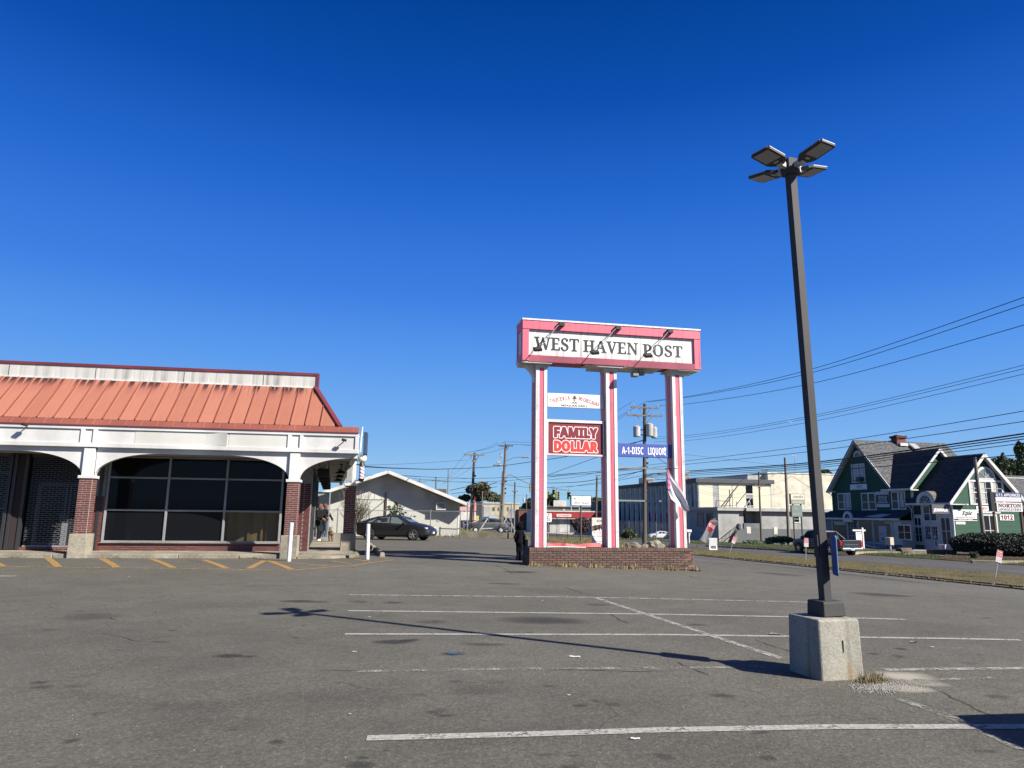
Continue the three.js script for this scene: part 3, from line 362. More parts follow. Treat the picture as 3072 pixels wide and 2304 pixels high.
// barber pole, hanging signs and ceiling lamps of the side walk
{
  const t = thing('barber_pole', 'barber pole with white globe and red white blue stripes on shop corner', 'barber pole', sloc( 8.28, 2.62, -1.2), A9);
  const stripe = paint(128, 256, (c, w, h) => { c.fillStyle = '#f2f0ec'; c.fillRect(0, 0, w, h); for (let k = -4; k < 8; k++) { c.fillStyle = k % 2 ? '#c8402f' : '#23459c'; c.beginPath(); c.moveTo(0, k * 64); c.lineTo(w, k * 64 + 128); c.lineTo(w, k * 64 + 150); c.lineTo(0, k * 64 + 22); c.fill(); } });
  raw('striped_cylinder', new THREE.CylinderGeometry(.085, .085, .46, 20).translate(0, .35, 0), mt(1, 1, 1, .4, { map: stripe }), t);
  obj('end_cap', [cyl(.06, .105, .1, 0, .03, 0), cyl(.105, .105, .02, 0, .125, 0)], M.darkMetal, t); obj('end_cap', [cyl(.105, .07, .12, 0, .58, 0)], M.darkMetal, t); raw('globe', new THREE.SphereGeometry(.15, 20, 14).translate(0, .83, 0), mt(.80, .74, .62, .3), t); obj('wall_arm', rod([-.2, .08, 0], [0, .08, 0], .02), M.darkMetal, t); obj('wall_arm', rod([-.2, .62, 0], [0, .62, 0], .02), M.darkMetal, t);
  const w = thing('blade_sign', 'narrow dark sign seen edge-on at the shop corner above the barber pole', 'sign', sloc( 8.32, 3.5, -1.2), A9); obj('sign_board', rb(-.02, .10, .1, .85, -.5, .25, .01), mt(.03, .06, .11, .5), w); obj('bracket', rod([-.2, .7, 0], [0, .7, 0], .02), M.white, w);
  const pipe = thing('drain_pipe', 'white downpipe standing proud of the shop roof corner', 'pipe', sloc( 8.16, 3.6, -.3), A9); obj('pipe', rod([0, 0, 0], [.03, .85, 0], .03), M.white, pipe);
  for (let i = 0; i < 6; i++) { const b = thing('blade_sign', 'dark hanging sign under the arcade ceiling, number ' + ['one', 'two', 'three', 'four', 'five', 'six'][i] + ' from the front', 'sign', sloc( 7.0 + .02 * i, 2.72 - .02 * i, -3.4 - i * 2.6), A9, 'hanging signs under the arcade ceiling'); obj('sign_board', rb(-.22, .20, .18, .48, -.05, .05, .01), M.black, b); obj('hanger', [rod([-.18, .48, 0], [-.18, .72, 0], .012), rod([.16, .48, 0], [.16, .72, 0], .012)], M.darkMetal, b); b.userData.label = ['largest dark hanging sign, nearest under the arcade ceiling', 'second dark hanging sign behind the nearest under the arcade', 'third dark hanging sign deep under the arcade ceiling', 'fourth dark hanging sign deep under the arcade ceiling', 'fifth dark hanging sign deep under the arcade ceiling', 'farthest dark hanging sign under the arcade ceiling'][i]; }
  for (let i = 0; i < 3; i++) { const l = thing('ceiling_lamp', ['nearest', 'second', 'farthest'][i] + ' dark pendant lamp hanging from the arcade ceiling', 'lamp', sloc( 7.62, 3.02, -3.6 - i * 3.4), A9, 'pendant lamps under the arcade'); obj('shade', [cyl(.26, .08, .14, 0, 0, 0, 6)], M.darkMetal, l); obj('stem', [rod([0, .14, 0], [0, .38, 0], .02), cyl(.07, .07, .04, 0, .34, 0)], M.darkMetal, l); }
}
// bollards and wheel stops
function bollard(p, h, label, lean) { const t = thing('bollard', label, 'bollard', p, 0, 'white bollards by the shop'); const g = new THREE.LatheGeometry([[0, h], [.045, h - .002], [.062, h - .018], [.062, 0]].map((q) => new THREE.Vector2(...q)), 18); obj('post', g, mt(.78, .77, .74, .55, { map: T.grime }), t); t.rotation.z = lean; return t; }
bollard(GT(866, 1684).setY(.08), 1.21, 'white steel bollard in front of the middle brick pier, chipped paint', -.01); bollard(GT(1102, 1678).setY(.08), 1.18, 'white steel bollard standing on the asphalt right of the shop', .02);
{ let first = null; for (let i = 0; i < 4; i++) { const p = sloc(9.1, .15, -1.9 - i * 2.2); const t = thing('wheel_stop', ['nearest', 'second', 'third', 'farthest'][i] + ' low concrete wheel stop beside the shop side walk', 'wheel stop', p, A9 + Math.PI / 2 * 0 + .1, 'wheel stops beside the shop'); obj('block', poly([[-.09, 0], [.09, 0], [.06, .13], [-.06, .13]], -.8, .8).rotateY(0), mt(.52, .48, .40, .9, { map: T.concrete }), t); } }
// ---------- the pylon sign in its brick planter ----------
const signAt = V3(.60, 0, -21.7);
const pylon = thing('pylon_sign', 'tall pink and white shopping plaza sign on three striped columns', 'sign', signAt, A11);
const decal = (name, w, h, x, y, z, draw, parent, pxw = 512, mo = {}) => { const g = new THREE.PlaneGeometry(w, h).translate(x + w / 2, y + h / 2, z); return raw(name, g, mt(1, 1, 1, mo.rough ?? .55, { map: paint(pxw, Math.round(pxw * h / w), draw) }), parent); };
const fit = (c, text, x, y, w, h, font, fill, stroke, lw) => { c.save(); c.font = font.replace('$', '100px'); c.textBaseline = 'alphabetic'; c.textAlign = 'left'; const m = c.measureText(text), cap = 72; c.translate(x, y); c.scale(w / m.width, h / cap); if (stroke) { c.lineJoin = 'round'; c.strokeStyle = stroke; c.lineWidth = lw; c.strokeText(text, 0, 0); } if (fill) { c.fillStyle = fill; c.fillText(text, 0, 0); } c.restore(); };
{
  const cab = part('sign_cabinet', pylon);
  obj('box', [bx(-.27, 5.6, 6.36, 7.56, -.78, .02)], M.pinkDark, cab);
  obj('top_board', rb(-.32, 5.64, 7.34, 7.62, .02, .13, .01), M.signPink, cab); obj('side_board', rb(-.32, -.11, 6.33, 7.34, .02, .115, .01), M.signPink, cab); obj('side_board', rb(5.42, 5.64, 6.33, 7.34, .02, .115, .01), M.signPink, cab);
  for (const [a, b, dy] of [[-.11, 1.41, 0], [1.415, 3.13, .01], [3.135, 4.90, -.012], [4.905, 5.42, .0]]) obj('bottom_board', polyX([[.02, 6.54 + dy], [.125, 6.50 + dy], [.10, 6.31 + dy], [.02, 6.31]], a, b), M.rose, cab);
  obj('cap_strip', rb(-.34, 5.66, 7.62, 7.68, -.82, .15, .01), M.signWhite, cab);
  obj('end_board', [bx(-.32, -.27, 7.34, 7.62, -.80, .02), bx(-.32, -.27, 6.33, 6.56, -.80, .02), bx(-.315, -.27, 6.56, 7.34, -.80, -.66), bx(-.315, -.27, 6.56, 7.34, -.12, .02)], M.signPink, cab); obj('end_panel', bx(-.29, -.27, 6.56, 7.34, -.66, -.12), M.signWhite, cab);
  for (const q of [[-.3, .65, 6.27, .08], [2.0, 3.0, 6.26, .06], [3.0, 4.3, 6.29, .08], [4.6, 5.6, 6.28, .08]]) obj('underside', bx(q[0], q[1] - .004, q[2], 6.33, -.78, q[3]), M.whiteDirty, cab);
  obj('bent_soffit', sheet((u, v) => [1.75 + .7 * u, 6.31 - .08 * u * (1 - v), .08 - .6 * v], 4, 4), M.whiteDirty, cab);
  for (const [a, b] of [[-.11, 1.585], [1.595, 3.575], [3.585, 5.42]]) obj('sign_panel', rb(a, b, 6.53, 7.34, .02, .05, .004), M.signWhite, cab);
  // lettering cut from sheet: condensed serif capitals
  const serif = '$'; const letters = (t, x0, x1, yb, yt) => decal('lettering', x1 - x0, yt - yb, x0, yb, .0535, (c, w, h) => { c.fillStyle = '#efeeea'; c.fillRect(0, 0, w, h); fit(c, t, 8, h - 10, w - 16, h - 18, 'bold $ serif', '#22262c', '#22262c', 3.2); }, pylon, 1024);
  letters('WEST', .06, 1.54, 6.70, 7.13); letters('HAVEN', 1.64, 3.52, 6.70, 7.12); letters('POST', 3.64, 5.05, 6.70, 7.10);
  for (const [xt, xb] of [[.92, .05], [2.79, 1.86], [4.56, 3.60]]) { const l = part('sign_floodlight', pylon); obj('arm', [rod([xt, 7.55, .08], [xt - .18, 7.42, .38], .014), rod([xt - .18, 7.42, .38], [xb + .1, 6.66, .62], .014)], M.galv, l); obj('mounting_box', rb(xt - .09, xt + .09, 7.47, 7.59, .13, .26, .01), M.darkMetal, l); obj('lamp_head', [rb(-.14, .12, -.05, .06, -.10, .10, .03).rotateX(.5).rotateZ(.12).translate(xb, 6.57, .66)], M.frameDark, l); }
  obj('under_floodlight', [rb(3.36, 3.56, 6.04, 6.20, -.3, -.05, .02), rb(3.60, 3.78, 6.10, 6.22, -.3, -.1, .02), rod([3.6, 6.2, -.2], [3.6, 6.32, -.2], .02)], M.galv, pylon);
}
const column = (x0, x1, label) => { // white box column, pink band on its face
  const c = part('column', pylon), w = x1 - x0, yb = .45; obj('shaft', [bx(x0, x1, yb, 6.32, -.62, -.14)], M.signWhite, c);
  obj('white_strip', rb(x0, x0 + w * .32, yb, 6.2, -.14, -.095, .005), M.signWhite, c); obj('pink_strip', rb(x0 + w * .33, x0 + w * .70, yb, 6.28, -.14, -.112, .004), M.signPink, c); obj('white_strip', rb(x0 + w * .72, x1, yb, 6.2, -.14, -.095, .005), M.signWhite, c);
  obj('side_band', [bx(x0 - .012, x0, yb, 6.28, -.50, -.26)], M.signPink, c); obj('side_strip', [bx(x0 - .02, x0, yb, 6.28, -.62, -.51)], M.signWhite, c);
  obj('head_block', [bx(x0 - .02, x1 + .02, 6.16, 6.34, -.64, -.06)], M.whiteDirty, c);
};
column(.17, .53); column(2.46, 2.82); column(4.71, 5.06);
const bracketShape = (x, dir, len, drop) => { const p = [[x, 6.34], [x + dir * len, 6.34], [x + dir * (len - .06), 6.27]]; for (let i = 0; i <= 10; i++) { const t = i / 10 * Math.PI / 2; p.push([x + dir * (.02 + (len - .10) * (1 - Math.sin(t))), 6.26 - (drop) * (1 - Math.cos(t))]); } p.push([x, 6.26 - drop - .04]); return poly(p, -.52, -.24); };
obj('bracket', bracketShape(.17, -1, .58, .52), M.signWhite, pylon); obj('bracket', bracketShape(5.06, 1, .55, .36), M.signWhite, pylon);
// tenant panels
const rnf = (c, w, h, n, col) => { c.strokeStyle = col; for (let i = 0; i < n; i++) { c.lineWidth = rr(.5, 2); c.beginPath(); let x = rr(0, w), y = rr(0, h); c.moveTo(x, y); for (let k = 0; k < 4; k++) { x += rr(-w * .06, w * .06); y += rr(-h * .15, h * .15); c.lineTo(x, y); } c.stroke(); } };
{
  const a = part('tenant_panel', pylon); a.userData.label = 'white tenant panel with arched red lettering and a hat emblem';
  obj('board', rb(.58, 2.42, 4.96, 5.40, -.34, -.24, .006), M.white, a);
  decal('print', 1.66, .42, .60, 4.965, -.236, (c, w, h) => {
    c.fillStyle = '#f6f4f1'; c.fillRect(0, 0, w, h); const word = (t, x0, x1, yA, yB, col, tall) => { const n = t.length; for (let i = 0; i < n; i++) { const f = (i + .5) / n, x = x0 + (x1 - x0) * f; c.save(); c.translate(x, yA + (yB - yA) * f); c.rotate(Math.atan2(yB - yA, x1 - x0)); c.scale(.70, 1); c.strokeStyle = col; c.lineWidth = 5; c.font = 'bold ' + tall + 'px serif'; c.textAlign = 'center'; c.fillStyle = col; c.fillText(t[i], 0, 0); c.strokeText(t[i], 0, 0); c.restore(); } };
    word('TAQUERIA', w * .03, w * .43, h * .70, h * .40, '#8c1424', h * .38); word('MICHELADAS', w * .60, w * 1.0, h * .40, h * .84, '#8c1424', h * .36);
    c.fillStyle = '#2a2622'; c.beginPath(); c.ellipse(w * .515, h * .33, w * .055, h * .05, -.12, 0, 7); c.fill(); c.beginPath(); c.ellipse(w * .517, h * .22, w * .027, h * .12, 0, 0, 7); c.fill(); c.fillStyle = '#b98a6e'; c.beginPath(); c.ellipse(w * .515, h * .46, w * .022, h * .12, 0, 0, 7); c.fill(); c.fillStyle = '#3a302a'; c.fillRect(w * .502, h * .47, w * .028, h * .03); c.beginPath(); c.moveTo(w * .45, h * .70); c.lineTo(w * .49, h * .56); c.lineTo(w * .515, h * .66); c.lineTo(w * .54, h * .56); c.lineTo(w * .585, h * .70); c.fill();
    fit(c, 'MEXICAN GRILL', w * .25, h * .95, w * .53, h * .15, 'bold $ sans-serif', '#0b0b0b', '#0b0b0b', 5); fit(c, '203-397-2739', w * .81, h * .94, w * .15, h * .06, '$ sans-serif', '#8a8a8a');
  }, a, 1024);
  const b = part('tenant_panel', pylon); b.userData.label = 'dark red square tenant panel with white-outlined lettering';
  obj('frame', [rb(.56, 2.42, 4.47, 4.56, -.40, -.20, .008), rb(.56, 2.42, 3.43, 3.49, -.40, -.20, .008), bx(.56, .60, 3.49, 4.47, -.40, -.20), bx(2.38, 2.42, 3.49, 4.47, -.40, -.20)], M.white, b); obj('board', bx(.60, 2.38, 3.49, 4.47, -.38, -.24), M.maroon, b);
  decal('print', 1.77, .98, .605, 3.49, -.237, (c, w, h) => {
    c.fillStyle = '#7d1329'; c.fillRect(0, 0, w, h); const x0 = w * .095, ww = w * .80; for (const [t, y, col] of [['FAMILY', h * .46, '#7d1329'], ['DOLLAR', h * .90, '#d8352c']]) { fit(c, t, x0, y, ww, h * .30, 'bold $ sans-serif', '#f3e6e0', '#f3e6e0', 24); fit(c, t, x0, y, ww, h * .30, 'bold $ sans-serif', col, col, 12); } c.fillStyle = '#fbf3ee'; c.font = '16px sans-serif'; c.fillText('.', w * .93, h * .92);
  }, b, 1024);
  const d = part('tenant_panel', pylon); d.userData.label = 'blue tenant panel with white condensed lettering';
  obj('board', rb(2.83, 4.70, 3.46, 3.88, -.36, -.24, .006), mt(.035, .07, .26, .5), d);
  decal('print', 1.72, .41, 2.84, 3.465, -.236, (c, w, h) => { c.fillStyle = '#3a4f9e'; c.fillRect(0, 0, w, h); c.globalAlpha = .5; rnf(c, w, h, 16, '#8f9ac8'); c.globalAlpha = 1; fit(c, 'A-1-DISC', w * .10, h * .80, w * .42, h * .55, 'bold $ sans-serif', '#f4f4f4'); fit(c, 'LIQUOR', w * .60, h * .80, w * .34, h * .55, 'bold $ sans-serif', '#f4f4f4'); c.fillStyle = '#f4f4f4'; c.beginPath(); c.moveTo(w * .93, h * .15); c.lineTo(w * .97, h * .3); c.lineTo(w * .95, h * .5); c.lineTo(w * .965, h * .95); c.lineTo(w * .945, h * .8); c.fill(); }, d, 1024);
  obj('cross_bar', rb(2.82, 4.71, 3.09, 3.14, -.36, -.30, .005), M.galv, pylon); obj('cross_bar', rb(2.82, 4.32, 2.06, 2.11, -.36, -.30, .005), M.galv, pylon);
}
// brick planter
{
  const pl = thing('brick_planter', 'long low brown brick planter wall round the foot of the plaza sign', 'planter', V3(signAt.x, 0, signAt.z), A11);
  const top = .655, x0 = -.03, x1 = 5.19, z1 = .06, z0 = -1.0, base = -.25;
  const mcore = M.darkMortar; obj('mortar', [bx(x0 + .012, x1 - .012, base, top - .012, z1 - .13, z1 - .012), bx(x0 + .012, x0 + .13, base, top - .012, z0, z1 - .13), bx(x1 - .13, x1 - .012, base, top - .012, z0, z1 - .13), bx(x0 + .012, x1 - .012, base, top - .012, z0, z0 + .12)], mcore, pl);
  const soil = obj('planting_soil', sheet((u, v) => [x0 + .12 + (x1 - x0 - .24) * u, .60 + .05 * nB(u, v), z0 + .12 + (z1 - z0 - .25) * v], 24, 6), soilMat.clone(), pl); soil.material.vertexColors = false;
  const L = .222, gap = .018, hC = .0665; const brickMatWorn = [mt(.26, .12, .095, .9), mt(.30, .17, .13, .9), mt(.22, .10, .08, .9)]; const nx = Math.ceil((x1 - x0) / (L + gap));
  for (let r = 0; r < 10; r++) { const y = top - .112 - hC * (r + .5); for (let i = -1; i < nx; i++) { let a = x0 + i * (L + gap) + (r % 2 ? .12 : 0), b = a + L; a = Math.max(a, x0); b = Math.min(b, x1); if (b - a < .05) continue; const w = V3((a + b) / 2, 0, z1).applyAxisAngle(V3(0, 1, 0), A11).add(signAt); if (y + .04 < hgt(w.x, w.z)) continue; const worn = a > 4.72 + .12 * (r % 3) && r < 8; brick(pl, b - a, hC - .017, .05, (a + b) / 2, y, z1 - .025 + rr(-.003, .003) - (worn ? .012 : 0), worn ? brickMatWorn : brickMatBrown, rr(-.012, .012)); } }
  for (let i = 0; i * .0735 < x1 - x0 - .03; i++) brick(pl, .0635, .10, .12, x0 + .035 + i * .0735, top - .05 + rr(-.004, .004), z1 - .06 + rr(-.004, .004), brickMatBrown);
  for (let r = 0; r < 7; r++) for (let i = 0; i < 4; i++) brick(pl, .05, hC - .012, L, x0 + .026, top - .112 - hC * (r + .5), z1 - .12 - i * .24 - (r % 2) * .06, brickMatBrown);
}
const onSign = (x, y, z) => V3(x, y, z).applyAxisAngle(V3(0, 1, 0), A11).add(signAt);
{ // pink board lying on the wall, poster, banner, boulders
  const b = thing('pink_board', 'bent pink board lying along the planter top between the left columns', 'board', onSign(1.4, .665, -.18), A11); obj('board', [sheet((u, v) => [-.85 + 1.7 * u, .005 + v * (.10 + .02 * Math.sin(u * 9)) , .10 - .03 * v + .05 * (Math.abs(u - .35) < .05 ? 1 : 0) - .02 * Math.sin(u * 14)], 26, 2), sheet((u, v) => [-.85 + 1.7 * u, .105 + .02 * Math.sin(u * 9), .07 - .12 * v], 26, 1)], mt(.78, .12, .13, .6, { map: T.grime }), b);
  const bw = thing('white_trim', 'thin white trim strip lying on the planter wall under the pink board', 'trim strip', onSign(.62, .66, .02), A11); obj('strip', sheet((u, v) => [-.1 + 1.2 * u, .03 * v + .01 * Math.sin(u * 5), .01], 8, 1), M.white, bw);
  const p = thing('liquor_poster', 'white poster with price and red lettering leaning behind the middle column', 'poster', onSign(2.47, .02, -1.75), A11 + .02); obj('board', rb(0, .66, .66, 1.52, -.02, .02, .004), M.white, p); obj('stake', [rb(.05, .09, -.2, .66, -.02, .02, .004), rb(.57, .61, -.2, .66, -.02, .02, .004)], M.galv, p);
  decal('print', .64, .84, .01, .67, .0225, (c, w, h) => { c.fillStyle = '#efece6'; c.fillRect(0, 0, w, h); c.fillStyle = '#d9cfc0'; c.fillRect(0, 0, w, h * .25); fit(c, 'BOWMORE', w * .24, h * .16, w * .7, h * .10, 'bold $ sans-serif', '#222'); c.fillStyle = '#6f4a44'; c.beginPath(); c.moveTo(0, h * .30); c.lineTo(w, h * .18); c.lineTo(w, h * .30); c.lineTo(0, h * .5); c.fill(); c.fillStyle = '#8f6a5c'; c.fillRect(0, h * .42, w * .3, h * .06); fit(c, '$16', w * .06, h * .48, w * .6, h * .21, 'bold $ sans-serif', '#101010', '#101010', 5); fit(c, '99', w * .62, h * .40, w * .2, h * .10, 'bold $ sans-serif', '#161616'); fit(c, 'A-1 DISC', w * .04, h * .60, w * .72, h * .085, 'bold $ sans-serif', '#b0323a'); fit(c, 'LIQUOR', w * .2, h * .67, w * .5, h * .05, '$ sans-serif', '#b0323a'); fit(c, 'IN TOWER DEAL', w * .04, h * .735, w * .75, h * .05, 'bold $ sans-serif', '#a04048'); fit(c, 'Mode', w * .62, h * .83, w * .3, h * .06, 'italic bold $ serif', '#3a3f55'); fit(c, 'Corona', w * .06, h * .93, w * .5, h * .07, 'italic bold $ serif', '#333a66'); }, p, 512);
  const ban = thing('torn_banner', 'torn grey and pink banner hanging loose from the right sign column', 'banner', onSign(4.42, 1.75, .06), A11);
  const bm = mt(.55, .53, .56, .85, { side: THREE.DoubleSide });
  const qz = (P, v) => { const n = P.length - 1, k = Math.min(n - 1, Math.floor(v * n)), f = v * n - k; return [0, 1].map((q) => P[k][q] + (P[k + 1][q] - P[k][q]) * f); }; const Lc = [[4.35, 3.09], [4.32, 2.76], [4.33, 2.48], [4.44, 2.15], [4.66, 1.96], [4.90, 1.76]], Rc = [[4.37, 3.10], [4.53, 2.86], [4.69, 2.64], [4.84, 2.36], [4.95, 2.08], [5.03, 1.80]];
  const cloth = obj('cloth', sheet((u, v) => { const a = qz(Lc, v), b = qz(Rc, v); return [a[0] + (b[0] - a[0]) * u - 4.42, a[1] + (b[1] - a[1]) * u - 1.75, .07 + .07 * Math.sin(u * 6 + v * 2) * Math.min(1, v * 2) + .03 * Math.sin(u * 13 - v * 5)]; }, 18, 30), bm, ban);
  obj('pink_edge', sheet((u, v) => [-.075 + .07 * u * (.3 + v), 1.32 - .62 * v, .15 + .02 * Math.sin(v * 19)], 3, 10), mt(.70, .16, .34, .85), ban);
  obj('rope', rod([.02, 1.36, .1], [.35, 1.36, -.1], .012), M.darkMetal, ban);
  for (const [x, s, col, lab] of [[3.40, .17, 0, 'rough pale boulder in the planter, left of the pair behind the brick wall'], [4.12, .21, 1, 'larger white-streaked boulder in the planter near the right column'], [3.85, .11, 0, 'small flat stone between the two planter boulders']]) { const r = thing('boulder', lab, 'boulder', onSign(x, .64, -.45), rr(0, 3)); const g = new THREE.IcosahedronGeometry(s, 3); const q = g.attributes.position; for (let i = 0; i < q.count; i++) { const a = V3(q.getX(i), q.getY(i), q.getZ(i)), k = .72 + .75 * nB(a.x * 2 + 1 + x, a.y * 2 + a.z * 1.3 + 2); q.setXYZ(i, a.x * k * 1.5, a.y * k * .95, a.z * k); } g.computeVertexNormals(); obj('stone', g, mt(col ? .42 : .30, col ? .38 : .27, col ? .33 : .23, .9, { map: T.concrete }), r); }
}
// ---------- car park lamp on its concrete block ----------
{
  const at = V3(3.39, 0, -8.0), turn = 15 * DEG;
  const blk = thing('concrete_block', 'rough square concrete block carrying the car park lamp post', 'concrete block', at, turn);
  const H = .60, g = new RoundedBoxGeometry(.52, H + .1, .52, 16, .03).translate(0, H / 2 - .05, 0); const q = g.attributes.position; for (let i = 0; i < q.count; i++) { const x = q.getX(i), y = q.getY(i), z = q.getZ(i), k = (nB(x * 1.3 + z + .3, y * 1.2 + z * .7) - .5) * .034 + (nE(x * 2.1 + z * .9, y * 2.3 + z * 1.7) - .5) * .022 + (1 - y / H) * .02 * Math.sign(x) * 0; q.setXYZ(i, x * (1 + k - .02 * (y / H - .5) * 2), y, z * (1 + k - .02 * (y / H - .5) * 2)); } g.computeVertexNormals();
  obj('block', g, mt(.41, .405, .385, .95, { map: tex(1024, (u, v) => { const a = nA(u, v), c = nC(u, v), dr = sst(nB(u * 1.5, v * .1), .5, .75), rust = sst(nD(u + .1, v * .4), .80, .88); const s = .78 + .2 * a + .24 * (c - .5) - .10 * dr; return [s, s * (.985 - .10 * rust), s * (.93 - .2 * rust)]; }, 1.1), bumpMap: tex(512, (u, v) => nC(u * 2, v * 2) * .6 + nE(u * 2, v * 2) * .4, 1.1, false), bumpScale: .006 }), blk, true);
  obj('form_mark', bx(.02, .027, .27, .39, .262, .268), M.darkMetal, blk);
  const lamp = thing('parking_lot_lamp', 'tall square dark bronze lamp post with four flat lamp heads', 'street lamp', V3(at.x + .055, H, at.z - .02), turn); lamp.rotation.z = .021;
  obj('base_cover', (() => { const g = new RoundedBoxGeometry(.275, .15, .275, 2, .012).translate(0, .08, 0), q = g.attributes.position; for (let i = 0; i < q.count; i++) { const k = 1.03 - .4 * q.getY(i); q.setX(i, q.getX(i) * k); q.setZ(i, q.getZ(i) * k); } g.computeVertexNormals(); return g; })(), M.bronze, lamp); obj('base_lip', rb(-.128, .128, .145, .162, -.128, .128, .006), M.bronze, lamp);
  const top = 5.215; obj('pole', rb(-.049, .049, .15, top, -.049, .049, .008), M.bronze, lamp); obj('hand_hole_cover', rb(-.070, -.049, .62, .86, -.035, .035, .004), M.bronze, lamp);
  obj('pole_cap', rb(-.08, .08, top - .1, top + .09, -.08, .08, .01), M.bronze, lamp); obj('sensor', rb(-.04, .05, top + .09, top + .12, -.04, .04, .01), M.greyDark, lamp);
  const lens = mt(.30, .30, .33, .35), bodyM = mt(.022, .022, .026, .5), brk = grimy(.55, .55, .54, .5);
  for (let k = 0; k < 4; k++) {
    const hd = part('lamp_head', lamp); hd.scale.setScalar(.82); hd.position.set(0, top + .01, 0); hd.rotation.y = (30 + 90 * k) * DEG - turn;
    const G = (list) => flat(list).map((q) => q.rotateZ(.16).translate(.19, .0, 0));
    obj('arm', [rb(.05, .17, -.05, .03, -.035, .035, .008)], brk, hd); obj('knuckle', [new THREE.CylinderGeometry(.05, .05, .09, 14).rotateX(Math.PI / 2).translate(.19, -.005, 0)], brk, hd);
    obj('housing', G(poly([[.0, -.06], [.06, -.13], [.12, -.165], [.44, -.165], [.47, -.14], [.47, .14], [.44, .165], [.12, .165], [.06, .13], [.0, .06]], -.016, .024).rotateX(-Math.PI / 2)), bodyM, hd);
    obj('rim', G([bx(.13, .45, .006, .022, .166, .170), bx(.13, .45, .006, .022, -.170, -.166), bx(.471, .475, .006, .022, -.135, .135)]), brk, hd);
    obj('lens', G(rb(.17, .44, -.024, -.017, -.13, .13, .003)), lens, hd); obj('label_plate', G(bx(.09, .13, -.0195, -.0165, -.04, .04)), brk, hd);
  }
  const s = thing('blue_pole_sign', 'blue plate seen almost edge-on, fixed to the lamp post', 'sign', V3(at.x + .155, 1.03, at.z + .04), 0); s.rotation.y = -14 * DEG;
  obj('plate', poly([[-.15, .03], [-.12, 0], [.12, 0], [.15, .03], [.15, .40], [.12, .43], [-.12, .43], [-.15, .40]], -.004, .004).rotateY(Math.PI / 2), M.blue, s); obj('plate_face', poly([[-.145, .03], [-.12, .005], [.12, .005], [.145, .03], [.145, .40], [.12, .425], [-.12, .425], [-.145, .40]], .0045, .008).rotateY(Math.PI / 2), M.white, s);
}
// ---------- cars ----------
function loft(st) { // st rows: x, foot y, belt y, top y, belt half width, top half width
  const ring = (s) => { const [x, yb, ye, yt, w, wt] = s, h = []; h.push([w * .86, yb], [w * .985, yb + .10], [w, yb + (ye - yb) * .55], [w * .975, ye], [wt + (w * .975 - wt) * .06, yt - .045], [wt * .80, yt], [0, yt + .012]); const r = h.map((p) => [x, p[1], p[0]]); for (let i = 5; i >= 0; i--) r.push([x, h[i][1], -h[i][0]]); return r; };
  const R = st.map(ring), n = R[0].length, pos = [], idx = []; for (const r of R) for (const p of r) pos.push(...p);
  for (let i = 0; i < R.length - 1; i++) for (let k = 0; k < n; k++) { const a = i * n + k, b = i * n + (k + 1) % n, c = a + n, d = b + n; idx.push(a, b, d, a, d, c); }
  for (const [i, f] of [[0, 1], [R.length - 1, 0]]) for (let k = 1; k < n - 1; k++) { const a = i * n, b = a + k, c = a + k + 1; f ? idx.push(a, c, b) : idx.push(a, b, c); }
  const g = new THREE.BufferGeometry(); g.setAttribute('position', new THREE.Float32BufferAttribute(pos, 3)); g.setIndex(idx); const u = g.toNonIndexed(); u.computeVertexNormals(); return toCreasedNormals(u, .7);
}
const secAt = (st, x) => { let i = 0; while (i < st.length - 2 && x > st[i + 1][0]) i++; const a = st[i], b = st[i + 1], t = (x - a[0]) / (b[0] - a[0]); return a.map((v, k) => v + (b[k] - v) * t); };
function sidePane(st, pts, side) { const P = pts.map(([x, t]) => { const s = secAt(st, x), w = s[4] * .975, wt = s[5] + (w - s[5]) * .06; return [x, s[2] + (s[3] - .045 - s[2]) * t, (w + (wt - w) * t + .008) * side]; }); const tri = THREE.ShapeUtils.triangulateShape(pts.map((p) => new THREE.Vector2(p[0], p[1])), []); const pos = []; for (const f of tri) for (const k of side > 0 ? f : [f[0], f[2], f[1]]) pos.push(...P[k]); const g = new THREE.BufferGeometry(); g.setAttribute('position', new THREE.Float32BufferAttribute(pos, 3)); g.computeVertexNormals(); return g; }
function topPane(st, x0, x1, f = .92) { const a = secAt(st, x0), b = secAt(st, x1), u = Math.sign(a[3] - b[3]) || 1; const P = [[x0, a[3] + .004, a[5] * f], [x0, a[3] + .004, -a[5] * f], [x1, b[3] + .004, -b[5] * f], [x1, b[3] + .004, b[5] * f]]; for (const p of P) { p[0] += .012 * (x1 > x0 ? -1 : 1) * (b[3] > a[3] ? 1 : -1); p[1] += .012; } const g = new THREE.BufferGeometry(); g.setAttribute('position', new THREE.Float32BufferAttribute([...P[0], ...P[1], ...P[2], ...P[0], ...P[2], ...P[3]], 3)); g.computeVertexNormals(); return g; }
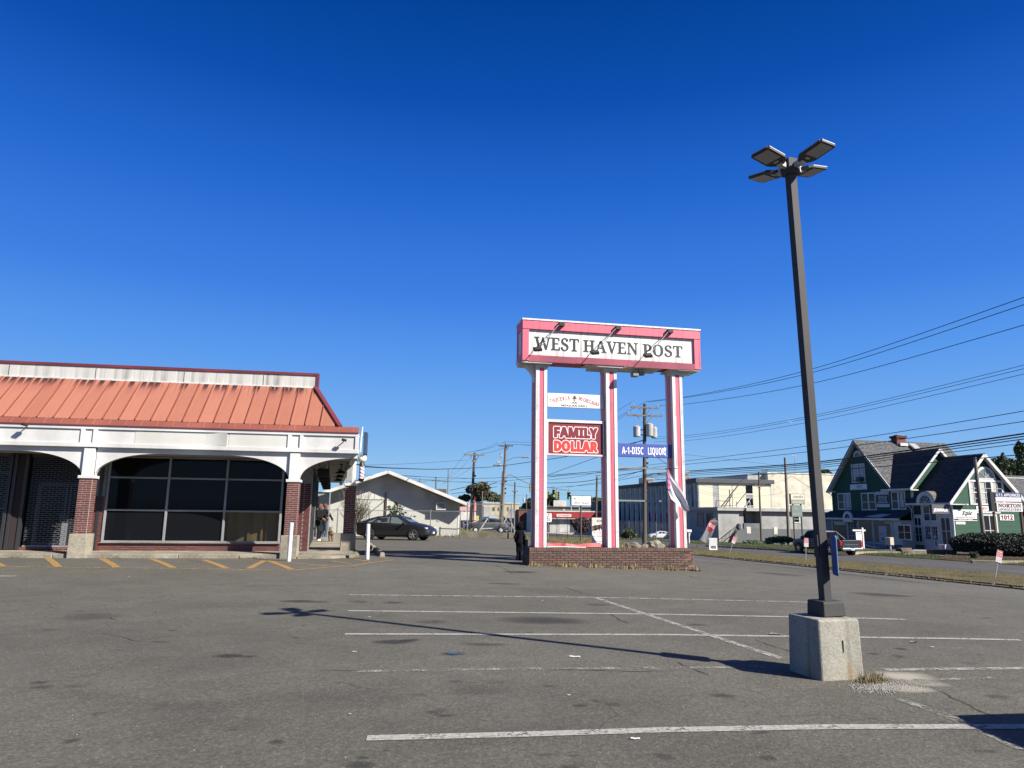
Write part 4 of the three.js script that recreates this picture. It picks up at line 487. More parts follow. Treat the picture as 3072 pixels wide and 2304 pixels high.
function wheel(parent, x, z, r, rim, w = .2) { const g = part('wheel', parent); g.position.set(x, r, z); const s = Math.sign(z); const L = new THREE.LatheGeometry([[r * .62, -w / 2], [r * .9, -w / 2], [r, -w * .32], [r, w * .32], [r * .9, w / 2], [r * .62, w / 2]].map((q) => new THREE.Vector2(...q)), 26).rotateX(Math.PI / 2); obj('tyre', L, M.rubber, g); const sp = [new THREE.TorusGeometry(r * .62, r * .035, 6, 24).translate(0, 0, s * w * .42), new THREE.CylinderGeometry(r * .15, r * .15, .03, 12).rotateX(Math.PI / 2).translate(0, 0, s * w * .42)]; for (let k = 0; k < 5; k++) sp.push(bx(-.035, .035, .03, r * .63, s * w * .38, s * w * .48).rotateZ(k * 2 * Math.PI / 5)); obj('rim', sp, rim, g); obj('brake_disc', new THREE.CylinderGeometry(r * .63, r * .63, .008, 18).rotateX(Math.PI / 2).translate(0, 0, s * w * .36), M.black, g); }
function archs(parent, xs, z, r, y) { const g = []; for (const x of xs) for (const s of [-1, 1]) { const q = new THREE.RingGeometry(r * .96, r * 1.15, 28); if (s < 0) q.rotateY(Math.PI); g.push(q.translate(x, y, s * (z + .008))); } obj('wheel_arch', g, M.black, parent); }
const SEDAN = [[-2.30, .42, .92, .955, .68, .60], [-2.22, .28, .97, 1.03, .80, .70], [-1.80, .22, .985, 1.12, .87, .68], [-1.25, .2, .97, 1.295, .90, .62], [-.75, .2, .955, 1.39, .905, .60], [-.2, .2, .94, 1.43, .905, .60], [.2, .2, .93, 1.415, .905, .60], [.62, .2, .92, 1.31, .90, .61], [1.12, .2, .905, 1.015, .89, .70], [1.55, .2, .85, .935, .87, .70], [2.0, .22, .74, .83, .83, .66], [2.22, .26, .63, .72, .76, .58], [2.32, .32, .54, .60, .62, .48]];
const SUVC = [[-2.25, .45, 1.0, 1.10, .74, .68], [-2.18, .30, 1.05, 1.40, .86, .68], [-1.85, .25, 1.06, 1.66, .91, .66], [-1.0, .25, 1.05, 1.73, .93, .66], [.1, .25, 1.03, 1.71, .93, .65], [.55, .25, 1.02, 1.58, .93, .66], [1.15, .25, 1.01, 1.10, .92, .76], [1.9, .27, .95, 1.04, .89, .74], [2.2, .3, .82, .92, .84, .66], [2.3, .36, .62, .70, .74, .56]];
function makeCar(o) { // nose towards +x
  const t = thing(o.name, o.label, o.cat || 'car', o.pos, o.turn, o.group), st = o.st || SEDAN, k = o.suv; t.rotation.z = o.tilt || 0;
  const body = mt(...o.col, .32, { metalness: .0 }); const paintM = new THREE.MeshPhysicalMaterial({ color: lin(...o.col), roughness: .5, clearcoat: .5, clearcoatRoughness: .12 });
  obj('body', loft(st), paintM, t);
  const gl = o.glass || M.glassDark;
  const side = k ? [[[-1.95, .12], [-1.72, .90], [-1.15, .93], [-1.15, .10]], [[-1.07, .10], [-1.07, .93], [-.12, .93], [-.12, .08]], [[-.04, .08], [-.04, .93], [.32, .90], [.92, .10]]] : [[[-1.55, .18], [-1.05, .84], [-.97, .86], [-.97, .12]], [[-.91, .12], [-.91, .86], [-.18, .93], [-.14, .10]], [[-.06, .10], [-.10, .93], [.30, .90], [.92, .12]]];
  for (const s of [-1, 1]) for (const p of side) obj('window', sidePane(st, p, s), gl, t);
  obj('windscreen', topPane(st, k ? 1.1 : 1.07, k ? .60 : .52), gl, t); obj('rear_window', topPane(st, k ? -2.17 : -1.75, k ? -1.9 : -.95), gl, t);
  const wx = k ? [-1.38, 1.42] : [-1.36, 1.36], r = k ? .36 : .325, wz = k ? .87 : .845; archs(t, wx, k ? .93 : .902, r, r + .02); for (const x of wx) for (const s of [-1, 1]) wheel(t, x, s * wz, r, o.rim || M.silver);
  for (const s of [-1, 1]) { obj('headlight', k ? rb(2.0, 2.16, .82, .96, s * .62 - .13, s * .62 + .13, .03) : rb(1.98, 2.16, .66, .755, s * .66 - .13, s * .66 + .10, .03), mt(.75, .75, .75, .15), t); obj('tail_light', k ? rb(-2.22, -2.1, 1.0, 1.3, s * .72 - .09, s * .72 + .09, .03) : rb(-2.27, -2.12, .84, .97, s * .66 - .14, s * .66 + .11, .03), mt(.35, .012, .012, .25), t); obj('mirror', rb(.72, .86, .93, 1.05, s * .97 - .10, s * .97 + .10, .04), paintM, t); for (const x of [-.55, .35]) obj('door_handle', rb(x - .22, x - .06, .80, .83, s * .90 - .012, s * .90 + .012, .008), k ? M.black : paintM, t); }
  obj('grille', rb(2.2, 2.325, .36, .50, -.42, .42, .03), M.black, t); obj('number_plate', bx(2.326, 2.334, .40, .51, -.16, .16), M.white, t); obj('rear_plate', bx(-2.315, -2.30, .66, .78, -.16, .16), M.white, t);
  obj('sill_trim', [bx(-.95, .95, .19, .26, -.885, .885)], M.black, t);
  return t;
}
const clearGlass = new THREE.MeshPhysicalMaterial({ color: lin(.45, .5, .5), roughness: .03, transmission: .0, metalness: 0, specularIntensity: .4 }); clearGlass.color = lin(.10, .12, .12);
{ const p = GX(1192, 43.2); makeCar({ name: 'parked_sedan', label: 'black sedan parked beside the pale gabled building, nose to the right', pos: p.setY(hgt(p.x, p.z) + .0), turn: -13 * DEG, col: [.006, .007, .009], rim: mt(.34, .34, .35, .4, { metalness: .4 }), glass: clearGlass }); }
{ const p = GX(1979, 112); makeCar({ name: 'parked_sedan', label: 'white sedan seen side-on between the two right columns of the plaza sign', pos: p.setY(p.y + .22), turn: Math.PI + 6 * DEG, col: [.6, .6, .6] }).scale.setScalar(.84); }
{ const p = GX(1526, 128); makeCar({ name: 'oncoming_car', label: 'dark grey SUV driving towards the viewer left of the plaza sign', pos: p, turn: -98 * DEG, col: [.06, .065, .07], st: SUVC, suv: 1 }); }
{ const p = GX(1427, 165); makeCar({ name: 'distant_car', label: 'white car on the side street behind the fence left of the poles', pos: p.setY(p.y + .4), turn: 80 * DEG, col: [.8, .8, .8] }); }
{ const p = GX(1398, 140); makeCar({ name: 'distant_car', label: 'dark car in the shade beside the white corner of the gabled building', pos: p.setY(p.y + .3), turn: 60 * DEG, col: [.05, .06, .07], st: SUVC, suv: 1 }); }
{ const p = GX(1462, 76); makeCar({ name: 'parked_car', label: 'dark grey car parked behind the low kerb and wire fence', pos: p.setY(p.y + .1), turn: 186 * DEG, col: [.045, .05, .056], tilt: 0 }); }
{ const p = GX(1555 + 20, 175); }
// car outside the picture on the right: its shadow falls on the parking line
makeCar({ name: 'parked_car', label: 'grey car just outside the right picture edge, only its shadow in view', pos: [7.60, 0, -4.76], turn: 4 * DEG, col: [.2, .2, .21], st: SUVC, suv: 1 });
// pickup
{
  const p = GX(2470, 49.5); const t = thing('pickup_truck', 'dark crew cab pickup truck parked on the road edge before the green house', 'pickup truck', p.setY(hgt(p.x, p.z)), (90 + 12) * DEG + 4 * DEG); t.scale.setScalar(.88);
  const pm = new THREE.MeshPhysicalMaterial({ color: lin(.008, .011, .018), roughness: .4, clearcoat: .4, clearcoatRoughness: .15 });
  const cab = [[-.55, .45, 1.12, 1.30, .93, .74], [-.42, .42, 1.13, 1.76, .94, .68], [-.1, .40, 1.13, 1.82, .95, .68], [.75, .40, 1.12, 1.82, .95, .68], [1.15, .40, 1.11, 1.74, .95, .69], [1.70, .40, 1.09, 1.16, .95, .80], [2.35, .42, 1.06, 1.13, .93, .80], [2.62, .45, .95, 1.04, .90, .74], [2.78, .50, .72, .82, .84, .66]];
  obj('cab', loft(cab), pm, t);
  for (const s of [-1, 1]) { obj('window', sidePane(cab, [[-.30, .1], [-.22, .92], [.42, .94], [.42, .1]], s), M.glassDark, t); obj('window', sidePane(cab, [[.50, .1], [.50, .94], [1.0, .90], [1.45, .1]], s), M.glassDark, t); obj('bed_side', [rb(-2.72, -.52, .45, 1.14, s * .93 - .05, s * .93 + .05, .03)], pm, t); obj('bed_rail', rb(-2.72, -.52, 1.14, 1.18, s * .93 - .06, s * .93 + .06, .01), M.black, t); obj('tail_light', rb(-2.80, -2.70, .74, 1.10, s * .90 - .085, s * .90 + .085, .02), mt(.42, .012, .015, .2), t); obj('headlight', rb(2.60, 2.72, .84, .98, s * .68 - .14, s * .68 + .14, .03), mt(.7, .7, .7, .2), t); obj('mirror', rb(1.25, 1.40, 1.10, 1.32, s * 1.06 - .10, s * 1.06 + .10, .03), M.black, t); obj('sail_panel', beam([-.42, 1.76, s * .66], [-1.15, 1.18, s * .88], .05, .03), M.grey, t); }
  obj('windscreen', topPane(cab, 1.66, 1.12), M.glassDark, t); obj('rear_window', bx(-.60, -.57, 1.22, 1.70, -.62, .62), M.glassDark, t); 
  obj('bed_floor', [bx(-2.72, -.5, .58, .66, -.9, .9), bx(-.56, -.5, .6, 1.16, -.9, .9)], M.black, t);
  obj('tailgate', rb(-2.80, -2.70, .64, 1.17, -.80, .80, .03), pm, t); obj('tailgate_handle', rb(-2.82, -2.79, 1.00, 1.08, -.10, .10, .01), M.darkMetal, t);
  const l = decal('tailgate_lettering', 1.30, .13, -.65, .78, 0, (c, w, h) => { c.fillStyle = '#171c26'; c.fillRect(0, 0, w, h); fit(c, 'CHEVROLET', 8, h - 10, w - 16, h - 22, 'bold $ sans-serif', '#7c838b'); }, t, 512, { rough: .35 }); l.position.set(-2.803, 0, 0); l.rotation.y = -Math.PI / 2;
  obj('bumper', [rb(-2.92, -2.74, .42, .60, -.90, .90, .04)], mt(.50, .50, .50, .25, { metalness: .8 }), t); const np = decal('number_plate', .30, .15, -.15, .44, 0, (c, w, h) => { c.fillStyle = '#dfe8f2'; c.fillRect(0, 0, w, h); c.fillStyle = '#6f9fd0'; c.fillRect(0, 0, w, h * .2); fit(c, 'BK 713', w * .12, h * .85, w * .76, h * .5, 'bold $ sans-serif', '#28406a'); }, t, 128); np.position.set(-2.925, 0, 0); np.rotation.y = -Math.PI / 2;
  archs(t, [-1.62, 1.92], .975, .40, .42); for (const x of [-1.62, 1.92]) for (const s of [-1, 1]) wheel(t, x, s * .875, .40, M.chrome, .24); obj('chassis', [bx(-2.6, 2.6, .34, .48, -.6, .6)], M.black, t);
  for (const s of [1]) { const d = decal('door_lettering', .62, .22, .45, .70, 0, (c, w, h) => { c.fillStyle = '#0a0d12'; c.fillRect(0, 0, w, h); fit(c, 'Am', w * .05, h * .8, w * .8, h * .6, 'italic bold $ serif', '#dfe6e6'); }, t, 128); d.position.z = -.985; d.rotation.y = Math.PI; d.position.x = 1.52; }
}
// ---------- people and a dog ----------
function figure(bones, size, res = 72) { // bones: [a, b, ra, rb, colour]; one continuous skin with tapering limbs
  const mc = new MarchingCubes(res, new THREE.MeshBasicMaterial(), false, false, 60000), n = res, half = n / 2; mc.isolation = 0;
  const B = bones.map(([a, b, ra, rb2, col]) => { const A = V3(...a), Bv = V3(...b), d = Bv.clone().sub(A); return { A, d, l2: Math.max(1e-9, d.lengthSq()), ra, rb: rb2, col }; });
  const dist = (p, b) => { const x = p.x - b.A.x, y = p.y - b.A.y, z = p.z - b.A.z, t = Math.max(0, Math.min(1, (x * b.d.x + y * b.d.y + z * b.d.z) / b.l2)); return Math.hypot(x - b.d.x * t, y - b.d.y * t, z - b.d.z * t) - (b.ra + (b.rb - b.ra) * t); };
  const p = V3(0, 0, 0), K = .022;
  for (let k = 0; k < n; k++) for (let j = 0; j < n; j++) for (let i = 0; i < n; i++) { p.set((i - half) / half * size, (j - half) / half * size + size, (k - half) / half * size); let s = 0; for (const b of B) { const q = dist(p, b); if (q < .25) s += Math.exp(-q / K); } mc.field[i + j * n + k * n * n] = s > 0 ? K * Math.log(s) : -.25; }
  mc.update(); const c = mc.count, P = mc.positionArray.slice(0, c * 3), N = mc.normalArray.slice(0, c * 3), C = new Float32Array(c * 3);
  for (let i = 0; i < c; i++) { P[i * 3] *= size; P[i * 3 + 1] = P[i * 3 + 1] * size + size; P[i * 3 + 2] *= size; p.set(P[i * 3], P[i * 3 + 1], P[i * 3 + 2]); let best = 9, col; for (const b of B) { const q = dist(p, b); if (q < best) { best = q; col = b.col; } } C.set(col, i * 3); }
  const g = new THREE.BufferGeometry(); g.setAttribute('position', new THREE.BufferAttribute(P, 3)); g.setAttribute('normal', new THREE.BufferAttribute(N, 3)); g.setAttribute('color', new THREE.BufferAttribute(C, 3)); return g;
}
function human(o) { // facing +z; h = standing height
  const h = o.h, S = (v) => v.map((q) => q * h), k = o.cols, J = o.j, bones = [], add = (a, b, ra, rb2, c) => bones.push([S(a), S(b), ra * h, rb2 * h, c]);
  add([0, .53, 0], [0, .66, .005], .075, .072, k.top); add([0, .66, .005], [0, .78, -.005], .076, .074, k.top); add([-.07, .79, -.005], [.07, .79, -.005], .052, .052, k.top); add([-.035, .52, 0], [.035, .52, 0], .070, .070, k.legs);
  add([0, .80, 0], [0, .87, .012], .036, .032, k.skin); add([0, .915, .012], [0, .945, .008], .052, .055, k.skin); add([0, .885, .022], [0, .885, .030], .036, .03, k.skin); add([0, .905, .066], [0, .900, .070], .010, .010, k.skin); add([-.055, .91, 0], [.055, .91, 0], .014, .014, k.skin);
  for (const [s, a] of [[-1, J.l], [1, J.r]]) {
    add([s * .105, .79, -.005], a.elbow, .040, .031, k.top); add(a.elbow, a.wrist, .031, .023, k.top); const w = V3(...a.wrist), d = w.clone().sub(V3(...a.elbow)).normalize(), palm = w.clone().addScaledVector(d, .035); add(a.wrist, palm.toArray(), .017, .020, k.skin);
    const side = V3(0, 0, 1).cross(d).normalize(); for (let f = 0; f < 4; f++) { const q = palm.clone().addScaledVector(side, (f - 1.5) * .0105), m = q.clone().addScaledVector(d, .022), e = m.clone().addScaledVector(d, [.014, .02, .018, .012][f]).add(V3(0, -.004, .008)); add(q.toArray(), m.toArray(), .0062, .0058, k.skin); add(m.toArray(), e.toArray(), .0058, .005, k.skin); } const th = w.clone().addScaledVector(d, .015).add(V3(0, 0, .018)); add(th.toArray(), th.clone().addScaledVector(d, .025).add(V3(0, 0, .012)).toArray(), .007, .006, k.skin);
    add([s * .05, .51, 0], a.knee, .066, .045, k.legs); add(a.knee, a.ankle, .044, .030, k.legs); if (o.flare) add([a.ankle[0], a.ankle[1] + .07, a.ankle[2]], [a.ankle[0], a.ankle[1] + .0, a.ankle[2]], .036, .046, k.legs); add([a.ankle[0], a.ankle[1] - .022, a.ankle[2]], [a.ankle[0], a.ankle[1] - .028, a.ankle[2] + .075], .026, .022, k.shoe);
  }
  if (o.hem) add([0, .50, 0], [0, .56, 0], .088, .08, k.top);
  const t = thing('person', o.label, 'person', o.pos, o.turn); raw('body', figure(bones, h * .56, o.res || 84), new THREE.MeshPhysicalMaterial({ roughness: .95, vertexColors: true, specularIntensity: .2 }), t);
  const hair = new THREE.IcosahedronGeometry(o.hair * h, 4); const q = hair.attributes.position; for (let i = 0; i < q.count; i++) { const x = q.getX(i), y = q.getY(i), z = q.getZ(i), w = 1 + (o.curl || 0) * (nE(x * 3 + .5, y * 3 + z * 2) - .5); q.setXYZ(i, x * w, y * w * .92, z * w - (z > 0 ? z * .45 : 0)); } hair.computeVertexNormals(); obj(o.cap ? 'cap' : 'hair', hair.translate(0, (o.cap ? .952 : .945) * h, -.008 * h), o.hairM, t); if (o.cap) obj('cap_peak', rb(-.05 * h, .05 * h, .945 * h, .955 * h, .03 * h, .12 * h, .004), o.hairM, t);
  return t;
}
const K0 = [.006, .006, .009];
{ const p = GT(1558, 1682); human({ label: 'small person in black with big curly hair walking past the planter end', h: 1.30, pos: p.setY(hgt(p.x, p.z)), turn: 195 * DEG, hair: .115, curl: .55, hem: true, flare: true, hairM: M.blackCloth, cols: { top: K0, legs: [.005, .006, .010], skin: [.05, .03, .022], shoe: [.01, .01, .01] }, j: { l: { elbow: [-.155, .64, .02], wrist: [-.12, .56, .10], knee: [-.045, .28, .02], ankle: [-.05, .05, -.05] }, r: { elbow: [.150, .645, .02], wrist: [.10, .58, .10], knee: [.04, .285, .05], ankle: [.045, .05, .03] } } }).scale.set(.80, .89, .85); const b = thing('shoulder_bag', 'small dark bag hanging at the side of the small person in black', 'bag', V3(p.x + .17, p.y + .44, p.z - .02), .3); obj('bag', rb(-.03, .09, 0, .24, -.1, .1, .03), M.blackCloth, b); obj('strap', tube([[.03, .23, -.06], [.0, .40, 0], [.03, .23, .06]], .01, 12, 5), M.blackCloth, b); }
{ const p = sloc( 7.1, .28, -13.8); human({ label: 'person in red cap and dark jacket on the shop side walk behind the glass door', h: 1.72, pos: p, turn: 150 * DEG, hair: .066, cap: true, hairM: mt(.50, .03, .03, .8), cols: { top: [.02, .022, .035], legs: [.10, .13, .20], skin: [.26, .14, .09], shoe: [.03, .03, .03] }, j: { l: { elbow: [-.16, .66, .05], wrist: [-.12, .58, .16], knee: [-.05, .28, .03], ankle: [-.06, .05, 0] }, r: { elbow: [.17, .66, .02], wrist: [.15, .57, .15], knee: [.06, .28, .02], ankle: [.07, .05, -.02] } } }); }
{ const p = sloc( 6.88, .28, -10.4); human({ label: 'person in black with white shoes standing by the shop wall under the arcade', h: 1.70, pos: p, turn: 60 * DEG, hair: .064, hairM: mt(.01, .008, .008, .9), cols: { top: [.012, .012, .013], legs: [.016, .018, .022], skin: [.14, .08, .055], shoe: [.8, .8, .8] }, j: { l: { elbow: [-.14, .64, .07], wrist: [-.10, .60, .18], knee: [-.06, .29, .06], ankle: [-.06, .05, .03] }, r: { elbow: [.14, .64, .06], wrist: [.09, .61, .17], knee: [.06, .28, .03], ankle: [.07, .05, -.06] } } }); }
{
  const c = [.16, .11, .07], d = [.05, .04, .035], bones = [[[-.20, .40, 0], [.05, .39, 0], .085, .10, c], [[.05, .39, 0], [.22, .40, 0], .10, .105, c], [[.22, .44, 0], [.33, .54, 0], .065, .055, c], [[.33, .56, 0], [.40, .56, 0], .058, .05, c], [[.40, .55, 0], [.47, .535, 0], .034, .026, d], [[-.25, .42, 0], [-.40, .50, 0], .022, .012, c]];
  for (const s of [-1, 1]) { bones.push([[.20, .36, s * .06], [.19, .20, s * .06], .042, .028, c], [[.19, .20, s * .06], [.20, .03, s * .06], .026, .022, c], [[.20, .02, s * .06], [.235, .018, s * .06], .024, .02, d], [[-.21, .38, s * .06], [-.15, .24, s * .065], .055, .034, c], [[-.15, .24, s * .065], [-.245, .15, s * .065], .028, .02, c], [[-.245, .15, s * .065], [-.22, .03, s * .065], .02, .02, c], [[-.22, .02, s * .065], [-.185, .018, s * .065], .023, .02, d], [[.35, .60, s * .035], [.335, .66, s * .05], .018, .008, d]); }
  const t = thing('dog', 'brown dog standing on the shop side walk behind the corner pier', 'dog', sloc( 7.42, .28, -10.2), 1.9); raw('body', figure(bones, .48, 72), new THREE.MeshStandardMaterial({ roughness: .95, vertexColors: true }), t);
}
// ---------- green house across the road ----------
const rayIn = (g, a, b) => { const o = V3(0, EYE, 0).sub(g.position).applyAxisAngle(V3(0, 1, 0), -g.rotation.y), d = ray(a, b).applyAxisAngle(V3(0, 1, 0), -g.rotation.y); return [o, d]; };
const inX = (g, a, b, x) => { const [o, d] = rayIn(g, a, b), t = (x - o.x) / d.x; return [o.z + d.z * t, o.y + d.y * t]; };
const inZ = (g, a, b, z) => { const [o, d] = rayIn(g, a, b), t = (z - o.z) / d.z; return [o.x + d.x * t, o.y + d.y * t]; };
function onWall(axis, at, a0, a1, b0, b1, d0, d1) { return axis === 'x' ? bx(at - d1, at - d0, b0, b1, a0, a1) : bx(a0, a1, b0, b1, at + d0, at + d1); }
function pane(axis, at, a0, a1, b0, b1, parent, o = {}) { // framed window, sashes and glazing bars on a wall
  const w = part(o.name || 'window', parent), t = o.trim ?? .11, fm = o.frame || M.white; const B = (...q) => onWall(axis, at, ...q);
  obj('frame', [B(a0, a1, b1 - t, b1, .0, .05), B(a0 - .03, a1 + .03, b0 - .02, b0 + t * .8, .0, .07), B(a0, a0 + t, b0 + t * .8, b1 - t, 0, .05), B(a1 - t, a1, b0 + t * .8, b1 - t, 0, .05)], fm, w);
  const x0 = a0 + t, x1 = a1 - t, y0 = b0 + t * .8, y1 = b1 - t, n = o.cols || 1; const bars = [];
  for (let i = 1; i < n; i++) { const x = x0 + (x1 - x0) * i / n; bars.push(B(x - (o.bar ?? .05), x + (o.bar ?? .05), y0, y1, 0, .045)); }
  for (const f of o.rails || [.5]) { const y = y0 + (y1 - y0) * f; for (let i = 0; i < n; i++) { const xa = x0 + (x1 - x0) * i / n + (i ? (o.bar ?? .05) : 0), xb = x0 + (x1 - x0) * (i + 1) / n - (i < n - 1 ? (o.bar ?? .05) : 0); bars.push(B(xa, xb, y - .025, y + .025, 0, .04)); } }
  if (bars.length) obj('sash_bar', bars, fm, w);
  obj('glass', B(x0, x1, y0, y1, .004, .012), o.glass || M.glassDark, w); if (o.curtain) for (const [c0, c1] of o.curtain) obj('curtain', B(x0 + (x1 - x0) * c0, x0 + (x1 - x0) * c1, y0 + (y1 - y0) * .06, y1, .012, .016), M.curtain, w);
  return w;
}
function siding(axis, at, outline, rowH, mat) { // lapped boards clipped to a convex outline
  const ys = outline.map((p) => p[1]), lo = Math.min(...ys), hi = Math.max(...ys), out = [];
  const span = (y) => { const xs = []; for (let i = 0; i < outline.length; i++) { const a = outline[i], b = outline[(i + 1) % outline.length]; if ((a[1] - y) * (b[1] - y) <= 0 && a[1] !== b[1]) xs.push(a[0] + (b[0] - a[0]) * (y - a[1]) / (b[1] - a[1])); } return xs.length > 1 ? [Math.min(...xs), Math.max(...xs)] : null; };
  for (let y = lo; y < hi - .02; y += rowH) { const y1 = Math.min(hi, y + rowH), s = span(Math.min(hi - .005, y + .01)), e = span(Math.min(hi - .002, y1 - .004)); if (!s || !e) continue; const q = (a, b, d) => (axis === 'z' ? [a, b, at + d] : [at - d, b, a]); const P = [q(s[0], y, .022), q(s[1], y, .022), q(e[1], y1, .002), q(e[0], y1, .002), q(s[0], y, .0), q(s[1], y, 0)]; const pos = axis === 'z' ? [P[0], P[1], P[2], P[0], P[2], P[3], P[4], P[5], P[1], P[4], P[1], P[0]] : [P[0], P[2], P[1], P[0], P[3], P[2], P[4], P[1], P[5], P[4], P[0], P[1]]; const g = new THREE.BufferGeometry(); g.setAttribute('position', new THREE.Float32BufferAttribute(pos.flat(), 3)); g.computeVertexNormals(); out.push(g); }
  return merge(out);
}
const slab = (a, b, c, d, th = .12) => { const n = b.clone().sub(a).cross(d.clone().sub(a)).normalize().multiplyScalar(-th); const lo = [a, b, c, d].map((p) => p.clone().add(n)), P = [a, b, c, d, ...lo]; const f = [[0, 1, 2, 3], [7, 6, 5, 4], [0, 4, 5, 1], [1, 5, 6, 2], [2, 6, 7, 3], [3, 7, 4, 0]], pos = []; for (const [i, j, k, l] of f) for (const m of [i, j, k, i, k, l]) pos.push(P[m].x, P[m].y, P[m].z); const g = new THREE.BufferGeometry(); g.setAttribute('position', new THREE.Float32BufferAttribute(pos, 3)); g.computeVertexNormals(); return g; };
const slopeUV = (g, s = 1) => { const p = g.attributes.position, u = new Float32Array(p.count * 2); for (let i = 0; i < p.count; i++) { u[i * 2] = (p.getX(i) + p.getZ(i)) * s; u[i * 2 + 1] = p.getY(i) * 1.35 * s; } g.setAttribute('uv', new THREE.BufferAttribute(u, 2)); return g; };
const house = thing('green_house', 'dark green wooden house with steep shingled gables, white trim and shop fronts', 'house', V3(35.54, 0, -58), A12);
{
  const Y0 = -1.2, GD = M.greenDark, GR = M.green;
  const roofPart = (name, a, b, c, d, m = M.shingle, parent = house) => raw(name, slopeUV(slab(V3(...a), V3(...b), V3(...c), V3(...d))), m, parent);
  // main block
  obj('wall', [bx(.02, 10, Y0, 4.35, -14.7, -6.9), polyX([[-14.7, 4.35], [-6.5, 4.35], [-10.55, 8.75]], .02, 9.8)], GD, house);
  raw('clapboard', siding('x', .02, [[-14.7, Y0], [-6.9, Y0], [-6.9, 4.35], [-10.55, 8.75], [-14.7, 4.35]], .125), M.green, house);
  const mr = roofPart('roof', [-.45, 9.02, -10.55], [-.45, 4.18, -6.0], [10.3, 4.18, -6.0], [10.0, 9.02, -10.55]); roofPart('roof', [-.45, 9.02, -10.55], [10.0, 9.02, -10.55], [10.3, 4.18, -15.1], [-.45, 4.18, -15.1]);
  obj('rake_board', [beam([-.40, 8.86, -10.55], [-.40, 4.15, -15.02], .10, .24), beam([-.40, 8.86, -10.55], [-.40, 4.15, -6.08], .05, .20)], M.white, house); obj('soffit', [slab(V3(-.42, 8.78, -10.55), V3(-.42, 4.1, -14.95), V3(.02, 4.1, -14.95), V3(.02, 8.78, -10.55), .03)], M.white, house); obj('eave_return', [bx(-.42, .1, 4.10, 4.26, -15.2, -14.2)], M.white, house);
  obj('chimney', [bx(4.1, 5.1, 8.5, 9.35, -10.9, -10.1)], wallMat, mr); obj('chimney_crown', [bx(4.0, 5.2, 9.35, 9.55, -11, -10)], brickMatRed[1], mr); obj('chimney_flashing', [bx(4.3, 5.15, 8.55, 8.82, -10.08, -9.9)], M.white, mr); obj('chimney_cap', [bx(4.3, 4.9, 9.62, 9.66, -10.8, -10.2), bx(4.35, 4.4, 9.55, 9.62, -10.7, -10.65), bx(4.8, 4.85, 9.55, 9.62, -10.4, -10.35)], M.steel, mr);
  obj('skylight', [slab(V3(5.3, 8.72, -10.1), V3(5.5, 8.1, -9.5), V3(6.2, 8.1, -9.5), V3(6.0, 8.72, -10.1), -.16)], M.silver, mr);
  obj('corner_board', [bx(-.04, .1, Y0, 4.3, -14.8, -14.6)], M.green, house); obj('downpipe', [tube([[-.38, 4.1, -14.95], [-.05, 3.85, -14.8], [-.05, 1, -14.8], [-.05, -1, -14.8]], .05)], M.white, house);
  // middle gable
  obj('wall', [bx(.02, 5.8, Y0, 4.3, -6.9, -4.1), poly([[.02, 4.3], [5.8, 4.3], [2.92, 7.4]], -8.5, -4.1)], GD, house);
  raw('clapboard', siding('z', -4.1, [[.02, 2.0], [5.8, 2.0], [5.8, 4.3], [2.92, 7.42], [.02, 4.3]], .125), GR, house); raw('clapboard', siding('x', .02, [[-6.9, Y0], [-4.1, Y0], [-4.1, 4.35], [-6.9, 4.35]], .125), M.green, house);
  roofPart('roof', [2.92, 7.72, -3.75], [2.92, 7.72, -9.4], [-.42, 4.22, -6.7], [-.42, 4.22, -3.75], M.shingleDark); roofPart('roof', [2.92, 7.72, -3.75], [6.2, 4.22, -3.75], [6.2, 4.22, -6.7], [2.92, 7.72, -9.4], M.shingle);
  obj('rake_board', [beam([2.92, 7.62, -3.72], [-.40, 4.14, -3.72], .06, .20), beam([2.92, 7.62, -3.72], [6.16, 4.14, -3.72], .06, .20)], M.white, house); obj('eave_trim', [bx(-.46, -.30, 4.02, 4.20, -7.3, -3.7), bx(-.46, .35, 4.02, 4.10, -4.05, -3.7)], M.white, house); obj('soffit', [bx(-.3, .02, 4.02, 4.05, -7.0, -4.1), slab(V3(2.92, 7.55, -3.74), V3(6.1, 4.12, -3.74), V3(6.1, 4.12, -4.1), V3(2.92, 7.55, -4.1), .02)], M.white, house);
  obj('corner_board', [bx(-.03, .12, 2.6, 4.02, -4.2, -4.04)], M.white, house);
  // front wing
  obj('wall', [bx(.02, 6.6, Y0, 3.0, -4.1, -.02), poly([[.02, 3.0], [6.6, 3.0], [3.31, 6.55]], -6, -.02)], GD, house);
  raw('clapboard', siding('z', 0, [[.02, -.9], [6.6, -.9], [6.6, 3.0], [3.31, 6.55], [.02, 3.0]], .10), GR, house);
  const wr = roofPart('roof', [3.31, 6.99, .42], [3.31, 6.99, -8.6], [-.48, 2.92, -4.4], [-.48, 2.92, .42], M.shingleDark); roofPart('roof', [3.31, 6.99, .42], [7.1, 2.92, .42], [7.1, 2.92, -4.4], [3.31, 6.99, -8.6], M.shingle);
  obj('rake_board', [beam([3.31, 6.86, .40], [-.42, 2.86, .40], .06, .24), beam([3.31, 6.86, .40], [7.04, 2.86, .40], .06, .24)], M.white, house); obj('soffit', [slab(V3(3.31, 6.76, .38), V3(7.0, 2.8, .38), V3(7.0, 2.8, .02), V3(3.31, 6.76, .02), .02), slab(V3(3.31, 6.76, .38), V3(3.31, 6.76, .02), V3(-.4, 2.8, .02), V3(-.4, 2.8, .38), .02)], M.white, house);
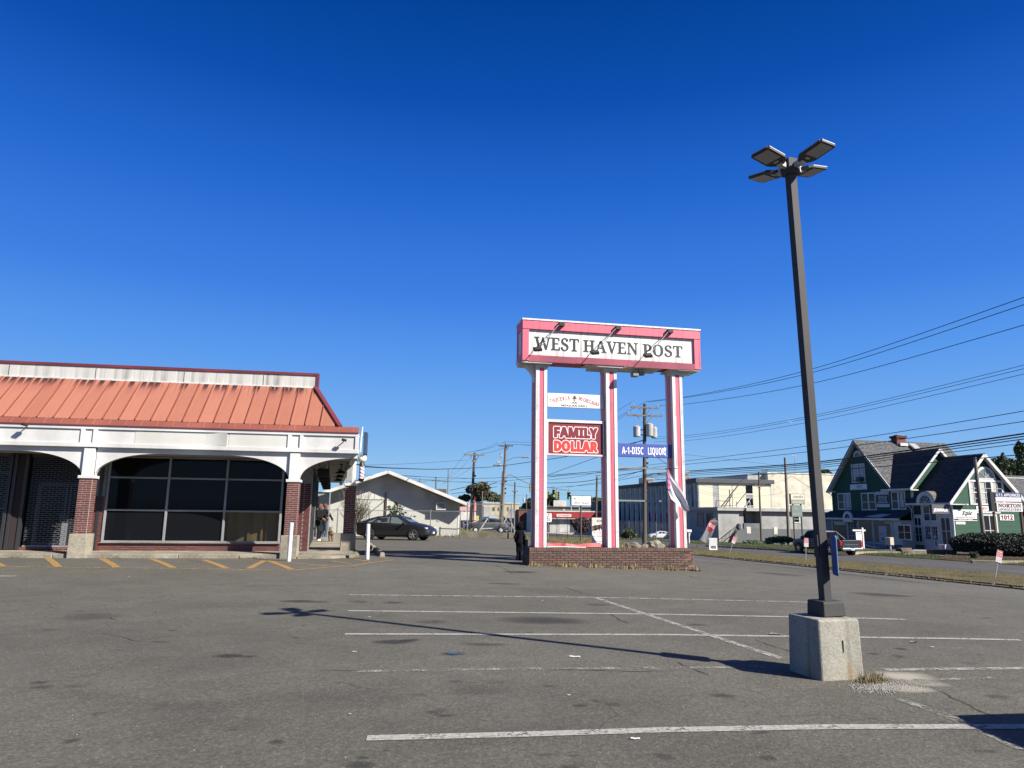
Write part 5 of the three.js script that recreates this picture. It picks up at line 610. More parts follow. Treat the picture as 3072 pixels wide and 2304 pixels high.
  obj('eave_trim', [bx(-.50, -.30, 2.76, 2.92, -4.4, .44), bx(-.30, .95, 2.76, 2.84, .02, .44), bx(-.30, .02, 2.76, 2.80, -4.2, .02)], M.white, house); obj('corner_board', [bx(-.04, .10, -1, 2.76, -.08, .05), bx(6.52, 6.66, -1, 2.8, -.06, .05)], M.white, house); obj('downpipe', [tube([[-.40, 2.74, -4.3], [-.12, 2.45, -4.2], [-.12, 1.9, -4.2], [-.12, -.6, -4.2], [-.5, -.78, -4.1]], .05), tube([[-.40, 2.74, .3], [-.08, 2.5, .12], [-.08, -.9, .12]], .04)], M.white, house);
  // windows in the dark front
  const gp = (r, g, b) => new THREE.MeshPhysicalMaterial({ color: lin(r, g, b), roughness: .08, specularIntensity: .4 }), gl = gp(.016, .019, .023), glPale = gp(.05, .055, .06);
  for (const [z0, z1, y0, y1] of [[-13.93, -12.0, 2.42, 4.02], [-10.5, -8.55, 2.36, 3.97], [-6.56, -4.86, 2.41, 4.0]]) pane('x', 0, z0, z1, y0, y1, house, { cols: 2, bar: .09, rails: [.46], glass: gl, curtain: z0 < -13 ? [[.6, .92]] : z0 > -7 ? [[.62, .9]] : null });
  pane('x', 0, -11.62, -9.72, 4.98, 6.74, house, { cols: 2, bar: .09, rails: [.48], glass: gl, curtain: [[.05, .4], [.6, .95]] });
  { const w = part('arched_window', house); const arc = (r, y, n = 14) => [...Array(n + 1)].map((_, i) => [-10.62 + Math.cos(Math.PI * i / n) * r, y + Math.sin(Math.PI * i / n) * r]); obj('frame', polyX([[-10.07, 7.32], ...arc(.55, 7.45), [-11.17, 7.32]], -.05, .0, [[...arc(.36, 7.46), [-10.98, 7.44]].reverse()]), M.white, w); obj('glass', polyX(arc(.36, 7.46), -.02, 0), gl, w); obj('sash_bar', [bx(-.04, 0, 7.46, 7.82, -10.64, -10.60), bx(-.04, 0, 7.46, 7.8, -10.80, -10.77), bx(-.04, 0, 7.46, 7.8, -10.47, -10.44)], M.white, w); }
  // barrel dormer on the wing roof
  { const dm = part('barrel_dormer', house), zc = -2.15, r = .95; const arc = (R, n = 16) => [...Array(n + 1)].map((_, i) => [zc + Math.cos(Math.PI * i / n) * R, 2.92 + Math.sin(Math.PI * i / n) * R]); obj('arch', polyX(arc(r), -.52, -.42, [arc(.62).map(([a, b]) => [a, b]).reverse()]), M.white, dm); obj('barrel_roof', [sheet((u, v) => { const t = Math.PI * u; return [-.50 + 1.5 * v, 2.92 + Math.sin(t) * (r + .05), zc + Math.cos(t) * (r + .05)]; }, 18, 2)], mt(.30, .26, .21, .9, { map: T.shingle }), dm); obj('fan_glass', polyX(arc(.62), -.47, -.45), glPale, dm); obj('fan_bar', [0, 1, 2, 3, 4].map((i) => rod([-.48, 2.92, zc], [-.48, 2.92 + Math.sin(Math.PI * (i + .5) / 5) * .62, zc + Math.cos(Math.PI * (i + .5) / 5) * .62], .02)), M.white, dm); }
  // shop front of the wing
  const wf = M.whiteDirty; obj('shop_front', [bx(-.05, .015, -1.0, 2.78, -4.1, -.06)], M.offwhite, house);
  obj('green_panel', onWall('x', -.05, -4.0, -3.2, 1.96, 2.72, 0, .02), GD, house);
  pane('x', -.05, -4.05, -3.2, 1.0, 1.75, house, { cols: 2, bar: .03, rails: [], trim: .08, glass: gl }); pane('x', -.05, -4.05, -3.2, -.35, .98, house, { cols: 2, bar: .03, rails: [.5], trim: .08, glass: gl });
  pane('x', -.05, -2.95, -1.45, 1.42, 2.75, house, { cols: 2, bar: .04, rails: [.5], trim: .1, glass: glPale });
  { const dr = part('double_door', house); obj('door_frame', [onWall('x', -.05, -3.05, -2.95, -.82, 1.22, 0, .06), onWall('x', -.05, -1.48, -1.38, -.82, 1.22, 0, .06), onWall('x', -.05, -2.95, -1.48, 1.14, 1.22, 0, .06)], M.white, dr); for (const [a, b] of [[-2.94, -2.23], [-2.20, -1.49]]) { const leaf = obj('door_leaf', onWall('x', -.05, a, b, -.82, 1.12, 0, .035), M.white, dr); } for (const [a, b] of [[-2.84, -2.34], [-2.10, -1.60]]) obj('door_glass', onWall('x', -.05, a, b, -.05, 1.0, .036, .042), gl, dr); obj('door_bar', [-2.7, -2.52, -1.95, -1.77].map((z) => onWall('x', -.05, z - .015, z + .015, -.05, 1.0, .043, .055)).concat([.2, .46, .72].flatMap((y) => [[-2.84, -2.34], [-2.10, -1.60]].map(([a, b]) => onWall('x', -.05, a, b, y - .012, y + .012, .043, .055)))), M.white, dr); obj('notice', [onWall('x', -.05, -1.9, -1.72, -.55, -.1, .06, .065)], M.plywood, dr); obj('notice', [onWall('x', -.05, -2.45, -2.3, .3, .55, .06, .065), onWall('x', -.05, -2.0, -1.8, .05, .3, .06, .065)], M.white, dr); }
  pane('x', -.05, -1.2, -.14, -.45, 1.8, house, { cols: 2, bar: .03, rails: [.5], trim: .09, glass: glPale });
  obj('base_trim', [bx(-.09, -.05, -1.1, -.55, -4.1, -3.1)], M.greyDark, house);
  // enclosed porch along the front
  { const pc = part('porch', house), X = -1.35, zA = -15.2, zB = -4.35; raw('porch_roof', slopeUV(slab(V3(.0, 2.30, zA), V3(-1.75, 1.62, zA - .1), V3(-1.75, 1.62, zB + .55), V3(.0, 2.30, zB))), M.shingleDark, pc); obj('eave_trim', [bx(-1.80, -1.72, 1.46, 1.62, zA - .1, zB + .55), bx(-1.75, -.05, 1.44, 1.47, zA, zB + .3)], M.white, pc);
    obj('porch_wall', [bx(X, -.9, -1.1, 1.44, zA, -6.0)], mt(.26, .26, .27, .8), pc); const P = (a, b) => inX(house, a, b, X); const zz = (a) => P(a, 1600)[0];
    for (const a of [2500, 2545, 2578, 2621, 2678]) { const z = zz(a); obj('porch_post', rb(X - .06, X + .02, -1.0, 1.44, z - .09, z + .09, .01), wf, pc); }
    const zd0 = zz(2549), zd1 = zz(2569); obj('porch_door', [onWall('x', X, zd0, zd1, -.75, 1.15, 0, .03)], gl, pc); obj('door_bar', [.25, .5, .75].map((f) => onWall('x', X, zd0 + (zd1 - zd0) * f - .02, zd0 + (zd1 - zd0) * f + .02, -.3, 1.1, .03, .045)).concat([.0, .35, .7].map((y) => onWall('x', X, zd0, zd1, y - .015, y + .015, .03, .045))), M.white, pc);
    { const zc = (zd0 + zd1) / 2; const arc = (R, n = 14) => [...Array(n + 1)].map((_, i) => [zc + Math.cos(Math.PI * i / n) * R, 1.55 + Math.sin(Math.PI * i / n) * R * 1.1]); obj('door_arch', polyX([[zc + .62, 1.25], ...arc(.62), [zc - .62, 1.25]], -1.86, -1.66, [[...arc(.40)].reverse()]), M.white, pc); obj('arch_glass', polyX(arc(.40), -1.76, -1.74), gl, pc); }
    for (const q of [[2580, 2619, -.45], [2500, 2543, -.4], [2626, 2672, -.55]]) obj('display_window', onWall('x', X, zz(q[0]), zz(q[1]), q[2], 1.2, 0, .015), mt(.05, .055, .06, .15), pc); obj('poster', onWall('x', X, zz(2637), zz(2661), -.45, .95, .02, .03), mt(.5, .45, .46, .7), pc); obj('poster_print', [onWall('x', X, zz(2642), zz(2649), .2, .3, .031, .036), onWall('x', X, zz(2645), zz(2652), -.3, -.05, .031, .036)], mt(.2, .1, .11, .7), pc);
    obj('window_rail', [onWall('x', X, zz(2580), zz(2674), -.62, -.5, 0, .06), onWall('x', X, zz(2500), zz(2546), -.62, -.5, 0, .06)], wf, pc); obj('ramp_rail', [beam([X - .7, -.62, zz(2592)], [X - .7, -1.05, zz(2674)], .08, .12)], M.white, pc); obj('curtain_strip', [onWall('x', X, zz(2505), zz(2540), .95, 1.25, .02, .03)], M.cream, pc); obj('sagging_soffit', [slab(V3(-1.7, 1.44, zz(2640)), V3(-1.2, 1.2, zz(2640)), V3(-1.2, 1.34, zz(2676)), V3(-1.7, 1.40, zz(2680)), .03)], M.cream, pc); obj('bare_decking', [slab(V3(-1.55, 1.745, -8.2), V3(-1.7, 1.68, -6.3), V3(-1.0, 1.95, -5.6), V3(-.9, 1.99, -6.8), -.03)], M.offwhite, pc);
    obj('front_bay', [bx(X, -.0, -1.1, 1.44, -6.0, zB + .25)], M.offwhite, pc); pane('x', X, zz(2697) - .1, zz(2735), -.15, 1.12, pc, { cols: 2, bar: .04, rails: [.5], trim: .09, glass: gl }); obj('bay_base', onWall('x', X, -6.0, zB + .2, -1.2, -.6, 0, .02), M.greyDark, pc); }
  // lit gable windows
  const P = (a, b) => inZ(house, a, b, 0), Q3 = (X, Y) => P(2740 + X / 6.38, 1340 + Y / 6.38);
  { const w = part('gable_window', house); obj('frame', [bx(1.80, 5.20, 4.66, 4.80, .02, .07), bx(1.80, 1.98, 2.78, 4.66, .02, .07), bx(2.62, 2.92, 2.92, 4.66, .02, .07), bx(3.95, 4.14, 2.92, 4.66, .02, .07), bx(4.98, 5.2, 2.78, 4.66, .02, .07), bx(1.98, 4.98, 2.78, 2.92, .02, .08), bx(2.55, 4.5, 4.80, 4.92, .02, .07)], M.white, w); for (const [a, b] of [[1.98, 2.62], [2.92, 3.95], [4.14, 4.98]]) { obj('glass', bx(a, b, 2.92, 4.66, .024, .032), gl, w); obj('curtain', bx(a + .02, a + (b - a) * .4, 2.94, 4.6, .033, .036), M.curtain, w); obj('sash_bar', [bx((a + b) / 2 - .02, (a + b) / 2 + .02, 2.92, 4.66, .037, .055), bx(a, b, 3.76, 3.84, .056, .065), bx(a, b, 4.12, 4.15, .056, .062), bx(a, b, 3.30, 3.33, .056, .062)], M.white, w); }
    const arc = (R, n = 18) => [...Array(n + 1)].map((_, i) => [3.52 + Math.cos(Math.PI * i / n) * R, 4.96 + Math.sin(Math.PI * i / n) * R]); obj('arch', poly(arc(.96), .02, .08, [arc(.76).reverse()]), M.white, w); obj('arch_sill', bx(2.5, 4.52, 4.90, 4.97, .02, .09), M.white, w); obj('fan_glass', poly(arc(.76), .022, .034), mt(.16, .19, .20, .1), w); obj('fan_bar', [.25, .5, .75].map((f) => rod([3.52, 4.97, .05], [3.52 + Math.cos(Math.PI * f) * .76, 4.97 + Math.sin(Math.PI * f) * .76, .05], .022)), M.white, w); }
  pane('z', 0.02, 2.72, 4.22, -.2, 2.05, house, { cols: 2, bar: .03, rails: [.42], trim: .12, glass: gl });
  obj('gable_floodlight', [rb(.95, 1.2, 2.72, 2.84, .1, .5, .03), rod([1.05, 2.78, 0], [1.05, 2.78, .2], .03)], M.silver, house); obj('window_air_conditioner', [rb(-.45, 0, 5.0, 5.45, -10.55, -9.95, .03)], M.greyDark, house);
  // shop signs screwed to the walls
  const sg = (x0, x1, y0, y1, label, draw, pw = 512) => { const s = part('wall_sign', house); s.userData.label = label; obj('board', rb(x0, x1, y0, y1, .022, .055, .004), M.white, s); decal('print', x1 - x0 - .02, y1 - y0 - .02, x0 + .01, y0 + .01, .0575, draw, s, pw); };
  sg(.08, 2.30, 1.50, 2.40, 'white driving school sign on the sunlit green wall', (c, w, h) => { c.fillStyle = '#f2f1ed'; c.fillRect(0, 0, w, h); c.strokeStyle = '#777'; c.lineWidth = 4; c.beginPath(); c.ellipse(w * .30, h * .33, w * .06, h * .26, .3, 0, 7); c.stroke(); fit(c, 'Epic', w * .36, h * .48, w * .44, h * .34, 'italic bold $ serif', '#080808', '#080808', 8); fit(c, 'DRIVING SCHOOL', w * .06, h * .76, w * .86, h * .10, 'bold $ sans-serif', '#222', '#222', 4); c.fillStyle = '#111'; c.fillRect(0, h * .82, w, h * .13); fit(c, '(203)797-5000', w * .18, h * .935, w * .62, h * .08, 'bold $ sans-serif', '#fff'); });
  sg(.22, 1.13, 1.22, 1.43, 'small white entrance sign under the driving school sign', (c, w, h) => { c.fillStyle = '#efeee8'; c.fillRect(0, 0, w, h); fit(c, '< ENTRANCE', w * .08, h * .78, w * .84, h * .5, 'bold $ sans-serif', '#222'); }, 256);
  sg(2.32, 4.62, 2.13, 2.70, 'white sign with pink and black lettering above the ground floor window', (c, w, h) => { c.fillStyle = '#f2efec'; c.fillRect(0, 0, w, h); fit(c, 'WE BUY BUYING', w * .06, h * .48, w * .88, h * .32, 'bold $ sans-serif', '#b02a44', '#b02a44', 6); fit(c, 'GOLD SILVER & COINS', w * .02, h * .92, w * .96, h * .30, 'bold $ sans-serif', '#222'); });
  sg(4.51, 5.88, 1.58, 2.05, 'white sign with dark red house number 1012', (c, w, h) => { c.fillStyle = '#f4f2ef'; c.fillRect(0, 0, w, h); fit(c, '1012', w * .06, h * .88, w * .88, h * .76, 'bold $ sans-serif', '#6a1420', '#6a1420', 8); }, 256);
  const sx = (z0, z1, y0, y1, label, draw, pw = 256) => { const s = part('wall_sign', house); s.userData.label = label; obj('board', onWall('x', 0, z0, z1, y0, y1, .0, .05), M.whiteDirty, s); const g = decal('print', z1 - z0, y1 - y0, -(z1 - z0) / 2, 0, 0, draw, s, pw); g.position.set(-.053, y0, (z0 + z1) / 2); g.rotation.y = -Math.PI / 2; };
  sx(-11.93, -9.6, 4.28, 4.80, 'white driving school sign in the shade under the attic window', (c, w, h) => { c.fillStyle = '#e6e6e6'; c.fillRect(0, 0, w, h); fit(c, 'Epic', w * .38, h * .62, w * .36, h * .46, 'italic bold $ serif', '#151515'); fit(c, 'DRIVING SCHOOL', w * .08, h * .93, w * .84, h * .16, '$ sans-serif', '#333'); });
  sx(-8.47, -6.82, 2.62, 4.02, 'dark sign with pale lettering between two upper windows', (c, w, h) => { c.fillStyle = '#0b1a2a'; c.fillRect(0, 0, w, h); c.fillStyle = '#c9c9c9'; c.fillRect(0, 0, w, h * .20); c.fillRect(0, h * .80, w, h * .20); fit(c, 'GOLD', w * .15, h * .44, w * .7, h * .16, 'bold $ sans-serif', '#dadada'); fit(c, 'SILVER', w * .18, h * .59, w * .64, h * .11, 'bold $ sans-serif', '#cccccc'); fit(c, 'JEWELRY', w * .10, h * .75, w * .82, h * .12, 'bold $ sans-serif', '#dadada'); });
  // rear range with grey roof
  obj('rear_wall', [bx(6.6, 22, Y0, 2.6, -13, -3.6)], GD, house); roofPart('rear_roof', [5.8, 5.9, -9], [5.8, 2.6, -3.0], [24, 2.6, -3.0], [24, 5.9, -9]); roofPart('rear_roof', [5.8, 5.9, -9], [24, 5.9, -9], [24, 2.6, -15], [5.8, 2.6, -15]); obj('ridge_flashing', [bx(6.4, 24, 5.6, 5.68, -8.55, -8.4)], M.white, house);
}
const houseP = (x, y, z) => local(house, x, y, z);
{ const [x0, y1] = inZ(house, 2794, 1513, .1), [x1, y0] = inZ(house, 2850, 1543, .1); const s = thing('hair_salon_sign', 'dark grey projecting sign with white lettering at the corner of the green house', 'sign', houseP(0, 0, 0), A12); obj('board', rb(x0, x1, y0, y1, -.12, .1, .02), M.frameDark, s); decal('print', x1 - x0 - .1, y1 - y0 - .08, x0 + .05, y0 + .04, .103, (c, w, h) => { c.fillStyle = '#55565c'; c.fillRect(0, 0, w, h); fit(c, 'JEMHAIR', w * .08, h * .74, w * .84, h * .34, 'bold $ sans-serif', '#f5f5f5', '#f5f5f5', 4); }, s); obj('arm', rod([x1, y1 - .1, 0], [.05, y1 - .1, 0], .03), M.darkMetal, s); }
// ---------- signs on posts in front of the house ----------
{
  const d = 51, a = D(2984, 1478, d), b = D(3064, 1535, d), gy = hgt(a.x, -d); const t = thing('roadside_sign', 'two white and blue business boards on wooden posts before the green house', 'sign', V3(a.x, 0, -d), 2 * DEG), w = 1.92; const yT = a.y, yB = b.y, ym = yT - (yT - yB) * .50;
  obj('cabinet', [rb(-.02, w, ym + .02, yT + .03, -.30, 0, .02), rb(.02, w + .02, yB - .02, ym - .03, -.30, 0, .02), bx(-.32, -.03, yB, yT + .05, -.34, -.02)], M.frameDark, t); for (const x of [-.1, w - .02]) obj('post', rb(x - .06, x + .06, gy - .1, yB - .02, -.24, -.12, .01), mt(.22, .14, .08, .9, { map: again(T.wood, .8) }), t);
  decal('print', w - .06, (yT - ym) - .03, .02, ym + .04, .003, (c, W, h) => { c.fillStyle = '#f4f2ee'; c.fillRect(0, 0, W, h); c.fillStyle = '#28326b'; c.fillRect(0, 0, W, h * .52); fit(c, 'O.T.S. APPLIANCES', W * .03, h * .43, W * .94, h * .32, 'bold $ sans-serif', '#ffffff'); fit(c, 'SALES & SERVICE', W * .06, h * .90, W * .86, h * .26, '$ sans-serif', '#e08a90'); }, t); decal('print', w - .06, (ym - yB) - .03, .05, yB + .0, .003, (c, W, h) => { c.fillStyle = '#f4f2ee'; c.fillRect(0, 0, W, h); fit(c, 'NORTON', W * .05, h * .54, W * .90, h * .40, 'bold $ serif', '#651522', '#651522', 8); fit(c, 'UPHOLSTERY', W * .05, h * .92, W * .90, h * .26, 'bold $ sans-serif', '#333', '#333', 3); }, t);
}
{ const p = GT(2591, 1648); const yT = D(2591, 1583, -p.z).y; const t = thing('for_rent_sign', 'white real estate post with a hanging for rent board beside the pickup', 'sign', p, A12); const h = yT - p.y; obj('post', rb(-.07, .07, 0, h, -.07, .07, .01), M.white, t); obj('arm', rb(-.95, .28, h - .30, h - .16, -.05, .05, .01), M.white, t); obj('board', rb(-.66, -.08, h - 1.75, h - .36, -.02, .02, .004), M.white, t); decal('print', .56, 1.36, -.65, h - 1.74, .024, (c, w, H) => { c.fillStyle = '#f3efec'; c.fillRect(0, 0, w, H); fit(c, 'FOR RENT', w * .08, H * .13, w * .84, H * .08, 'bold $ sans-serif', '#222'); c.fillStyle = '#c43b45'; fit(c, 'oola', w * .3, H * .42, w * .5, H * .07, '$ sans-serif', '#444'); c.fillRect(0, H * .78, w, H * .10); }, t, 256); }
function smallSign(px1, py1, topx, topy, label) { const p = GT(px1, py1), top = D(topx, topy, -p.z), h = top.y - p.y, t = thing('no_parking_sign', label, 'sign', p, A11, 'small red and white warning signs on the verge'); const lean = Math.atan2(top.x - p.x, h); t.rotation.z = -lean; obj('stake', rb(-.018, .018, -.1, h - .05, -.015, .0, .003), M.galv, t); obj('plate', rb(-.13, .13, h - .46, h, 0, .012, .004), M.white, t); decal('print', .25, .45, -.125, h - .455, .0145, (c, w, H) => { c.fillStyle = '#c9bdbf'; c.fillRect(0, 0, w, H); c.fillStyle = '#a8323d'; c.fillRect(0, 0, w, H * .24); c.fillRect(w * .05, H * .28, w * .9, H * .26); fit(c, 'NO PARKING', w * .08, H * .17, w * .84, H * .09, 'bold $ sans-serif', '#f6e9e8'); fit(c, 'TOW ZONE', w * .10, H * .45, w * .8, H * .09, 'bold $ sans-serif', '#f6e9e8'); fit(c, '24 HOURS', w * .14, H * .72, w * .7, H * .07, '$ sans-serif', '#b25a60'); c.fillStyle = '#9aa'; c.fillRect(w * .15, H * .80, w * .28, H * .1); c.fillRect(w * .55, H * .80, w * .28, H * .1); }, t, 128); }
smallSign(2986, 1739, 3005, 1647, 'red and white warning sign nearest the right picture edge, leaning on its stake'); smallSign(2418, 1686, 2419, 1614, 'red and white warning sign standing upright just left of the lamp post'); smallSign(2189, 1660, 2208, 1607, 'red and white warning sign leaning strongly beside the sandwich board');
{ const p = GT(2140, 1653); const t = thing('sandwich_board', 'white sandwich board with black lettering on the grass verge', 'sign', p, A11 - .05); const s = 56 / FOCAL * 0 + 1; obj('panel', [rb(-.32, .30, .06, .92, .02, .05, .006).rotateX(-.08)], M.white, t); obj('rear_panel', [rb(-.32, .30, .06, .92, -.05, -.02, .006).rotateX(.12)], M.white, t); const g = decal('print', .58, .80, -.30, .09, .053, (c, w, h) => { c.fillStyle = '#f1efe9'; c.fillRect(0, 0, w, h); fit(c, 'Keno', w * .16, h * .24, w * .66, h * .16, '$ sans-serif', '#6a6a66', '#6a6a66', 6); fit(c, 'PLAY', w * .12, h * .58, w * .76, h * .24, 'bold $ sans-serif', '#050505', '#050505', 12); fit(c, 'HERE', w * .12, h * .90, w * .76, h * .24, 'bold $ sans-serif', '#050505', '#050505', 12); }, t, 256); g.rotation.x = -.08; obj('foot', [rod([-.24, 0, .04], [-.24, .08, .03], .02), rod([.22, 0, .04], [.22, .08, .03], .02), rod([-.24, 0, -.1], [-.24, .1, -.04], .02), rod([.22, 0, -.1], [.22, .1, -.04], .02)], M.darkMetal, t); }
{ const p = GT(2086, 1645); const t = thing('feather_flag', 'tilted grey feather flag with a red round emblem on the verge', 'flag', p, A11); const top = D(2152, 1554, -p.z).sub(p); obj('pole', tube([[0, -.05, 0], [top.x * .40, top.y * .5, 0], [top.x * .75, top.y * .92, 0], [top.x, top.y, .02], [top.x * 1.08, top.y * .88, .02]], .018, 20, 5), M.darkMetal, t); const fm = mt(1, 1, 1, .85, { side: THREE.DoubleSide, map: paint(128, 384, (c, w, h) => { c.fillStyle = '#75787b'; c.fillRect(0, 0, w, h); c.fillStyle = '#44494e'; c.fillRect(w * .5, 0, w * .5, h * .4); c.fillStyle = '#a52a34'; c.beginPath(); c.ellipse(w * .5, h * .46, w * .42, h * .17, 0, 0, 7); c.fill(); c.save(); c.translate(w * .5, h * .46); fit(c, 'KENO', -w * .36, h * .04, w * .72, h * .1, 'bold $ sans-serif', '#e8e2e2'); c.restore(); }) }); const C = new THREE.CatmullRomCurve3([[.12, .18], [.40, .5], [.75, .92], [1.0, 1.0]].map(([a, b]) => V3(top.x * a, top.y * b, 0))); raw('cloth', sheet((u, v) => { const q = C.getPoint(.10 + .88 * v); return [q.x + u * (.75 * (1 - v * .55)) * .95, q.y - u * (.30 + .25 * v), .08 * Math.sin(u * 6 + v * 5), u, v]; }, 10, 22), fm, t); }
{ const p = GX(2065, 74); const t = thing('mailbox', 'white roadside mailbox on a post right of the plaza sign', 'mailbox', p, A12); obj('post', rb(-.05, .05, 0, 1.1, -.05, .05, .01), M.white, t); obj('box', [rb(-.28, .28, 1.1, 1.36, -.12, .12, .05)], M.white, t); obj('brace', rod([0, .6, 0], [.2, 1.1, 0], .03), M.white, t); }
{ const p = GT(2671, 1652); const h1 = D(2671, 1612, -p.z).y - p.y; const t = thing('utility_box', 'tan metal box on a post before the green house', 'cabinet', p, A12 + .5); obj('post', rb(-.07, .07, 0, h1 * .5, -.07, .07, .01), M.grey, t); obj('box', rb(-.36, .36, h1 * .42, h1, -.2, .2, .02), mt(.46, .40, .32, .6), t); }
// ---------- brick edging, planters, kerbs before the house ----------
{
  const e = (pxA, pxB, dep, label, hh) => { const a = GT(...pxA), b = GT(...pxB), L = a.distanceTo(b), t = thing('brick_edging', label, 'low wall', a, Math.atan2(-(b.z - a.z), b.x - a.x)); obj('mortar', bx(.01, L - .01, -.1, hh - .01, -dep + .01, -.01), M.darkMortar, t); for (let r = 0; r < Math.round(hh / .11); r++) for (let i = 0; i * .44 < L - .1; i++) brick(t, .42, .095, .2, i * .44 + .22, .05 + r * .11, -.10, brickMatBrown); };
  e([2703, 1658], [2736, 1657], .4, 'low brick edging left of the path to the green house', .33); e([2780, 1667], [2866, 1670], .6, 'long low brick edging right of the path to the green house', .42);
  for (const [a, lab] of [[2824, 'white flower pot on the brick edging, left one of the pair'], [2834, 'white flower pot on the brick edging, right one of the pair']]) { const p = GT(a, 1663); const t = thing('flower_pot', lab, 'flower pot', V3(p.x, p.y + .38, p.z), 0); t.scale.setScalar(.6); obj('pot', new THREE.LatheGeometry([[.0, 0], [.17, 0], [.24, .46], [.27, .47], [.27, .52], [.22, .52], [.2, .45], [0, .45]].map((q) => new THREE.Vector2(...q)), 16), M.white, t); }
  const kb = (list, w, h, col, name, label) => { const k = new THREE.Group(); k.name = name; scene.add(k); struct(k, label); const P = list.map((q) => GT(...q)); for (let i = 0; i < P.length - 1; i++) { const n = Math.max(1, Math.round(P[i].distanceTo(P[i + 1]) / 1.9)); for (let j = 0; j < n; j++) { const a = P[i].clone().lerp(P[i + 1], j / n), b = P[i].clone().lerp(P[i + 1], (j + .97) / n); obj('kerb_stone', beam([a.x, a.y + h / 2 - .03, a.z], [b.x, b.y + h / 2 - .03, b.z], w, h), col, k); } } };
  const kc = mt(.62, .56, .40, .85, { map: T.concrete }); kb([[2560, 1664], [2625, 1662], [2700, 1663]], .3, .22, kc, 'kerb', 'pale concrete kerb before the green house'); kb([[2740, 1667], [2800, 1670], [2850, 1674]], .35, .16, kc, 'path_kerb', 'pale kerb by the house path'); kb([[2915, 1690], [2990, 1692], [3140, 1692]], .4, .2, kc, 'bed_kerb', 'pale kerb round the mulch bed'); kb([[2120, 1640], [2330, 1652], [2420, 1660]], .25, .16, M.darkConcrete, 'far_kerb', 'grey kerb along the far road edge');
  const path = GT(2760, 1664); struct(raw('house_path', up(sheet((u, v) => { const a = GT(2710 + 75 * u, 1668), b = GT(2745 + 45 * u, 1650); const x = a.x + (b.x - a.x) * v, z = a.z + (b.z - a.z) * v; return [x, hgt(x, z) + .10, z, x, z]; }, 6, 6)), M.concrete), 'concrete path to the green house');
  const mb = struct(raw('mulch_bed', up(sheet((u, v) => { const a = GT(2822 + 330 * u, 1681 + 6 * Math.sin(u * 1.6)), b = GT(2850 + 330 * u, 1662 + 6 * u); const x = a.x + (b.x - a.x) * v, z = a.z + (b.z - a.z) * v; return [x, hgt(x, z) + .06 + .09 * Math.sin(Math.PI * v) + .12 * Math.sin(Math.PI * v) * (nC(x * .1, z * .13) - .4), z, x, z]; }, 90, 24)), mt(.10, .036, .026, .95, { map: T.soil })), 'red brown mulch bed');
}
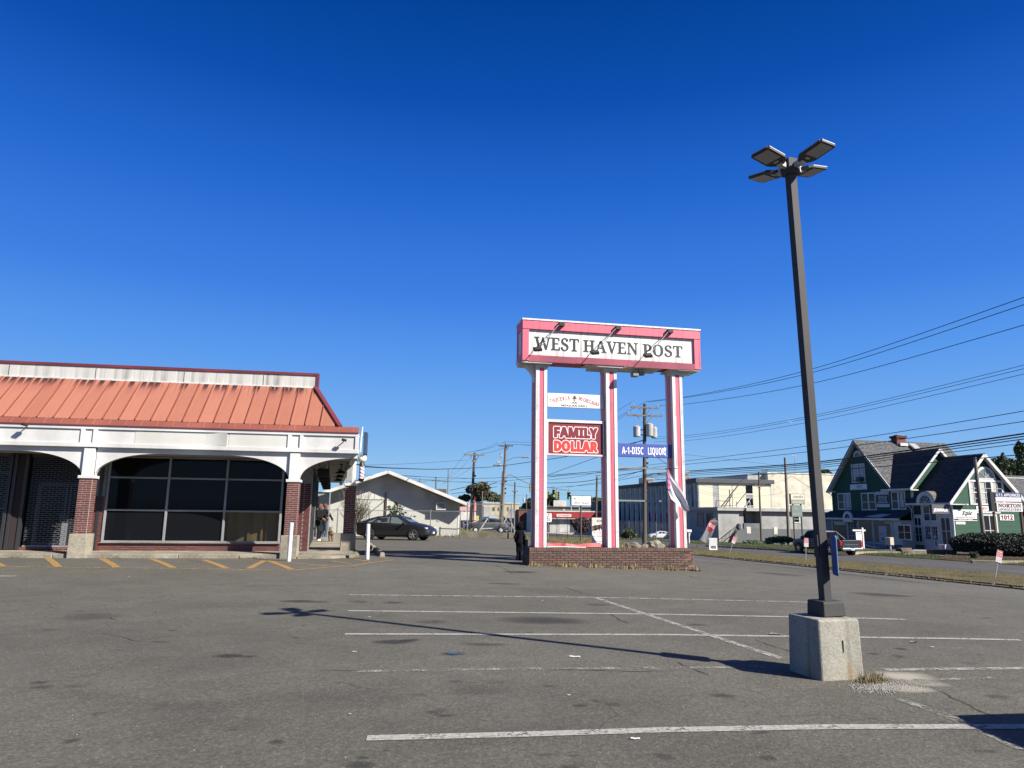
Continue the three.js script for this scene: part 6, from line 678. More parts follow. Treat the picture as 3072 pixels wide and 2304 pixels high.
// ---------- pale gabled building behind the car park ----------
{
  const w = thing('gabled_building', 'pale brick building with low pitched gable and white rakes beyond the car park', 'building', V3(-3.68, 0, -52), A11);
  const bt = tex(512, (u, v) => { const row = Math.floor(v * 14), f = v * 14 - row, e = (u * 5 + (row % 2) * .5) % 1, m = f < .13 || e < .035; const t = .92 + .08 * nB(u, v); return m ? [.70, .69, .66] : [.93 * t, .925 * t, .89 * t]; }, 1);
  obj('brick_wall', [bx(-12, 0, -.3, 2.52, -14, 0)], mt(.76, .77, .75, .85, { map: bt, bumpMap: bt, bumpScale: .012 }), w); obj('gable', [poly([[-12, 2.5], [0, 2.5], [-.05, 2.26], [-5.2, 4.2], [-11.9, 2.0]].slice(0, 0).concat([[-11, 2.52], [-.75, 2.52], [-5.2, 4.25]]), -14, .015)], mt(.70, .695, .65, .8, { map: T.grime }), w);
  obj('batten', [...Array(22)].map((_, i) => { const x = -10.6 + i * .46; const yt = x < -5.2 ? 2.52 + (x + 11) / 5.8 * 1.73 : 2.52 + (-.75 - x) / 4.45 * 1.73; return yt > 2.7 ? bx(x - .02, x + .02, 2.54, yt, .015, .04) : null; }).filter(Boolean), M.offwhite, w); obj('wall_trim', bx(-12, .0, 2.49, 2.53, 0, .05), M.offwhite, w);
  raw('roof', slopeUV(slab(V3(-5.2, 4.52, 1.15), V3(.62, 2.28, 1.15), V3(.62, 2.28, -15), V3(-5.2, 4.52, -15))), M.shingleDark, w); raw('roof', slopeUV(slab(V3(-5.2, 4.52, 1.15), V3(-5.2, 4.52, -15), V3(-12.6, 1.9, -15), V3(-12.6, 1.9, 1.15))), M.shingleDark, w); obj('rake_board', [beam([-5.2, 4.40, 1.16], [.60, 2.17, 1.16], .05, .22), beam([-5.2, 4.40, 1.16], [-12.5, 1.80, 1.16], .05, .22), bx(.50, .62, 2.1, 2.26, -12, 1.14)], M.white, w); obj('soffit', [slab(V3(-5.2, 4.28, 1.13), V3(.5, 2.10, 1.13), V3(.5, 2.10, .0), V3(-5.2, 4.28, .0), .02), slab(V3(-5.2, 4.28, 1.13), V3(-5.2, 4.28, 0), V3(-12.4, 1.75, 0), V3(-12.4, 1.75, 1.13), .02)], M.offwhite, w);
  obj('corner_trim', bx(-.10, .03, -.1, 2.45, -.1, .03), M.white, w); obj('downpipe', [rod([-5.28, -.1, .06], [-5.28, 3.0, .06], .035)], mt(.09, .05, .04, .7), w); obj('downpipe', [rod([-5.16, .9, .07], [-5.16, 2.6, .07], .04)], M.offwhite, w);
  const ac = part('air_conditioner', w); obj('case', [bx(-1.80, -1.0, 1.85, 2.40, 0, .12), rb(-1.72, -1.08, 1.84, 2.34, .12, .62, .02)], M.offwhite, ac); obj('front_frame', [rb(-1.74, -1.06, 1.82, 1.88, .60, .66, .01), rb(-1.74, -1.06, 2.28, 2.35, .60, .66, .01), bx(-1.74, -1.68, 1.88, 2.28, .60, .66), bx(-1.12, -1.06, 1.88, 2.28, .60, .66)], M.white, ac); obj('grille', [...Array(9)].map((_, i) => bx(-1.68, -1.12, 1.90 + i * .042, 1.915 + i * .042, .61, .64)).concat([bx(-1.68, -1.12, 1.88, 2.28, .60, .612)]), M.greyDark, ac); obj('drain_hose', tube([[-1.1, 1.86, .6], [-1.08, 1.5, .45], [-1.12, 1.3, .3]], .015), M.greyDark, ac);
  obj('roof_box', bx(-1.35, -.62, 2.7, 3.42, -4.2, -3.4), mt(.10, .075, .055, .8), w);
}
// ---------- offices beyond the road ----------
{
  const o = thing('office_building', 'three storey office with cream end wall and narrow dark window strips', 'building', V3(30.80, 0, -118), A12), B = -4.2;
  obj('wall', [bx(0, 13.4, B, 7.05, -40, 0)], M.greyLight, o); obj('cream_panel', [bx(.15, 2.62, B, 6.85, 0, .06), bx(3.72, 8.62, B, 6.85, 0, .06), bx(9.9, 13.1, B, 6.85, 0, .06)], mt(.78, .72, .56, .85, { map: tex(256, (u, v) => { const s = (u * 12 % 1 < .12 ? .84 : .95) * (v * 8 % 1 < .06 ? .92 : 1); return [s, s, s * .98]; }, 3) }), o); obj('panel_joint', [bx(6.10, 6.18, B, 6.85, .06, .075)], M.greyDark, o); obj('grey_infill', [bx(2.62, 3.72, B, 6.85, 0, .03), bx(8.62, 9.9, B, 5.15, 0, .03)], M.grey, o); obj('end_window', [bx(8.66, 9.86, 5.4, 6.75, 0, .03), bx(8.66, 9.86, 2.6, 4.6, .031, .05)], M.glassDark, o); obj('window_sill', bx(8.62, 9.9, 5.15, 5.4, 0, .1), M.offwhite, o);
  obj('roof_band', [bx(-.5, 13.75, 7.05, 7.7, -40.3, .5)], mt(.055, .06, .07, .7), o); obj('roof_deck', bx(-.3, 13.5, 7.7, 7.72, -40, .3), M.greyLight, o);
  for (let i = 0; i < 15; i++) { const z = -38.6 + i * 2.6; obj('window_strip', [bx(-.05, 0, -3.2, 6.5, z, z + .75)], M.glassDark, o); obj('spandrel', [bx(-.07, -.05, 3.4, 3.9, z, z + .75), bx(-.07, -.05, .0, .5, z, z + .75)], M.greyDark, o); obj('pilaster', [bx(-.16, 0, B, 7.0, z + .95, z + 1.3)], M.white, o); if (i % 2) obj('wall_lamp', [rb(-.3, -.02, 5.6, 5.85, z + 1.45, z + 1.75, .08)], M.silver, o); }
  for (const [i, q] of [[-1.2, -10], [3, -20], [2, -33]].entries()) { const u = thing('rooftop_unit', ['metal rooftop unit above the office end wall', 'pale rooftop unit in the middle of the office roof', 'pale rooftop unit above the far end of the office'][i], 'rooftop unit', local(o, q[0] + 2, 7.72, q[1] + 2), A12, 'units on the office roof'); obj('casing', rb(-1.3, 1.3, .15, 1.5, -1, 1, .05), i ? M.greyLight : M.silver, u); obj('fan_grille', [cyl(.5, .5, .12, -.5, 1.5, 0, 16), cyl(.5, .5, .12, .6, 1.5, 0, 16)], M.greyDark, u); obj('louvre', [...Array(7)].map((_, k) => bx(-1.2, 1.2, .3 + k * .16, .36 + k * .16, 1.0, 1.03)), M.greyDark, u); obj('skid', [bx(-1.3, 1.3, 0, .15, -.9, -.7), bx(-1.3, 1.3, 0, .15, .7, .9)], M.greyDark, u); }
  const c = thing('cream_block', 'taller cream rendered block standing behind the office end wall', 'building', local(o, 13.8, 0, -6), A12); obj('wall', [bx(2.8, 20, -4, 9.25, -24, 0)], mt(.78, .73, .58, .9, { map: T.grime }), c); obj('parapet', [bx(2.7, 20.1, 9.25, 9.45, -24.1, .1)], M.offwhite, c); obj('stair_tower', bx(-.6, 2.8, 6, 9.0, -10, -1), M.greyLight, c); obj('antenna', [rod([11, 9.4, -4], [11, 13.2, -4], .05), rod([10.6, 13, -4], [11.5, 12.8, -4], .03)], M.steel, c);
  const g = thing('grey_building', 'single storey grey rendered building on a block plinth below the office', 'building', V3(30.02, 0, -104), A12), G = -2.9;
  obj('plinth', [bx(2.5, 22, G, -.12, -10, .12)], mt(.17, .175, .18, .9, { map: tex(256, (u, v) => { const row = Math.floor(v * 8), m = (v * 8 - row) < .08 || ((u * 4 + row % 2 * .5) % 1) < .04; const s = .85 + .12 * nB(u, v); return m ? s * .82 : s; }, 1.6) }), g); obj('wall', [bx(-.1, 3.9, G, 2.45, -9, 0), bx(6.55, 22, -.12, 2.45, -9, .08), bx(3.9, 6.55, -.12, 2.45, -9, -1.6)], mt(.42, .42, .405, .9, { map: T.grime }), g); obj('fascia', [bx(-.4, 4.3, 2.42, 2.78, -9.2, .45), bx(4.0, 22.3, 2.40, 2.84, -9.2, .75)], M.greyLight, g); obj('porch_wall', [bx(3.85, 6.5, -.12, .66, -.1, .14)], mt(.19, .195, .20, .9, { map: T.grime }), g); obj('porch_roof', bx(3.6, 7, 2.40, 2.46, -1.8, .4), M.greyLight, g); obj('recess_door', bx(4.2, 5.2, -.1, 2.1, -1.62, -1.58), M.greyDark, g); obj('roof_deck', bx(-.3, 22, 2.84, 2.9, -9, .5), M.white, g);
  pane('z', .08, 11.9, 13.0, .8, 1.9, g, { cols: 1, rails: [.5], trim: .14 }); for (const [a, b] of [[-6.6, -4.4], [-3.6, -1.5]]) pane('x', -.1, a, b, .0, 2.1, g, { trim: .25, frame: mt(.20, .17, .19, .8), glass: b > -2 ? M.glassDark : mt(.25, .13, .08, .5) }); obj('notice', [bx(4.25, 4.9, -.8, .15, .14, .17), bx(13.2 - 4.6, 9.2, -.9, .15, .14, .17)], M.offwhite, g);
  obj('stair', [...Array(8)].map((_, i) => bx(1.2 + i * .16, 2.5, G + i * .3, G + i * .3 + .3, -.9 + .0, .6)), M.darkConcrete, g); obj('stair_rail', [beam([-.2, -1.55, .7], [2.5, .35, .7], .07, .07), beam([-.2, -2.3, .7], [2.5, -.4, .7], .05, .05), ...[...Array(12)].map((_, i) => rod([-.1 + i * .22, -2.25 + i * .155, .7], [-.1 + i * .22, -1.5 + i * .155, .7], .022))], M.black, g); obj('bin', rb(2.9, 3.3, -.15, .6, -.0, .3, .04), M.greyDark, g);
  for (const [i, q] of [[2.2, -3], [6.4, -4.5]].entries()) { const u = thing('roof_stand', ['left tangle of pipes and brackets on the grey building roof', 'right bracket frame standing on the grey building roof'][i], 'roof fitting', local(g, q[0], 2.9, q[1]), A12); obj('frame', [rod([-1, 0, 0], [-.9, 1.0, 0], .06), rod([-.9, 1, 0], [1.3, .9, 0], .05), rod([1.3, 0, 0], [1.3, .9, 0], .06), rod([.2, 0, .2], [1.6, 1.8, .2], .08), rod([-.4, .2, 0], [1.8, .3, 0], .05)], i ? M.silver : M.greyDark, u); }
  const dm = thing('roof_ladder', 'dark diagonal mast standing on the grey building roof', 'mast', local(g, 3.4, 2.9, -1.5), A12); obj('mast', [rod([-2.2, 0, 0], [1.6, 4.2, 0], .09), rod([-.7, .9, 0], [-.7, 2.6, 0], .07), rod([.2, .3, 0], [1.9, 2.1, 0], .06)], M.greyDark, dm);
}
{ const d = 86; const a = D(2371, 1481, d), b = D(2420, 1513, d), gy = hgt(a.x, -d); const t = thing('fuel_sign', 'weathered two-panel fuel company sign on posts by the bare pole', 'sign', V3(a.x, 0, -d), A12), w = b.x - a.x; const yT = a.y, yM = b.y; obj('frame', [rb(0, w, yM, yT, -.3, 0, .02), rb(.05, w * .80, yM - 1.5, yM - .12, -.28, -.05, .02)], M.greyDark, t); for (const x of [.35, w * .75]) obj('post', rod([x, gy, -.18], [x, yM, -.18], .09), M.greyDark, t); decal('print', w - .1, yT - yM - .1, .05, yM + .05, .004, (c, W, h) => { c.fillStyle = '#d8d6c4'; c.fillRect(0, 0, W, h); c.fillStyle = '#8f968c'; c.fillRect(0, h * .55, W, h * .45); fit(c, 'Amedio', W * .12, h * .40, W * .78, h * .28, 'italic bold $ serif', '#20221f'); fit(c, 'FUEL OILS', W * .12, h * .92, W * .76, h * .18, 'bold $ sans-serif', '#c9c7b4'); }, t); decal('print', w * .74, 1.3, .09, yM - 1.46, -.046, (c, W, h) => { c.fillStyle = '#74827e'; c.fillRect(0, 0, W, h); fit(c, 'OIL', W * .2, h * .35, W * .5, h * .2, 'bold $ sans-serif', '#8d9a94'); fit(c, 'SERVICE', W * .1, h * .85, W * .8, h * .2, 'bold $ sans-serif', '#8d9a94'); }, t, 256); }
// ---------- low buildings down the road ----------
function block(name, label, px0, px1, pyTop, pyBase, d, dep, m, extra) { const a = D(px0, pyBase, d), b = D(px1, pyBase, d), yT = D((px0 + px1) / 2, pyTop, d).y, yB = Math.min(hgt(a.x, -d), a.y) - .6, w = b.x - a.x; const t = thing(name, label, 'building', V3(a.x, 0, -d), A11 * .4); obj('wall', bx(0, w, yB, yT, -dep, 0), m, t); if (extra) extra(t, w, yB + .6, yT, FOCAL / d); return t; }
block('red_store', 'low white store with a broad red fascia seen through the left sign bay', 1600, 1806, 1534, 1582, 150, 16, M.offwhite, (t, w, y0, y1) => { obj('red_band', rb(-.3, w + .3, y1 - 1.45, y1 - .12, 0, .9, .05), M.redPaint, t); obj('fascia_edge', [bx(-.4, w + .4, y1 - .12, y1 + .12, -.2, 1.0), bx(-.3, w + .3, y1 - 1.58, y1 - 1.45, 0, .95)], M.white, t); obj('sign_plate', bx(w * .33, w * .55, y1 - 1.15, y1 - .55, .9, .95), M.offwhite, t); const g = decal('print', w * .2, .45, w * .34, y1 - 1.08, .96, (c, W, h) => { c.fillStyle = '#e9e4dc'; c.fillRect(0, 0, W, h); fit(c, '24h BRAKES', W * .06, h * .8, W * .88, h * .6, 'bold $ sans-serif', '#a8322f'); }, t, 128); for (const q of [[.54, .63], [.17, .24]]) obj('dark_bay', bx(w * q[0], w * q[1], y0, y1 - 1.6, 0, .04), M.greyDark, t); for (const q of [.38, .64]) obj('garage_door', bx(w * q, w * (q + .13), y0, y1 - 1.7, 0, .06), M.white, t); obj('roof_vent', [rb(w * .45, w * .49, y1 + .1, y1 + .5, -3, -2, .1), rod([w * .58, y1, -2], [w * .58, y1 + 1, -2], .12), rod([w * .7, y1, -2], [w * .7, y1 + .9, -2], .1)], M.greyLight, t); });
block('olive_shed', 'long low building with olive brown roof behind the red store', 1630, 1776, 1521, 1550, 185, 12, mt(.16, .14, .10, .9), (t, w, y0, y1) => { obj('roof_edge', bx(-.3, w + .3, y1 - .1, y1 + .1, -12, .3), mt(.13, .115, .085, .9), t); obj('rooftop_box', rb(3.0, 6.4, y1 + .1, y1 + 1.7, -5, -3, .1), M.offwhite, t); });
block('teal_building', 'dark blue grey building beside the middle sign column', 1786, 1822, 1506, 1590, 158, 5, mt(.07, .09, .105, .85), (t, w, y0, y1) => { obj('window', [bx(.5, 1.2, y0 + 1.4, y0 + 3.6, 0, .04)], M.glassDark, t); obj('roof_edge', bx(-.2, w + .2, y1, y1 + .2, -14, .2), M.greyDark, t); });
block('cream_store', 'flat roofed cream building with blue shop front behind the fence', 1446, 1557, 1511, 1560, 205, 18, M.cream, (t, w, y0, y1) => { obj('parapet', bx(-.2, w + .2, y1, y1 + .3, -18, .15), M.offwhite, t); obj('shop_window', [bx(w * .02, w * .40, y0, y0 + 3.2, 0, .1)], mt(.12, .16, .19, .3), t); obj('blue_sign', bx(w * .02, w * .18, y0 + 2.5, y0 + 3.3, .1, .2), mt(.02, .10, .36, .5), t); decal('print', w * .23, 1.6, w * .18, y0 + 1.7, .22, (c, W, h) => { c.fillStyle = '#7f9cc4'; c.fillRect(0, 0, W, h); fit(c, 'MUFFLER &', W * .05, h * .45, W * .9, h * .35, 'bold $ sans-serif', '#eef2f6'); fit(c, 'AUTO REPAIR', W * .05, h * .90, W * .8, h * .28, 'bold $ sans-serif', '#eef2f6'); }, t, 256); obj('window', [bx(w * .28, w * .34, y1 - 2, y1 - 1, 0, .06), bx(w * .42, w * .46, y1 - 2, y1 - 1, 0, .06), bx(w * .68, w * .73, y1 - 2, y1 - 1, 0, .06)], M.greyDark, t); obj('white_panel', bx(0, w * .2, y1 - 3.2, y1 - 1, 0, .08), M.white, t); obj('red_board', bx(w * .56, w * .80, y0 + .8, y0 + 2.6, 0, .25), mt(.55, .30, .28, .6), t); });
block('brick_store', 'low red brick building left of the plaza sign', 1556, 1616, 1531, 1572, 200, 14, mt(.24, .10, .07, .9, { map: T.grime }), (t, w, y0, y1) => { obj('dark_front', bx(w * .3, w, y0, y1 - .8, 0, .2), M.greyDark, t); obj('dark_awning', [rb(w * .35, w * .95, y1 - 1.6, y1 - .2, .2, 1.4, .2)], M.black, t); obj('roof_edge', bx(-.1, w + .1, y1, y1 + .25, -14, .1), M.greyDark, t); });
block('shaded_store', 'dark fronted shop with yellow figure beside the red sign post', 1418, 1448, 1508, 1556, 195, 12, mt(.035, .04, .05, .8), (t, w, y0, y1) => { obj('yellow_sign', rb(w * .25, w * .6, y0 + 1.2, y0 + 3.2, 0, .3, .3), mt(.6, .5, .12, .6), t); obj('roof_edge', bx(-.1, w + .1, y1, y1 + .25, -12, .1), M.greyDark, t); });
// ---------- utility poles ----------
function pole(label, bpx, bd, tpx, tpy, r, o = {}) {
  const b = GX(bpx, bd), top = D(tpx, tpy, bd).sub(b), t = thing('utility_pole', label, 'utility pole', b, 0, 'utility poles along the roads'); obj('shaft', rod([0, -.5, 0], top, r, 12, r * .68), o.grey ? M.poleGrey : M.pole, t);
  const at = (f) => top.clone().multiplyScalar(f);
  for (const [f, len, ang, ins] of o.arms || []) { const c = at(f), dx = Math.cos(ang) * len / 2, dz = -Math.sin(ang) * len / 2; const arm = obj('crossarm', beam([c.x - dx, c.y, c.z - dz + .12], [c.x + dx, c.y - .0, c.z + dz + .12], .11, .13), M.poleGrey, t); obj('brace', [rod([c.x - dx * .45, c.y, c.z + .1], [c.x, c.y - .75, c.z], .02), rod([c.x + dx * .45, c.y, c.z + .1], [c.x, c.y - .75, c.z], .02)], M.galv, t); for (const f2 of ins || []) obj('insulator', [cyl(.02, .02, .14, c.x + dx * f2, c.y + .06, c.z + dz * f2 + .12, 6), cyl(.055, .04, .11, c.x + dx * f2, c.y + .18, c.z + dz * f2 + .12, 10)], M.ins, t); }
  for (const [f, dx, dz, rad, h] of o.cans || []) { const c = at(f); const tr = part('transformer', t); obj('tank', new THREE.LatheGeometry([[0, 0], [rad * .95, 0], [rad, .04], [rad, h - .06], [rad * 1.04, h - .05], [rad * 1.02, h], [rad * .5, h + .06], [0, h + .07]].map((q) => new THREE.Vector2(...q)), 20).translate(c.x + dx, c.y - h / 2, c.z + dz), grimy(.55, .56, .55, .5), tr); obj('bushing', [cyl(.05, .03, .22, c.x + dx - .08, c.y + h / 2 + .03, c.z + dz, 8), cyl(.05, .03, .22, c.x + dx + .1, c.y + h / 2 + .03, c.z + dz, 8)], M.ins, tr); obj('bracket', [rod([c.x, c.y + h * .2, c.z], [c.x + dx, c.y + h * .2, c.z + dz], .05), rod([c.x, c.y - h * .3, c.z], [c.x + dx, c.y - h * .3, c.z + dz], .05)], M.greyDark, tr); }
  for (const [f, dx, dz] of o.lamp || []) { const c = at(f), l = part('street_light', t); obj('arm', tube([[c.x, c.y, c.z], [c.x + dx * .5, c.y + Math.abs(dx) * .22, c.z + dz * .5], [c.x + dx, c.y + Math.abs(dx) * .24, c.z + dz]], .035, 12, 6), M.galv, l); obj('lamp_head', rb(-.38, .38, -.07, .09, -.14, .14, .06).translate(c.x + dx * 1.1, c.y + Math.abs(dx) * .24, c.z + dz), M.silver, l); }
  for (const [f, dx, w, h] of o.boxes || []) { const c = at(f); obj('equipment_box', rb(c.x + dx - w / 2, c.x + dx + w / 2, c.y - h / 2, c.y + h / 2, c.z - .1, c.z + .3, .03), M.greyLight, t); }
  if (o.spool) for (const f of o.spool) { const c = at(f); obj('cable_clamp', [rb(c.x + .1, c.x + .3, c.y - .08, c.y + .08, c.z - .1, c.z + .1, .03)], M.darkMetal, t); }
  return t;
}
pole('tall wooden pole with two crossarms and three transformers behind the sign', 1931, 58, 1934, 1212, .19, { arms: [[.972, 2.4, .2, [-.98, -.86, .86, .97]], [.915, 2.95, .1, [-.97, -.7, .45, .97]]], cans: [[.80, -.66, .1, .29, .84], [.81, .36, .25, .29, 1.0], [.795, .80, -.1, .25, .86]], spool: [.62, .58, .55, .45, .41, .38], lamp: [[.48, 1.3, .3]] });
pole('dark wooden pole with crossarm left of the plaza sign', 1411, 74, 1424, 1358, .17, { arms: [[.97, 2.2, .2, [-.95, .95]], [.89, .9, 1.2, [-.9, .9]]], spool: [.7, .6, .42] });
pole('taller grey wooden pole with lamp arm and box left of the plaza sign', 1503, 72, 1518, 1331, .19, { grey: 1, arms: [[.975, 1.5, -.2, [-.95, .95]]], lamp: [[.80, 1.9, -.1], [.74, -.7, .1]], boxes: [[.87, -.42, .26, .42], [.79, -.68, .36, .2]], spool: [.5, .45, .58] });
pole('slim pole with small bracket near the traffic junction', 1541, 98, 1545, 1446, .14, { arms: [[.83, .8, .1, []]] });
pole('short bare stake-like pole before the cream store', 1446, 150, 1447, 1474, .13, { grey: 1 }); pole('thin leaning pole behind the grey pole', 1496, 95, 1508, 1414, .10, { grey: 1 });
pole('distant pole with transformer above the pale gabled roof', 1306, 150, 1308, 1430, .16, { arms: [[.93, 4, .1, [-.9, .9]]], cans: [[.55, -.7, 0, .25, .9], [.5, .6, 0, .25, .9]] }); pole('slim bare distant pole above the pale gabled roof', 1343, 140, 1345, 1408, .14, { grey: 1 }); pole('small far pole with crossarm left above the gabled roof', 1258, 170, 1259, 1436, .12, { arms: [[.93, 3.4, .1, []]] });
pole('short dark pole left edge of the sign column with small transformer', 1578, 160, 1580, 1483, .14, { cans: [[.85, -.6, 0, .22, .8]] });
pole('dark leaning pole at the right side of the left sign bay', 1786, 100, 1791, 1430, .17, { lamp: [[1.02, .1, .1]] });
pole('bare grey wooden pole before the grey building', 2362, 82, 2355, 1373, .19, { grey: 1, lamp: [[.80, -2.2, .2]] }); pole('slim pole on the verge before the office end wall', 2280, 98, 2276, 1415, .15, { arms: [[.80, 1.2, .2, [-.9, .9]]] });
pole('weathered wooden pole before the sunlit gable of the green house', 2945, 50.5, 2924, 1372, .15, { grey: 1 });
// ---------- wires ----------
let wireN = 0;
function wire(label, pts, r = .011) { const P = pts.map((p) => D(p[0], p[1], p[2])); const a = P[P.length - 1], b = P[P.length - 2]; if (pts[pts.length - 1][0] >= 3072) P.push(a.clone().add(a.clone().sub(b).multiplyScalar(.45)).add(V3(0, .1, 0))); if (pts[0][0] <= 0) P.unshift(P[0].clone().add(P[0].clone().sub(P[1]).multiplyScalar(.3))); const t = raw('power_line', tube(P, r, 48, 5), M.wire); tag(t, label, 'power line'); return t; }
const R3 = (y0, x0, a, b, c, label, r = .015) => wire(label, [[x0, y0, 58], [2100, a, 48.5], [2450, b, 36], [3072, c, 24.9]], r);
R3(1205, 1938, 1183, 1103, 892, 'topmost overhead wire running from the transformer pole to the right edge'); R3(1206, 1945, 1186, 1114, 914, 'second overhead wire close under the topmost one'); R3(1217, 1977, 1207, 1147, 975, 'third overhead wire, the lone one under the top pair'); R3(1311, 1962, 1302, 1244, 1095, 'upper of the three thin middle wires', .010); R3(1317, 1962, 1308, 1250, 1106, 'middle of the three thin middle wires', .010); R3(1326, 1962, 1318, 1262, 1122, 'lower of the three thin middle wires', .010);
R3(1396, 1936, 1378, 1334, 1233, 'upper of the two wires crossing above the green house ridge', .014); R3(1405, 1936, 1389, 1352, 1264, 'lower of the two wires crossing the green house ridge', .014); R3(1423, 1936, 1411, 1386, 1301, 'thick upper cable of the bundle crossing the green house roof', .030); R3(1427, 1936, 1415, 1391, 1309, 'second thick cable of the bundle crossing the green house roof', .022); R3(1430, 1936, 1420, 1397, 1317, 'third cable of the bundle crossing the green house roof', .018); R3(1434, 1936, 1425, 1403, 1329, 'lowest cable of the bundle crossing the green house roof', .014); R3(1441, 1936, 1433, 1414, 1363, 'separate low cable crossing the gable of the front wing', .018);
for (const [label, pts, r] of [
  ['wire climbing from the grey pole to the left end of the upper crossarm', [[1512, 1325, 72], [1620, 1324, 68], [1760, 1282, 63], [1895, 1207, 58]], .013], ['second wire climbing from the grey pole to the transformer pole top', [[1520, 1333, 72], [1640, 1332, 68], [1780, 1288, 63], [1940, 1204, 58]], .013], ['third wire from the grey pole towards the lower crossarm', [[1540, 1333, 72], [1660, 1337, 68], [1790, 1300, 63], [1882, 1240, 58]], .013],
  ['short upper span between the dark and the grey pole', [[1400, 1358, 74], [1455, 1346, 73], [1495, 1327, 72]], .013], ['middle short span between the dark and the grey pole', [[1425, 1354, 74], [1470, 1344, 73], [1516, 1325, 72]], .013], ['lower short span between the dark and the grey pole', [[1444, 1361, 74], [1480, 1355, 73], [1512, 1343, 72]], .013],
  ['wire falling left from the dark pole behind the gable', [[1400, 1358, 74], [1372, 1392, 84], [1340, 1440, 105]], .012], ['second wire falling left from the dark pole', [[1422, 1360, 74], [1390, 1398, 84], [1330, 1450, 110]], .012], ['third wire falling left from the dark pole', [[1442, 1362, 74], [1405, 1408, 84], [1322, 1456, 115]], .012],
  ['thick cable from the shop corner across to the sign', [[1082, 1399, 27], [1200, 1405, 42], [1330, 1407, 58], [1500, 1398, 72], [1597, 1385, 70], [1720, 1366, 64], [1930, 1322, 58]], .028], ['thin wire high behind the shop corner', [[1082, 1396, 60], [1250, 1390, 66], [1400, 1380, 74]], .014], ['thin wire from the barber pole corner', [[1082, 1425, 40], [1180, 1427, 60], [1400, 1436, 74]], .012],
  ['level cable left of the plaza sign, upper one', [[1180, 1424, 75], [1300, 1432, 75], [1420, 1435, 74], [1510, 1433, 72], [1630, 1427, 66], [1934, 1402, 58]], .020], ['level cable left of the plaza sign, second one', [[1190, 1430, 75], [1330, 1444, 75], [1416, 1446, 74], [1505, 1443, 72], [1640, 1431, 66], [1934, 1407, 58]], .018], ['sagging cable with splice left of the plaza sign', [[1350, 1471, 80], [1414, 1459, 74], [1460, 1456, 73], [1490, 1447, 72]], .030], ['second sagging cable left of the plaza sign', [[1355, 1481, 80], [1412, 1474, 74], [1470, 1464, 73], [1490, 1460, 72]], .024], ['cable right of the grey pole falling to the sign column', [[1517, 1436, 72], [1523, 1426, 72], [1560, 1440, 76], [1600, 1455, 84], [1700, 1470, 95]], .024],
  ['cable rising across the left sign bay', [[1600, 1442, 70], [1690, 1408, 66], [1790, 1372, 62], [1934, 1318, 58]], .020], ['cable through the left sign bay, upper', [[1600, 1436, 74], [1720, 1421, 68], [1815, 1412, 62], [1934, 1400, 58]], .016], ['cable through the left sign bay, middle', [[1600, 1444, 76], [1720, 1432, 70], [1815, 1414, 62], [1934, 1404, 58]], .016], ['thick cable through the left sign bay, lower', [[1600, 1450, 78], [1720, 1447, 72], [1815, 1434, 62], [1934, 1412, 58]], .028], ['signal span wire carrying the traffic lights', [[1500, 1452, 90], [1600, 1463, 96], [1680, 1461, 100], [1790, 1452, 100], [1936, 1425, 90]], .026], ['thin wire below the signal span', [[1600, 1469, 105], [1700, 1471, 105], [1830, 1472, 105], [2000, 1470, 105]], .014],
  ['cable behind the blue panel falling right', [[1972, 1373, 58], [2007, 1398, 62], [2060, 1440, 75]], .02], ['thin wire from the pole to the office roof', [[1936, 1424, 58], [1990, 1440, 75], [2100, 1443, 110]], .014], ['wire fanning left from the transformer pole, lower', [[1936, 1408, 58], [1890, 1424, 62], [1855, 1436, 68], [1700, 1462, 90]], .018], ['long thin wire crossing right of the sign column', [[2050, 1363, 58], [2160, 1375, 66], [2290, 1391, 78], [2353, 1398, 82]], .012], ['sagging wire to the corner of the office roof', [[2055, 1445, 70], [2200, 1470, 85], [2277, 1445, 98]], .012], ['service wire sagging below the office windows', [[2055, 1455, 70], [2180, 1486, 85], [2277, 1462, 98], [2356, 1440, 82]], .011], ['second service wire across the office end wall', [[2055, 1465, 70], [2200, 1492, 85], [2330, 1482, 84], [2356, 1470, 82]], .011], ['wire from the bare pole down to the fuel sign', [[2358, 1440, 82], [2375, 1430, 78], [2410, 1450, 74], [2470, 1490, 68]], .018], ['slack wire between slim and bare pole', [[2277, 1444, 98], [2310, 1430, 92], [2356, 1408, 82]], .016], ['low thin wire over the side street', [[1085, 1432, 120], [1250, 1441, 120], [1420, 1448, 120], [1560, 1452, 120]], .012], ['far thin wire over the cream store', [[1380, 1500, 150], [1520, 1488, 150], [1700, 1482, 150]], .012],
]) wire(label, pts, r);
